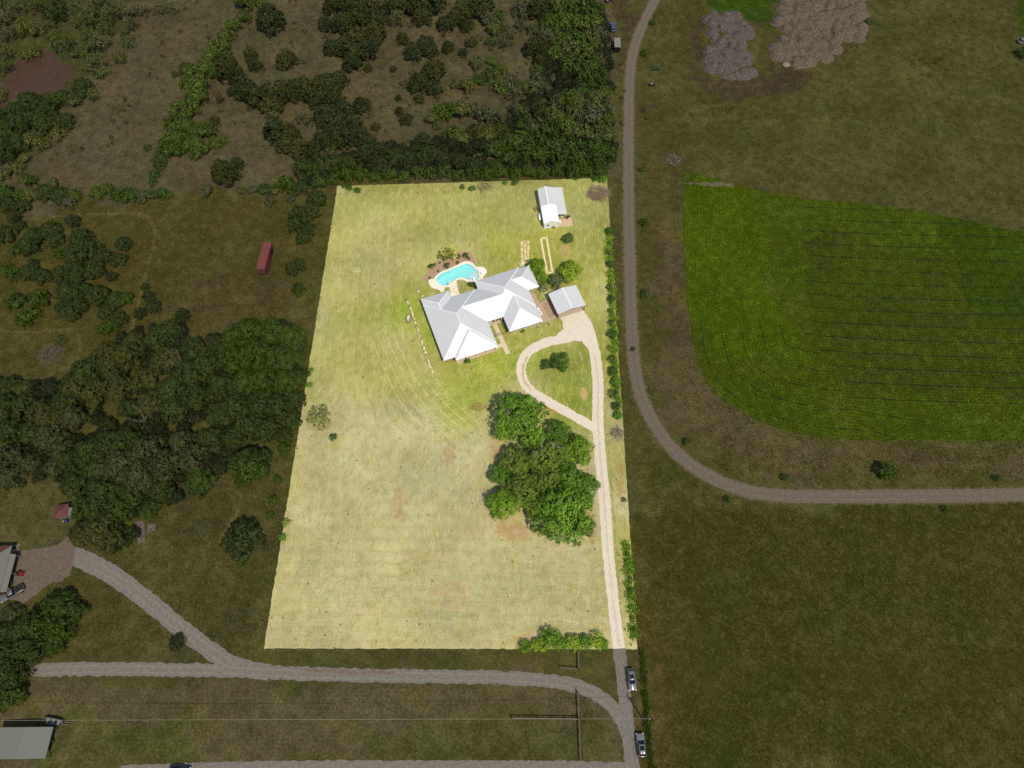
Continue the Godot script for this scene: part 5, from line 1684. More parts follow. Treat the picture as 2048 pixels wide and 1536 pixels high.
	wood("cedar clumps on the rise", 6, [["cedar", [-66.6, -238.4, 3.4, -62.8, -241.1, 2.9, -57.5, -236.1, 4.2, -53.1, -239.2, 3.8, -59.7, -230.0, 3.7, -54.9, -228.3, 4.1, -49.7, -231.4, 3.7, -63.2, -227.9, 3.0, -49.9, -223.2, 3.7, -55.8, -219.9, 4.4, -60.1, -216.6, 3.6, -64.6, -215.8, 2.9, -50.5, -218.2, 2.6, -56.0, -211.4, 3.6, -56.6, -208.1, 2.9, -51.8, -213.5, 3.3, -44.7, -238.3, 3.8, -40.1, -240.1, 3.4, -43.2, -242.7, 3.0, -33.4, -238.2, 4.9, -28.8, -238.3, 3.8, -33.5, -232.4, 3.2, -24.3, -229.2, 3.0, -21.1, -232.0, 3.0, -18.4, -235.5, 3.8, -16.4, -229.0, 2.6, -11.9, -237.5, 4.7, -35.0, -214.2, 3.3, -31.1, -218.8, 3.1, -29.1, -214.8, 2.5, -22.8, -217.2, 2.2, -14.7, -220.5, 2.0, -17.5, -215.0, 1.6, -27.4, -203.8, 3.6, -32.4, -197.3, 3.2, -26.8, -195.9, 2.5, -32.1, -192.0, 1.7], -1], ["mesquite", [-42.4, -231.1, 2.8, -50.2, -214.3, 2.5], 2]])
	wood("bushy ground beside the wood", 6, [["brush", [-9.1, -232.5, 2.8, -4.5, -233.9, 2.8, -6.2, -227.0, 2.8, -8.0, -220.9, 1.8, -12.3, -208.8, 2.3, -7.0, -211.4, 2.2, -4.3, -207.3, 2.7, -11.2, -201.2, 2.3, -6.9, -203.3, 3.0, -19.1, -199.3, 2.1, -15.5, -197.3, 2.6, -4.2, -198.1, 3.3, -0.7, -199.3, 3.4, 2.8, -197.3, 2.6, 6.3, -195.8, 3.0, 8.9, -201.0, 2.7, 9.0, -206.2, 2.3, -27.0, -182.0, 2.2, -24.5, -185.3, 2.6, -21.1, -185.1, 2.9, -16.8, -184.9, 3.3, -12.6, -186.4, 2.6, -25.2, -179.9, 1.7, -9.2, -182.7, 2.9, -19.9, -174.7, 2.9, -16.5, -173.4, 3.2, -8.2, -174.6, 3.2, 1.0, -187.8, 2.2, 3.6, -186.4, 2.6], -1],
		["mesquite", [-2.6, -228.4, 2.8, -3.4, -218.9, 2.7, -0.7, -221.5, 2.9, 1.0, -192.4, 2.6, -4.1, -181.5, 3.1, 10.6, -194.6, 3.0], 2], ["cedar", [-12.4, -175.7, 2.7, -4.0, -175.6, 2.9, 10.0, -209.2, 2.0], 1]])
	wood("wood beyond the lot", 9, [["brush", [3.9, -237.3, 3.4, 3.0, -229.8, 2.2, 7.5, -227.1, 2.2, 16.1, -238.3, 3.8, 21.6, -238.0, 4.2, 27.2, -236.6, 4.2, 32.0, -239.0, 3.0, 14.0, -230.0, 3.7, 19.5, -229.7, 4.1, 25.0, -228.3, 4.1, 30.6, -230.3, 3.4, 12.9, -222.1, 3.3, 17.4, -221.6, 4.0, 22.8, -220.8, 4.0, 28.3, -221.9, 3.7, 31.8, -223.8, 3.0, 15.4, -214.0, 3.6, 20.8, -214.0, 3.6, 25.2, -212.7, 3.6, 30.3, -217.4, 2.6, 20.5, -207.3, 3.9, 24.0, -205.0, 3.6, 31.0, -210.6, 2.9, 29.1, -208.1, 2.9, 26.4, -201.3, 3.5, 30.4, -200.3, 3.2, 31.9, -195.6, 2.8, 28.7, -195.1, 3.5, 24.4, -195.4, 3.2, 19.1, -190.6, 3.1, 23.3, -188.9, 3.8, 28.3, -187.7, 3.8, 31.8, -187.2, 2.8, 21.3, -183.0, 3.8, 26.3, -180.7, 3.8, 31.0, -180.0, 3.1, 14.5, -182.1, 3.4, 17.7, -177.3, 3.7, 22.7, -175.0, 3.7, 27.6, -173.9, 3.7, 31.6, -173.2, 3.0, 7.7, -177.5, 3.4, 2.6, -171.7, 3.7], -1],
		["brush", [12.7, -175.0, 3.7, 4.4, -177.7, 3.1, 7.6, -170.6, 3.7, 12.5, -168.4, 3.7, 17.5, -169.5, 3.7, 22.3, -167.3, 3.7, 28.1, -167.3, 3.7, 31.5, -165.7, 2.6, -1.5, -169.7, 3.3, -5.6, -167.5, 3.3, 9.2, -164.9, 3.0, 15.7, -164.4, 3.0, 21.4, -163.8, 3.0, 27.1, -162.9, 3.0, 30.6, -161.6, 2.3, 4.3, -165.9, 3.0, -0.7, -164.4, 3.0], 2],
		["cedar", [8.6, -214.5, 3.6, 11.9, -216.3, 2.9, 9.5, -235.7, 3.6, 10.3, -182.5, 2.7, 8.7, -187.9, 2.4], 0], ["mesquite", [15.6, -189.4, 3.1, 32.2, -207.6, 1.8], 2]])
	wood("belt behind the lot", 4, [["oak", [-66.9, -158.9, 3.3, -62.2, -159.5, 2.9, -57.4, -160.6, 3.3, -52.7, -162.3, 3.0, -38.2, -164.4, 3.0, -28.5, -164.5, 2.8, -6.3, -161.4, 2.6, -67.7, -151.9, 2.6], 0], ["cedar", [-48.0, -163.8, 3.0, -43.4, -167.1, 2.8, -34.0, -162.4, 2.8, -31.1, -167.5, 2.2, -27.9, -169.4, 2.7, -25.2, -165.6, 2.8, -21.9, -163.4, 2.8, -42.8, -160.1, 2.9, -16.9, -161.9, 2.5, -12.0, -161.5, 2.5, -29.8, -173.1, 2.2, -36.3, -169.6, 1.7], 2], ["brush", [-61.6, -154.1, 2.1, -57.3, -155.7, 2.1, -53.0, -156.5, 2.3, -48.8, -157.3, 2.3, -44.2, -156.9, 2.3, -39.4, -157.8, 2.3, -34.9, -157.4, 2.1, -30.4, -158.2, 2.3, -26.2, -157.8, 2.1, -21.7, -158.4, 2.3, -17.1, -157.4, 2.1, -12.6, -157.8, 2.3, -7.9, -157.4, 2.1, -3.6, -158.6, 2.3, 1.0, -158.3, 2.1, 5.8, -159.0, 2.3, 10.4, -158.6, 2.3, 14.9, -159.1, 2.1, 19.6, -158.6, 2.3, 24.0, -159.2, 2.3, 28.5, -158.9, 2.1], 2]])
	wood("hedge between two pastures", 2, [["brush", [-160.9, -149.0, 2.9, -156.6, -147.9, 2.9, -154.9, -154.4, 2.3, -152.3, -149.1, 2.6, -147.4, -153.4, 2.1, -139.7, -146.2, 2.2, -139.0, -149.3, 2.1, -132.0, -150.2, 2.4, -129.2, -151.4, 2.1, -125.5, -149.2, 2.2, -121.2, -148.6, 2.7, -117.5, -149.2, 2.2, -114.4, -149.4, 1.9, -111.3, -149.8, 1.9, -109.1, -149.7, 1.3, -97.1, -150.4, 1.9, -86.5, -151.1, 1.3, -83.1, -152.0, 1.6, -78.9, -151.3, 2.3, -75.7, -151.6, 2.6, -71.9, -152.8, 2.6, -76.6, -146.5, 1.6, -70.0, -147.6, 1.3], -1], ["oak", [-148.4, -150.1, 2.9, -143.3, -149.1, 2.9, -157.8, -144.2, 2.5, -153.9, -144.3, 2.4], 0]])
	wood("pasture with the track", 6, [["oak", [-155.4, -132.8, 3.1, -146.1, -132.0, 2.8, -142.2, -134.8, 3.0, -146.5, -128.3, 2.6, -139.8, -131.1, 2.6, -131.1, -130.9, 3.2, -132.0, -126.1, 3.4, -127.4, -126.0, 3.5, -123.2, -123.6, 2.9, -118.8, -123.8, 2.4, -132.6, -117.2, 3.0, -128.2, -117.9, 3.3, -124.3, -119.2, 2.6, -129.2, -110.9, 3.3, -125.0, -111.0, 3.0, -126.3, -105.8, 3.2, -129.7, -106.8, 2.6, -120.3, -110.2, 3.0, -115.9, -109.4, 2.7, -117.1, -105.3, 2.3, -112.9, -102.8, 2.2, -143.7, -119.2, 2.6, -139.5, -117.4, 2.5], 0], ["cedar", [-154.6, -139.3, 1.7, -152.7, -137.0, 1.6, -136.4, -138.6, 2.0, -118.6, -129.8, 2.3, -144.4, -122.6, 1.7, -119.1, -117.8, 1.5, -108.7, -114.4, 1.2, -106.5, -110.7, 1.6, -104.2, -107.1, 1.9, -107.4, -104.7, 1.5], 2], ["brush", [-137.3, -126.9, 2.0, -150.5, -127.8, 2.0, -151.9, -120.4, 2.1, -148.4, -118.6, 2.0, -112.6, -109.8, 1.9, -144.5, -108.7, 2.8, -137.3, -109.6, 2.5, -139.0, -103.6, 2.8, -141.2, -103.0, 2.0, -114.7, -100.5, 1.7, -116.6, -99.7, 1.7], 2], ["mesquite", [-128.4, -95.9, 1.7], 1]])
	wood("oak wood beside the lot", 8, [["oak", [-119.5, -81.9, 3.6, -110.6, -87.6, 3.9, -113.8, -91.3, 3.4, -105.6, -89.6, 3.7, -106.3, -94.5, 3.1, -96.6, -89.6, 3.7, -106.7, -80.3, 3.9, -111.9, -78.8, 3.6, -100.7, -83.4, 3.6, -97.7, -76.0, 3.3, -125.0, -72.9, 3.5, -133.4, -79.8, 3.0, -121.6, -70.1, 3.2], 1], ["oak", [-116.3, -85.6, 3.9, -99.4, -96.0, 3.7, -96.9, -99.5, 2.9, -89.0, -92.8, 3.4, -88.6, -84.8, 3.9, -83.5, -86.5, 3.6, -93.2, -80.3, 3.6, -82.0, -92.9, 3.1, -78.2, -80.3, 3.6, -84.4, -77.4, 3.6, -90.5, -74.4, 3.5, -78.3, -73.0, 3.3, -137.3, -81.3, 3.0, -135.5, -74.4, 3.5, -130.2, -74.4, 3.5, -132.6, -67.2, 3.5, -127.6, -68.0, 3.2], 0],
		["oak", [-78.0, -94.4, 3.4, -74.3, -97.6, 3.7, -68.6, -98.3, 4.0, -62.7, -96.3, 3.7, -76.7, -87.9, 3.9, -70.7, -89.4, 4.2, -64.4, -89.4, 4.2, -60.3, -89.6, 2.5, -72.9, -81.8, 3.9, -67.5, -81.8, 3.9, -61.8, -81.9, 3.6], 2], ["oak", [-73.1, -74.4, 3.5, -67.1, -75.1, 3.8, -62.4, -74.5, 3.3, -69.4, -68.6, 3.5, -64.3, -68.0, 3.2, -73.1, -66.0, 2.7, -120.6, -76.0, 3.3, -102.9, -74.6, 2.7, -60.1, -94.4, 2.6, -58.5, -84.2, 2.5, -58.6, -77.4, 2.5, -58.8, -71.8, 2.3, -59.9, -67.0, 2.1], 0]])
	wood("near edge of oak wood", 6, [["oak", [-120.8, -65.7, 3.7, -116.9, -62.4, 2.9, -129.7, -60.2, 3.4, -125.1, -59.0, 2.6, -127.8, -55.6, 2.9, -118.4, -58.4, 2.6, -116.8, -71.6, 3.0, -99.7, -58.0, 4.2, -94.1, -61.4, 4.2, -93.8, -54.7, 4.1, -88.1, -57.4, 3.9, -82.2, -60.2, 3.7, -85.9, -64.5, 3.2], 3], ["oak", [-106.0, -64.3, 3.7, -109.8, -61.6, 3.7, -100.2, -64.4, 3.5, -113.1, -58.9, 3.4, -106.0, -57.4, 4.2, -110.2, -53.5, 3.6, -103.0, -50.7, 4.1, -79.6, -65.9, 2.9, -88.4, -51.6, 2.8], 0], ["oak", [-79.8, -54.3, 3.5, -96.9, -50.9, 3.3, -106.0, -47.0, 3.3, -98.6, -47.0, 3.1, -66.6, -57.3, 4.7, -91.2, -47.1, 2.5], 2], ["oak", [-101.9, -41.8, 4.0, -105.7, -40.7, 3.0, -99.0, -38.9, 3.0], 1]])
	wood("clump beside the lane", 4, [["oak", [-107.0, -22.9, 3.8, -103.1, -22.2, 2.6, -109.9, -19.0, 3.8, -105.2, -18.4, 3.5, -105.7, -14.7, 2.3, -112.5, -4.7, 3.2, -111.1, -5.0, 1.4], 2], ["oak", [-113.7, -17.4, 3.3, -109.6, -14.1, 3.7, -115.2, -13.0, 3.3, -112.7, -8.8, 3.2, -117.9, -17.4, 2.8, -119.1, -10.7, 3.0, -116.5, -4.5, 2.9], 0], ["oak", [-118.2, -21.4, 2.6], 3]])
	wood("brush along the lot side", 5, [["oak", [-65.8, -139.1, 3.0, -63.4, -141.8, 3.0, -61.4, -146.8, 2.7, -66.8, -136.1, 2.3, -62.7, -135.3, 2.0, -63.8, -131.5, 1.9, -65.2, -120.2, 2.1, -63.7, -122.1, 2.0, -62.8, -113.2, 1.9], 0], ["brush", [-61.0, -49.7, 1.2, -60.5, -55.1, 1.0, -61.1, -45.9, 1.0, -59.8, -63.2, 1.6, -58.8, -70.3, 1.7], 2]])
	tree("oak", Vector2(-65.8, -38.43), 5.0, "broad dark oak standing alone on the grass beside the footpath", "", 0)
	tree("cedar", Vector2(-94.6, -103.58), 1.9, "thin dark pine like tree rising above the back edge of the oak wood", "", 2, 1.7)
	tree("cedar", Vector2(-77.82, -15.57), 1.9, "round dark bush alone in the grass triangle between the two gravel lanes", "", 2, 0.7)
	tree("brush", Vector2(-122.46, -28.52), 1.9, "leafy bush at the corner of the neighbour's concrete forecourt", "", 2)
	tree("brush", Vector2(-123.75, -37.43), 0.8, "small bush in the neighbour's flower bed by the path", "", 2)
	for q in [[Vector2(47.94, -215.15), 1.6, "leafy tree on the verge opposite the white trailer"], [Vector2(52.19, -232.22), 1.3, "small tree on the verge at the upper bend of the road"], [Vector2(41.27, -138.57), 1.5, "leafy tree on the verge across the road from the workshop"], [Vector2(39.18, -112.2), 1.4, "leafy tree on the verge across the road from the carport"], [Vector2(34.34, -93.65), 0.8, "small bush between the hedge and the road bend"], [Vector2(96.47, -57.13), 2.6, "dark bush on the verge at the middle of the straight road"], [Vector2(70.56, -55.64), 1.1, "low bush on the verge where the road straightens"], [Vector2(125.43, -55.64), 1.0, "low bush on the verge far along the straight road"], [Vector2(54.86, -49.91), 1.0, "low dark bush under the inside of the road bend"], [Vector2(46.27, -65.75), 1.0, "small bush between the road bend and the sparse crop"], [Vector2(183.71, -214.89), 2.4, "dark bush beside the parked white vehicle in the far corner"], [Vector2(132.51, -232.22), 1.6, "low green bush at the edge of the tan soil mound"], [Vector2(42.3, -160.32), 0.9, "small low bush on the verge level with the far end of the lot"], [Vector2(109.83, -47.56), 0.9, "low weed bush below the straight road"]]:
		tree("brush", q[0], q[1], q[2], "single bushes along the county road", 2)

	for k in 2:
		var under := []
		var area := wood_floor(k)
		while under.size() < (420 if k == 0 else 520):
			var q := Vector2(rnd(-150, 40), rnd(-262, -30))
			if Geometry2D.is_point_in_polygon(q, area):
				under.append(q)
		scatter("undergrowth", "dark low undergrowth on the floor of the oak wood" if k == 0 else "dark low undergrowth on the floor of the wood beyond the lot", bushes[k], leaf_mat(Color(0.0205, 0.0291, 0.0048)), under, 0.5, 1.1)
	# the grove on the lawn
	for q in [[Vector2(1.97, -70.01), 7.4, 0, "big bright green shade tree at the back corner of the grove"], [Vector2(16.87, -62.19), 4.3, 2, "yellowish green shade tree of the grove beside the driveway fork"], [Vector2(9.09, -59.74), 5.5, 1, "olive shade tree with bare white branches in the middle of the grove"], [Vector2(-1.99, -48.17), 4.2, 2, "rounded shade tree standing out on the lawn side of the grove"], [Vector2(12.46, -45.26), 7.3, 0, "biggest bright green shade tree at the near end of the grove"], [Vector2(1.28, -59.06), 4.5, 1, "olive shade tree on the lawn side of the grove, behind the middle"], [Vector2(3.01, -51.65), 4.9, 1, "olive shade tree of the grove between the rounded tree and the middle"], [Vector2(-2.79, -55.85), 3.1, 3, "small deep green tree tucked in the lawn edge of the grove"], [Vector2(18.87, -52.95), 3.4, 3, "deep green shade tree leaning over the driveway"], [Vector2(12, -67.32), 3.6, 3, "deep green shade tree of the grove facing the driveway loop"], [Vector2(18.62, -42.52), 2.3, 3, "small deep green tree at the driveway foot of the grove"], [Vector2(8.32, -53.48), 4.7, 1, "olive shade tree of the grove just before the bare white branches"], [Vector2(14.65, -54.4), 4.5, 3, "deep green shade tree of the grove between the middle and the driveway"], [Vector2(6.22, -64.81), 3.8, 0, "bright green shade tree of the grove between the big back tree and the middle"], [Vector2(6.7, -47.28), 4.0, 1, "olive shade tree of the grove between the rounded tree and the biggest one"], [Vector2(15.68, -48.56), 4.5, 0, "bright green shade tree of the grove close to the near driveway edge"], [Vector2(13.61, -61.09), 3.6, 1, "olive shade tree of the grove behind the yellowish green one"]]:
		tree("shade", q[0], q[1], q[3], "trees of the grove on the lawn", q[2], 1.0)
	var dead := thing("dead_tree", "bare white branches of a dead tree poking out of the grove", "dead tree", v3(Vector2(8.79, -60.58)))
	show_mesh("branches", bare_branches(9, 10.2, 2.6, 0.2, 5, 2), mat(Color(0.82, 0.79, 0.74), 0.8), dead)
	for q in [[Vector2(-97.4, -70.64), 9.0, 3.5, 11, "grey bare tree among the oaks in the middle of the wood"], [Vector2(-90.61, -86.49), 9.0, 2.8, 12, "grey bare tree toward the back of the oak wood"], [Vector2(-75.51, -62.79), 3.0, 3.0, 13, "twisted grey dead tree fallen at the gap in the oak wood"], [Vector2(-60.18, -159.67), 7.0, 2.6, 14, "pale dead tree in the dark belt behind the lot"], [Vector2(-103.58, -57.95), 8.5, 2.6, 15, "grey bare limbs showing through the near oaks"]]:
		dead = thing("dead_tree", q[4], "dead tree", v3(q[0]))
		show_mesh("branches", bare_branches(q[3], q[1], q[2], 0.16, 5, 2), mat(Color(0.426, 0.394, 0.339), 0.9), dead)

	# garden trees and shrubs
	tree("shade", Vector2(17.53, -119.26), 3.5, "round lime green tree behind the carport", "", 4, 1.0)
	tree("shade", Vector2(7.17, -121.21), 2.7, "green tree pressed against the end wall of the house, farther half", "", 2, 1.2)
	tree("shade", Vector2(8.45, -117), 2.2, "green tree pressed against the end wall of the house, nearer half", "", 2, 1.1)
	tree("lime", Vector2(12.89, -116.31), 2.4, "grey green tree between the lime green tree and the carport", "", 2, 1.0)
	tree("lime", Vector2(9.32, -114.53), 1.6, "small pale grey green tree at the house corner by the side lawn", "", 3, 0.9)
	tree("shrub", Vector2(17.18, -131.81), 1.9, "loose shrub alone on the lawn between workshop and lime green tree", "", 2, 1.2)
	tree("shrub", Vector2(13.39, -89.01), 2.8, "big dark shrub on the driveway island", "", 1, 0.95)
	tree("shrub", Vector2(9.65, -88.75), 1.7, "smaller dark shrub beside the big one on the driveway island", "", 1, 0.8)
	tree("shrub", Vector2(12.79, -137.4), 0.7, "small shrub against the white gable of the workshop", "", 1, 1.0)
	tree("shrub", Vector2(-12.53, -89.92), 0.95, "dark shrub before the front porch of the house", "", 1, 0.8)
	tree("shrub", Vector2(3.03, -99.75), 0.8, "bright shrub under the front windows of the house wing", "", 0, 0.7)
	tree("shrub", Vector2(-12.42, -115.65), 1.0, "dark shrub in the back corner between house and pool", "", 1, 0.7)
	tree("shrub", Vector2(-11.14, -115.33), 0.9, "dark shrub under the back eave beside the pool deck", "", 1, 0.8)
	for q in [[Vector2(-24.54, -122.22), 0.9, 1, "dark shrub at the far end of the mulch bed"], [Vector2(-23.42, -122.92), 0.6, 2, "dull shrub in the mulch bed beside the dark one"], [Vector2(-19.75, -122.45), 1.0, 1, "dark shrub in the shade of the spiky palm"], [Vector2(-14.11, -126.29), 1.0, 1, "dark shrub inside the curve of the tan edging"], [Vector2(-16.22, -125.97), 0.8, 2, "dull shrub between the spiky palm and the tan edging"], [Vector2(-16.47, -123.7), 0.6, 2, "dull low shrub by the pool rim below the palm"], [Vector2(-13.17, -125.19), 0.6, 2, "dull low shrub close to the tan edging"], [Vector2(-24.51, -118.14), 0.5, 2, "tiny shrub where the mulch bed meets the deck"], [Vector2(-22.22, -120.59), 0.4, 2, "tiny shrub alone in the middle of the mulch"], [Vector2(-21.92, -123.7), 0.4, 2, "tiny shrub at the back rim of the mulch bed"]]:
		tree("shrub", q[0], q[1], q[3], "shrubs of the pool bed", q[2], 0.8)
	var palm := thing("spiky_palm", "big clump of spiky palms behind the pool", "palm", v3(Vector2(-19.25, -125.97)))
	palm.scale = Vector3.ONE * 1.55
	var green := mat(Color(0.655, 0.649, 0.326), 0.6)
	var deep := mat(Color(0.447, 0.463, 0.179), 0.6)
	for i in 11:
		var t := i * 2.4
		var r := sqrt(i / 11.0) * 1.45
		var s := show_mesh("rosette", blades(700 + i, 34, 1.0, 0.16, 1.0), green if i % 3 else deep, palm)
		s.position = Vector3(cos(t) * r, 1.7 - r * 0.55, sin(t) * r)
		var st := begin(false)
		tube(st, Vector3(cos(t) * r * 0.4, 0, sin(t) * r * 0.4), s.position, 0.11, 0.1, 7)
		done("stem", st, mat(Color(0.3, 0.22, 0.14), 0.9), palm)
	var pale := thing("loose_tree", "loose pale grey green tree with white limbs at the lot's far side", "tree", v3(Vector2(-51.18, -71.91)))
	show_mesh("trunk", limbs(21, 4.2, 3.2, 0.2, 7), mat(Color(0.62, 0.58, 0.5), 0.8), pale)
	var cr := show_mesh("crown", crown(450, 3.3, 4.0, 0.9, 12, 0.75, 0.34, 0.36, 9, 14, w, 0.5, 0.25), leaf_mat(Color(0.3264, 0.3610, 0.1102)), pale)
	cr.position.y = 0.3
	var ball := tree("shrub", Vector2(-47.46, -66.89), 1.15, "round dark clipped bush alone on the lawn beside the pale tree", "", 1, 0.9)
	ball.rotation.y = 0.5
	for q in [[Vector2(-56.04, -86.96), 0.9, "green shrub at the edge of the lot level with the house front"], [Vector2(-55.86, -82.3), 1.0, "green shrub at the edge of the lot behind the pale tree"], [Vector2(-56.81, -43.95), 1.1, "yellow green shrub at the edge of the lot in the near half"], [Vector2(-57.15, -40.29), 1.0, "green shrub at the edge of the lot just below the yellow green one"]]:
		tree("shrub", q[0], q[1], q[2], "shrubs along the pasture side of the lot", 3 if "yellow green shrub" in q[2] else 0, 0.9)
	for q in [[Vector2(-52.12, -152.72), 1.1, 1], [Vector2(-49.58, -151.47), 1.2, 1], [Vector2(-53.82, -153.55), 1.0, 1], [Vector2(-15.94, -153.13), 1.0, 2], [Vector2(-12.7, -152.3), 1.2, 2], [Vector2(0.97, -154.8), 1.2, 1], [Vector2(-2.26, -155.01), 0.9, 0], [Vector2(20.44, -156.91), 1.0, 1], [Vector2(29.31, -156.07), 1.5, 0], [Vector2(26.9, -156.49), 1.2, 1]]:
		var order := ["first", "second", "third", "fourth", "fifth", "sixth", "seventh", "eighth", "ninth", "tenth"]
		var at: int = [690, 700, 715, 925, 945, 1010, 1030, 1150, 1190, 1205].map(func(x): return int(absf(v_at(x, 372).x - q[0].x) * 10.0)).find([690, 700, 715, 925, 945, 1010, 1030, 1150, 1190, 1205].map(func(x): return int(absf(v_at(x, 372).x - q[0].x) * 10.0)).min())
		tree("shrub", q[0], q[1], "shrub of the hedge at the back of the lot, %s from the left" % order[at], "shrubs of the back hedge", q[2], 1.0)
	var hedge := [29.7, -135.3, 1.2, 29.9, -130.9, 1.4, 29.5, -127.2, 1.2, 29.4, -122.9, 1.4, 29.3, -118.6, 1.2, 29.2, -114.4, 1.3, 29.1, -110.4, 1.2, 28.8, -106.2, 1.3, 28.9, -102.3, 1.3, 28.6, -98.5, 1.4, 28.1, -93.9, 1.8, 28.2, -90.4, 1.4, 28.2, -86.6, 1.5, 28.3, -83.0, 1.5, 28.2, -79.5, 1.4, 28.2, -75.9, 1.4, 28.3, -73.0, 1.2, 28.8, -49.8, 0.8, 28.3, -36.1, 1.1, 28.5, -33.7, 1.1, 28.4, -30.3, 1.0, 28.3, -27.5, 0.8, 28.4, -23.8, 1.0, 28.4, -21.2, 0.9, 28.5, -18.6, 0.7]
	for i in range(0, hedge.size(), 3):
		hedge[i] += rnd(-0.35, 0.45)
		hedge[i + 2] *= rnd(0.5, 1.1)
		var n := i / 3
		tree("shrub", Vector2(hedge[i], hedge[i + 1]), hedge[i + 2], "shrub of the hedge along the road side of the lot, %s from its far end" % (NTH[n] if n < 20 else ["twenty-first", "twenty-second", "twenty-third", "twenty-fourth", "twenty-fifth"][n - 20]), "shrubs of the road side hedge", [1, 0, 2][n % 3] if n != 10 else 3, 1.0)
	var rank := []
	for i in 900:
		var q: Vector2 = Vector2(29.87, -136.23).lerp(Vector2(28.53, -72.83), rng.randf()) if i < 700 else Vector2(28.41, -39.67).lerp(Vector2(28.49, -16.78), rng.randf())
		rank.append(q + Vector2(rng.randfn() * 0.5, rnd(-0.5, 0.5)))
	scatter("hedge_weeds", "rank green weeds growing through the road side hedge of the lot", tuft_mesh(9, 12, 0.9, 0.7, Color(0.1569, 0.2585, 0.0307)), vmat(), rank, 0.5, 1.3)
	var low := [3.0, -14.7, 1.6, 5.6, -15.1, 1.5, 8.7, -17.0, 2.3, 7.1, -15.1, 1.8, 11.2, -15.7, 1.9, 14.2, -15.7, 1.9, 16.7, -15.6, 1.8, 19.8, -16.1, 2.0, 21.3, -15.3, 1.4]
	for i in range(0, low.size(), 3):
		tree("lime", Vector2(low[i], low[i + 1]), low[i + 2], "%s sapling of the bright green row at the foot of the lot" % NTH[i / 3], "bright green saplings at the foot of the lot", 0 if i % 2 else 1, 0.9)

# ---------------------------------------------------------------- vehicles
func ring_loft(st: SurfaceTool, l: float, w: float, rows: Array) -> void:
	var n := 28
	for i in rows.size() - 1:
		for k in n:
			var p := []
			for o in [[i, k], [i + 1, k], [i + 1, k + 1], [i, k + 1]]:
				var r: Array = rows[o[0]]
				var t: float = TAU * o[1] / n
				var c := Vector2(signf(cos(t)) * pow(absf(cos(t)), 0.35), signf(sin(t)) * pow(absf(sin(t)), 0.35))
				p.append(Vector3(c.x * w / 2 * r[1], r[0], c.y * l / 2 * r[2] + (r[3] if r.size() > 3 else 0.0)))
			quad(st, p[0], p[1], p[2], p[3])
	var last: Array = rows[rows.size() - 1]
	for k in n:
		var q := []
		for j in [k, k + 1]:
			var t: float = TAU * j / n
			q.append(Vector3(signf(cos(t)) * pow(absf(cos(t)), 0.35) * w / 2 * last[1], last[0], signf(sin(t)) * pow(absf(sin(t)), 0.35) * l / 2 * last[2] + (last[3] if last.size() > 3 else 0.0)))
		tri(st, Vector3(0, last[0], last[3] if last.size() > 3 else 0.0), q[1], q[0])

func wheel(o: Node, at: Vector3, r: float, w: float) -> void:
	var st := begin(false)
	tube(st, at - Vector3(w / 2, 0, 0), at + Vector3(w / 2, 0, 0), r, r, 18)
	var t := done("wheel", st, mat(Color(0.05, 0.05, 0.05), 0.85), o)
	st = begin(false)
	tube(st, at - Vector3(w / 2 + 0.01, 0, 0), at + Vector3(w / 2 + 0.01, 0, 0), r * 0.6, r * 0.6, 14)
	done("rim", st, mat(Color(0.5, 0.5, 0.52), 0.35, 0.6), t)

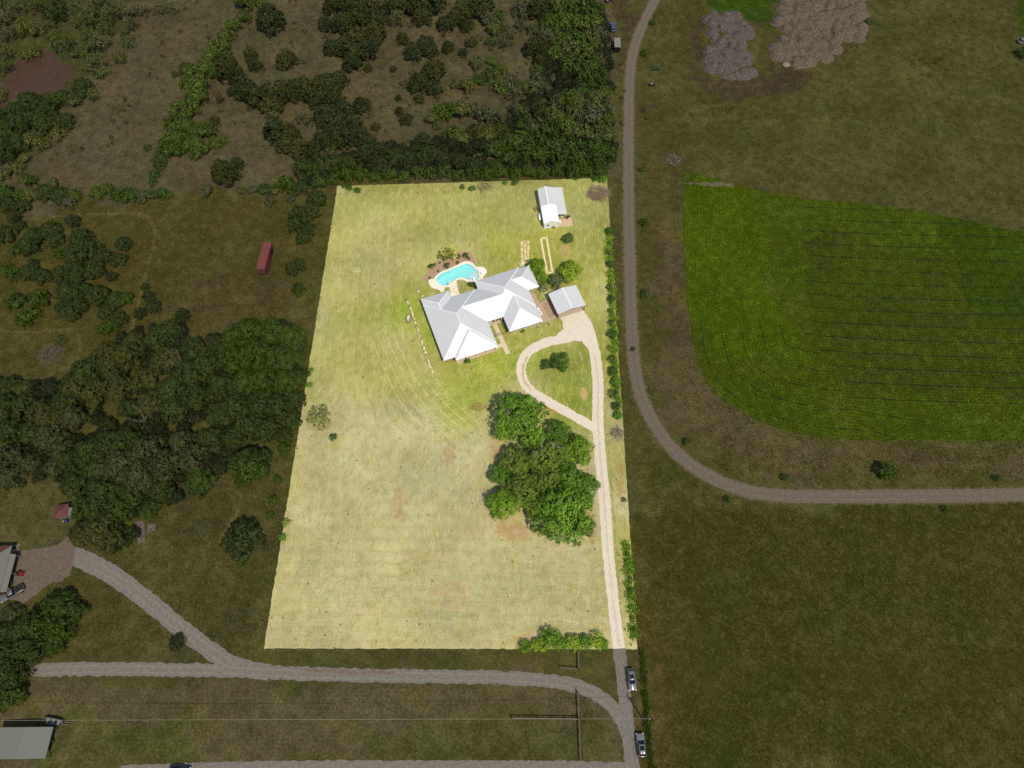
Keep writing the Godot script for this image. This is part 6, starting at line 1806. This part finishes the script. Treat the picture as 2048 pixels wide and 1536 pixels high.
# the bonnet points to +z
func car(label: String, at: Vector2, turn: float, paint: Color, roof_glass: bool, group := "") -> void:
	var o := thing("parked_car", label, "car", v3(at, 0.03), turn, group)
	var coat := mat(paint, 0.28, 0.3)
	var glass := mat(Color(0.05, 0.07, 0.13), 0.1)
	var st := begin(false)
	ring_loft(st, 4.75, 1.88, [[0.28, 0.93, 0.97], [0.5, 1.0, 1.0], [0.8, 1.0, 0.99], [0.97, 0.95, 0.97], [1.03, 0.86, 0.93]])
	done("body", st, coat, o)
	# cabin: glass all round, a painted roof and pillars
	var zb := -2.15
	var zf := 1.0
	var lo := [Vector3(-0.83, 1.0, zb), Vector3(0.83, 1.0, zb), Vector3(0.83, 1.0, zf), Vector3(-0.83, 1.0, zf)]
	var hi := [Vector3(-0.66, 1.62, zb + 0.5), Vector3(0.66, 1.62, zb + 0.5), Vector3(0.66, 1.62, zf - 0.85), Vector3(-0.66, 1.62, zf - 0.85)]
	var names := ["rear_window", "side_window", "windscreen", "side_window"]
	for k in 4:
		var j := (k + 1) % 4
		st = begin()
		quad(st, lo[k], hi[k], hi[j], lo[j])
		done(names[k], st, glass, o)
		st = begin()
		bar(st, lo[k], hi[k], 0.1, 0.1)
		done("pillar", st, coat, o)
	st = begin(false)
	ring_loft(st, 1.95, 1.42, [[1.58, 1.0, 1.0, -0.75], [1.66, 0.98, 0.98, -0.75], [1.7, 0.85, 0.9, -0.75]])
	done("roof", st, coat, o)
	if roof_glass:
		st = begin()
		box(st, Vector3(0, 1.705, -0.55), Vector3(0.95, 0.02, 0.9))
		done("sunroof", st, glass, o)
	for x in [-0.5, 0.5]:
		st = begin()
		bar(st, Vector3(x * 1.25, 1.74, -1.5), Vector3(x * 1.25, 1.74, 0.05), 0.05, 0.05)
		done("roof_rail", st, mat(Color(0.12, 0.12, 0.12), 0.5), o)
	for x in [-1, 1]:
		wheel(o, Vector3(x * 0.84, 0.35, 1.42), 0.35, 0.24)
		wheel(o, Vector3(x * 0.84, 0.35, -1.42), 0.35, 0.24)
		st = begin()
		box(st, Vector3(x * 0.68, 0.78, 2.24), Vector3(0.36, 0.16, 0.22))
		done("headlight", st, mat(Color(0.85, 0.86, 0.88), 0.15), o)
		st = begin()
		box(st, Vector3(x * 0.72, 0.82, -2.26), Vector3(0.26, 0.2, 0.18))
		done("taillight", st, mat(Color(0.4, 0.03, 0.03), 0.3), o)
		st = begin()
		box(st, Vector3(x * 1.0, 1.05, 0.62), Vector3(0.22, 0.14, 0.12))
		done("mirror", st, coat, o)
	st = begin()
	box(st, Vector3(0, 0.62, 2.34), Vector3(0.95, 0.2, 0.06))
	done("grille", st, mat(Color(0.06, 0.06, 0.06), 0.5), o)

func make_vehicles() -> void:
	var silver := Color(0.440, 0.428, 0.433)
	car("silver car parked with its dark boot window toward the lot gate", Vector2(27.21, -7.73), 0.06, silver, true, "silver cars on the lane")
	car("silver estate car parked on the verge by the utility pole, nose to the lot", Vector2(28.29, 5.52), PI + 0.05, silver, true, "silver cars on the lane")
	car("blue car parked on the grass beside the wood", Vector2(37.28, -229.44), PI, Color(0.238, 0.311, 0.426), false)
	car("dark car on the road at the bottom, mostly out of the frame", Vector2(-71.8, 10.6), PI / 2, Color(0.189, 0.193, 0.299), false)
	car("white vehicle parked beside a dark bush in the far corner", Vector2(187.06, -221.8), PI / 2, Color(0.481, 0.456, 0.446), false)
	pickup()
	# red box trailer
	var o := thing("box_trailer", "long red box trailer standing in the pasture beside the lot", "trailer", v3(Vector2(-73.96, -123.72)), deg_to_rad(-3.3))
	var red := mat(Color(0.384, 0.173, 0.159), 0.7)
	var side := mat(Color(0.356, 0.097, 0.092), 0.6)
	var st := begin()
	box(st, Vector3(0, 2.35, 0), Vector3(2.45, 2.6, 9.8))
	done("body", st, side, o)
	st = begin()
	box(st, Vector3(0, 3.69, 0), Vector3(2.5, 0.07, 9.85))
	done("roof", st, red, o)
	for i in 11:
		st = begin()
		box(st, Vector3(0, 3.735, -4.4 + i * 0.88), Vector3(2.45, 0.02, 0.08))
		done("roof_bow", st, red, o)
	for x in [-0.6, 0.6]:
		st = begin()
		box(st, Vector3(x, 2.35, 4.93), Vector3(1.14, 2.45, 0.06))
		done("rear_door", st, mat(Color(0.314, 0.159, 0.152), 0.6), o)
		for b in [-0.25, 0.25]:
			st = begin()
			box(st, Vector3(x + b, 2.35, 4.98), Vector3(0.05, 2.4, 0.05))
			done("door_bar", st, mat(Color(0.412, 0.366, 0.339), 0.5), o)
		st = begin()
		box(st, Vector3(x * 1.4, 0.55, -3.2), Vector3(0.15, 1.1, 0.15))
		done("landing_leg", st, mat(Color(0.05, 0.05, 0.05), 0.6), o)
		for z in [2.6, 3.8]:
			wheel(o, Vector3(x * 1.7, 0.5, z), 0.5, 0.3)
	st = begin()
	box(st, Vector3(0, 0.95, 0), Vector3(1.1, 0.22, 9.6))
	done("chassis", st, mat(Color(0.05, 0.05, 0.05), 0.7), o)
	st = begin()
	box(st, Vector3(1.26, 2.3, -2.6), Vector3(0.06, 1.9, 2.0))
	done("side_door", st, mat(Color(0.03, 0.03, 0.03), 0.7), o)
	# white cargo trailer
	o = thing("cargo_trailer", "white flat roofed cargo trailer beside the gravel road", "trailer", v3(Vector2(38.06, -218.85)), deg_to_rad(-2))
	st = begin()
	box(st, Vector3(0, 1.45, 0), Vector3(2.3, 1.9, 5.0))
	done("body", st, mat(Color(0.03, 0.03, 0.03), 0.6), o)
	st = begin()
	box(st, Vector3(0, 2.44, 0), Vector3(2.3, 0.08, 5.0))
	done("roof", st, mat(Color(0.453, 0.428, 0.386), 0.6), o)
	for i in 5:
		st = begin()
		box(st, Vector3(-0.9 + i * 0.45, 2.49, 0), Vector3(0.06, 0.03, 4.9))
		done("roof_rib", st, mat(Color(0.412, 0.387, 0.353), 0.6), o)
	for x in [-1.2, 1.2]:
		for z in [-0.5, 0.5]:
			wheel(o, Vector3(x, 0.35, z), 0.35, 0.22)
	st = begin()
	bar(st, Vector3(0, 0.5, -2.4), Vector3(0, 0.5, -3.6), 0.1, 0.1)
	done("tow_bar", st, mat(Color(0.04, 0.04, 0.04), 0.6), o)
	# red mower on the forecourt
	o = thing("ride_on_mower", "red ride-on mower parked on the concrete forecourt", "mower", v3(Vector2(-119.64, -31.49), 0.03), PI / 2 - 0.1)
	st = begin(false)
	ring_loft(st, 1.3, 0.85, [[0.3, 0.9, 0.95], [0.5, 1.0, 1.0], [0.75, 0.9, 0.9]])
	done("body", st, mat(Color(0.460, 0.042, 0.065), 0.35), o)
	st = begin(false)
	ring_loft(st, 0.75, 1.35, [[0.12, 1.0, 1.0, 0.45], [0.28, 0.95, 0.95, 0.45]])
	done("mower_deck", st, mat(Color(0.426, 0.035, 0.059), 0.4), o)
	st = begin()
	box(st, Vector3(0, 0.85, -0.1), Vector3(0.5, 0.12, 0.5))
	box(st, Vector3(0, 1.1, -0.36), Vector3(0.5, 0.45, 0.1))
	done("seat", st, mat(Color(0.04, 0.04, 0.04), 0.7), o)
	for x in [-0.5, 0.5]:
		wheel(o, Vector3(x, 0.3, -0.45), 0.3, 0.26)
		wheel(o, Vector3(x * 0.8, 0.17, 0.75), 0.17, 0.14)
		st = begin()
		bar(st, Vector3(x * 0.7, 0.7, 0.05), Vector3(x * 0.5, 1.1, 0.25), 0.05, 0.05)
		done("steering_lever", st, mat(Color(0.05, 0.05, 0.05), 0.5), o)
	# boat on its trailer
	var turn := PI / 2 - 0.14
	o = thing("boat_trailer", "low metal boat trailer on the grass behind the barn", "trailer", v3(Vector2(-101.76, 0.88)), turn)
	for x in [-0.55, 0.55]:
		st = begin()
		bar(st, Vector3(x, 0.45, -2.2), Vector3(x * 0.4, 0.45, 3.4), 0.1, 0.1)
		done("frame_rail", st, mat(Color(0.377, 0.373, 0.366), 0.5), o)
		wheel(o, Vector3(x * 1.6, 0.3, -0.7), 0.3, 0.2)
	for z in [-2.0, -0.6, 1.2]:
		st = begin()
		bar(st, Vector3(-0.6, 0.47, z), Vector3(0.6, 0.47, z), 0.09, 0.09)
		done("cross_bar", st, mat(Color(0.377, 0.373, 0.366), 0.5), o)
	o = thing("boat", "small grey open boat resting on its trailer behind the barn", "boat", v3(Vector2(-101.76, 0.88), 0.52), turn)
	st = begin()
	var ribs := [[-2.1, 0.62], [-1.0, 0.68], [0.4, 0.68], [1.6, 0.52], [2.4, 0.1]]
	for i in 4:
		var a: Array = ribs[i]
		var b: Array = ribs[i + 1]
		for s in [-1, 1]:
			quad(st, Vector3(s * a[1] * 0.7, 0.02, a[0]), Vector3(s * a[1], 0.55, a[0]), Vector3(s * b[1], 0.58, b[0]), Vector3(s * b[1] * 0.7, 0.05, b[0]))
		quad(st, Vector3(-a[1] * 0.7, 0.03, a[0]), Vector3(a[1] * 0.7, 0.03, a[0]), Vector3(b[1] * 0.7, 0.06, b[0]), Vector3(-b[1] * 0.7, 0.06, b[0]))
	quad(st, Vector3(-0.43, 0.02, -2.1), Vector3(0.43, 0.02, -2.1), Vector3(0.62, 0.55, -2.1), Vector3(-0.62, 0.55, -2.1))
	done("hull", st, mat(Color(0.412, 0.407, 0.386), 0.45, 0.3), o)
	for z in [-1.3, 0.0, 1.2]:
		st = begin()
		box(st, Vector3(0, 0.4, z), Vector3(1.12, 0.06, 0.3))
		done("thwart", st, mat(Color(0.467, 0.456, 0.426), 0.6), o)
	st = begin()
	box(st, Vector3(0, 0.7, -2.2), Vector3(0.3, 0.45, 0.4))
	done("outboard_motor", st, mat(Color(0.03, 0.03, 0.04), 0.5), o)

func pickup() -> void:
	var o := thing("pickup_truck", "grey pickup truck half under the trees by the forecourt", "truck", v3(Vector2(-119.84, -26.77), 0.03), deg_to_rad(-55))
	var coat := mat(Color(0.398, 0.394, 0.399), 0.35, 0.3)
	var glass := mat(Color(0.04, 0.05, 0.08), 0.12)
	var st := begin(false)
	ring_loft(st, 5.6, 1.95, [[0.4, 0.95, 0.98], [0.65, 1.0, 1.0], [0.95, 0.98, 0.99], [1.05, 0.92, 0.96]])
	done("body", st, coat, o)
	st = begin()
	box(st, Vector3(0, 1.07, -1.75), Vector3(1.5, 0.06, 1.9))
	done("bed", st, mat(Color(0.03, 0.03, 0.03), 0.8), o)
	var lo := [Vector3(-0.85, 1.03, -0.7), Vector3(0.85, 1.03, -0.7), Vector3(0.85, 1.03, 1.3), Vector3(-0.85, 1.03, 1.3)]
	var hi := [Vector3(-0.7, 1.75, -0.5), Vector3(0.7, 1.75, -0.5), Vector3(0.7, 1.75, 0.6), Vector3(-0.7, 1.75, 0.6)]
	for k in 4:
		var j := (k + 1) % 4
		st = begin()
		quad(st, lo[k], hi[k], hi[j], lo[j])
		done(["rear_window", "side_window", "windscreen", "side_window"][k], st, glass, o)
	st = begin(false)
	ring_loft(st, 1.2, 1.46, [[1.72, 1, 1, 0.05], [1.8, 0.95, 0.95, 0.05]])
	done("roof", st, coat, o)
	for x in [-1, 1]:
		for z in [-1.7, 1.8]:
			wheel(o, Vector3(x * 0.86, 0.4, z), 0.4, 0.26)
		st = begin()
		box(st, Vector3(x * 0.7, 0.85, 2.66), Vector3(0.35, 0.2, 0.2))
		done("headlight", st, mat(Color(0.85, 0.86, 0.88), 0.15), o)

# ---------------------------------------------------------------- fences, pole and odds and ends
func make_yard_things() -> void:
	var timber := mat(Color(0.384, 0.338, 0.286), 0.9)
	var dark := mat(Color(0.210, 0.166, 0.125), 0.9)
	for f in [[[Vector2(14.86, -5.02), Vector2(14.86, 0.28), Vector2(14.85, 8.41)], "wooden rail fence running between the two lanes", [0.0, 0.06, 1.0]], [[Vector2(0, 0.18), Vector2(14.64, 0.38)], "wooden rail fence meeting the cross fence from the pasture side", []], [[Vector2(15.35, -13.82), Vector2(15.3, -9.85), Vector2(11.05, -10.16)], "wooden rail fence corner above the lane, at the foot of the lot", []]]:
		var o := thing("rail_fence", f[1], "fence")
		for i in f[0].size() - 1:
			var a: Vector2 = f[0][i]
			var b: Vector2 = f[0][i + 1]
			var n := maxi(1, int(a.distance_to(b) / 2.6))
			for k in n + 1:
				var st := begin()
				var q := a.lerp(b, float(k) / n)
				var thick := 0.24 if k == 0 else 0.16
				box(st, v3(q, 0.68), Vector3(thick, 1.36, thick))
				done("post", st, dark if k == 0 else timber, o)
				if k < n:
					for y in [0.5, 1.15]:
						st = begin()
						bar(st, v3(q, y), v3(a.lerp(b, float(k + 1) / n), y), 0.16 if y > 1 else 0.07, 0.12)
						done("rail", st, timber, o)
	# the electric line
	var base := Vector2(29.06, 0.28)
	var far := Vector2(-140.0, base.y + 0.4)
	for k in 2:
		var q := base if k == 0 else far
		var o := thing("utility_pole", "tall wooden utility pole beside the lane" if k == 0 else "far utility pole beyond the barn", "utility pole", v3(q), 0.0, "utility poles")
		var st := begin(false)
		tube(st, Vector3.ZERO, Vector3(0, 8.6, 0), 0.16, 0.11, 10)
		done("pole", st, mat(Color(0.286, 0.235, 0.186), 0.9), o)
		st = begin()
		box(st, Vector3(0, 8.1, 0), Vector3(0.12, 0.14, 1.8))
		done("crossarm", st, mat(Color(0.314, 0.262, 0.206), 0.9), o)
		for z in [-0.75, 0.75]:
			st = begin(false)
			tube(st, Vector3(0, 8.17, z), Vector3(0, 8.36, z), 0.06, 0.04, 8)
			done("insulator", st, mat(Color(0.5, 0.52, 0.5), 0.3), o)
		st = begin(false)
		tube(st, Vector3(0.3, 6.6, 0), Vector3(0.3, 7.4, 0), 0.24, 0.24, 12)
		done("transformer", st, mat(Color(0.412, 0.407, 0.393), 0.5), o)
	var line := thing("power_line", "thin pale electric cable strung over the grass to the pole", "cable")
	var st := begin(false)
	for i in 24:
		var t0 := i / 24.0
		var t1 := (i + 1) / 24.0
		var p0 := v3(base.lerp(far, t0), 8.0 - 2.2 * sin(PI * t0))
		var p1 := v3(base.lerp(far, t1), 8.0 - 2.2 * sin(PI * t1))
		tube(st, p0, p1, 0.035, 0.035, 5, false)
	done("cable", st, mat(Color(0.516, 0.490, 0.426), 0.6), line)
	# gate posts at the foot of the lot
	for q in [[Vector2(27.99, -14.91), "white gate post beside the driveway at the foot of the lot"], [Vector2(26.84, -18.22), "pale wooden marker post between driveway and hedge"]]:
		st = begin()
		box(st, v3(q[0], 0.6), Vector3(0.22, 1.2, 0.22))
		tag(done("gate_post", st, mat(Color(0.795, 0.752, 0.660), 0.8)), q[1], "post")
	# things stored beside the county road
	rocks("heap of grey rubble stones in the pasture across the road", Vector2(53.08, -165.07), 2.3, 38, [Color(0.384, 0.345, 0.319), Color(0.314, 0.283, 0.252)])
	rocks("row of pale building stones stacked at the edge of the wood", Vector2(36.39, -238.99), 1.1, 16, [Color(0.370, 0.311, 0.272), Color(0.335, 0.283, 0.246)])
	rocks("scatter of pale stones on bare ground behind the white trailer", Vector2(34.98, -222.07), 1.8, 16, [Color(0.356, 0.304, 0.259), Color(0.307, 0.262, 0.219)])
	for q in [[Vector2(34.95, -209.94), "black pipe rack beside the trees, the farther of two"], [Vector2(34.98, -207.63), "black pipe rack beside the trees, the nearer of two"]]:
		var o := thing("pipe_rack", q[1], "rack", v3(q[0]), 0.05)
		for z in [-0.35, 0.35]:
			st = begin()
			bar(st, Vector3(-1.0, 0.5, z), Vector3(1.0, 0.5, z), 0.16, 0.12)
			done("rail", st, mat(Color(0.02, 0.02, 0.02), 0.7), o)
			for x in [-0.7, 0.7]:
				st = begin()
				box(st, Vector3(x, 0.22, z), Vector3(0.14, 0.44, 0.14))
				done("leg", st, mat(Color(0.02, 0.02, 0.02), 0.7), o)
	var disc := thing("disc_harrow", "green farm harrow with discs standing in the grass by the road", "harrow", v3(Vector2(51.27, -208.14)), 0.1)
	var green := mat(Color(0.245, 0.352, 0.246), 0.5)
	for z in [-0.6, 0.6]:
		st = begin()
		bar(st, Vector3(-1.6, 0.7, z), Vector3(1.6, 0.7, z), 0.16, 0.16)
		done("beam", st, green, disc)
		for i in 7:
			st = begin(false)
			tube(st, Vector3(-1.4 + i * 0.46, 0.33, z), Vector3(-1.36 + i * 0.46, 0.33, z), 0.33, 0.33, 12)
			done("disc", st, mat(Color(0.04, 0.04, 0.04), 0.5), disc)
	for x in [-0.9, 0.0, 0.9]:
		st = begin()
		bar(st, Vector3(x, 0.75, -0.6), Vector3(x, 0.75, 0.6), 0.14, 0.14)
		done("brace", st, green, disc)
	st = begin()
	bar(st, Vector3(0, 0.75, -0.6), Vector3(0, 0.9, -1.9), 0.12, 0.12)
	done("hitch", st, green, disc)
	var blade := thing("box_scraper", "black and white box scraper left in the grass by the road", "scraper", v3(Vector2(49.1, -199.8)), 0.05)
	st = begin()
	box(st, Vector3(0, 0.3, 0.4), Vector3(2.2, 0.5, 0.1))
	done("back_blade", st, mat(Color(0.02, 0.02, 0.02), 0.6), blade)
	for x in [-1.1, 1.1]:
		st = begin()
		box(st, Vector3(x, 0.3, 0), Vector3(0.1, 0.5, 0.9))
		done("side_plate", st, mat(Color(0.02, 0.02, 0.02), 0.6), blade)
	for x in [-0.4, 0.4]:
		st = begin()
		bar(st, Vector3(x, 0.7, -0.5), Vector3(x * 0.4, 0.75, 0.4), 0.16, 0.16)
		done("link_arm", st, mat(Color(0.516, 0.497, 0.466), 0.5), blade)
	var frame := thing("iron_scrap", "rusty dark iron scrap lying in the grass across the road", "scrap", v3(Vector2(44.87, -187.16)), 0.4)
	for a in [[Vector3(-0.9, 0.1, -0.5), Vector3(0.9, 0.5, -0.4)], [Vector3(-0.9, 0.1, 0.5), Vector3(0.9, 0.5, 0.4)], [Vector3(-0.7, 0.1, -0.6), Vector3(-0.7, 0.2, 0.6)], [Vector3(0.6, 0.45, -0.6), Vector3(0.6, 0.45, 0.6)], [Vector3(0.6, 0.0, 0), Vector3(0.6, 1.1, 0)]]:
		st = begin()
		bar(st, a[0], a[1], 0.16, 0.16)
		done("beam", st, mat(Color(0.175, 0.131, 0.105), 0.8), frame)
	st = begin(false)
	tube(st, v3(Vector2(45.94, -183.62)), v3(Vector2(45.94, -183.62), 0.9), 0.36, 0.36, 14)
	tube(st, v3(Vector2(45.94, -183.62), 0.4), v3(Vector2(45.94, -183.62), 0.46), 0.38, 0.38, 14)
	tag(done("barrel", st, mat(Color(0.175, 0.200, 0.145), 0.6)), "dull green barrel in the grass near the iron frame", "barrel")
	# red tractor at the upper edge
	var tr := thing("tractor", "red tractor at the edge of the wood, cut by the top of the frame", "tractor", v3(Vector2(37.15, -245.05)), PI / 2)
	var red := mat(Color(0.412, 0.166, 0.132), 0.5)
	st = begin(false)
	ring_loft(st, 2.2, 0.9, [[0.7, 0.95, 0.95, 0.6], [1.0, 1.0, 1.0, 0.6], [1.4, 0.85, 0.95, 0.6]])
	done("bonnet", st, red, tr)
	for x in [-0.85, 0.85]:
		wheel(tr, Vector3(x, 0.75, -0.9), 0.75, 0.4)
		wheel(tr, Vector3(x * 0.9, 0.45, 1.3), 0.45, 0.25)
		st = begin()
		box(st, Vector3(x, 1.55, -0.9), Vector3(0.46, 0.08, 1.3))
		done("mudguard", st, red, tr)
	st = begin()
	box(st, Vector3(0, 1.15, -0.9), Vector3(0.5, 0.12, 0.5))
	box(st, Vector3(0, 1.4, -1.15), Vector3(0.5, 0.45, 0.1))
	done("seat", st, mat(Color(0.03, 0.03, 0.03), 0.7), tr)
	st = begin()
	box(st, Vector3(0, 0.85, -0.5), Vector3(0.5, 0.35, 1.6))
	done("axle_housing", st, mat(Color(0.05, 0.05, 0.05), 0.7), tr)
	# things in front of the house wing
	for q in [[Vector2(10.63, -102.23), "dark planter pot with a pale plant on the lawn before the patio", 0.4], [Vector2(7.64, -101.06), "brown planter pot under the corner window of the house wing", 0.32]]:
		var o := thing("plant_pot", q[1], "planter", v3(q[0]), 0.0)
		st = begin(false)
		tube(st, Vector3.ZERO, Vector3(0, 0.5, 0), q[2] * 0.8, q[2], 14)
		done("pot", st, mat(Color(0.12, 0.09, 0.07), 0.7), o)
		var s := show_mesh("plant", blades(33, 18, 0.5, 0.12, 1.0), mat(Color(0.690, 0.670, 0.526), 0.7), o)
		s.position.y = 0.48

func rocks(label: String, at: Vector2, r: float, n: int, tones: Array) -> void:
	var o := thing("rock_heap", label, "rock heap", v3(at))
	var meshes := [stone_mesh(80, 0.5), stone_mesh(81, 0.6), stone_mesh(82, 0.45)]
	for i in n:
		var t := rnd(0, TAU)
		var k := sqrt(rng.randf())
		var s := show_mesh("stone", meshes[i % 3], mat(tones[i % tones.size()], 0.9), o)
		s.position = Vector3(cos(t) * k * r, (1.0 - k) * 0.5 * rng.randf(), sin(t) * k * r * 1.1)
		s.rotation = Vector3(rnd(-0.3, 0.3), rnd(0, TAU), rnd(-0.3, 0.3))
		s.scale = Vector3.ONE * rnd(0.35, 0.9)
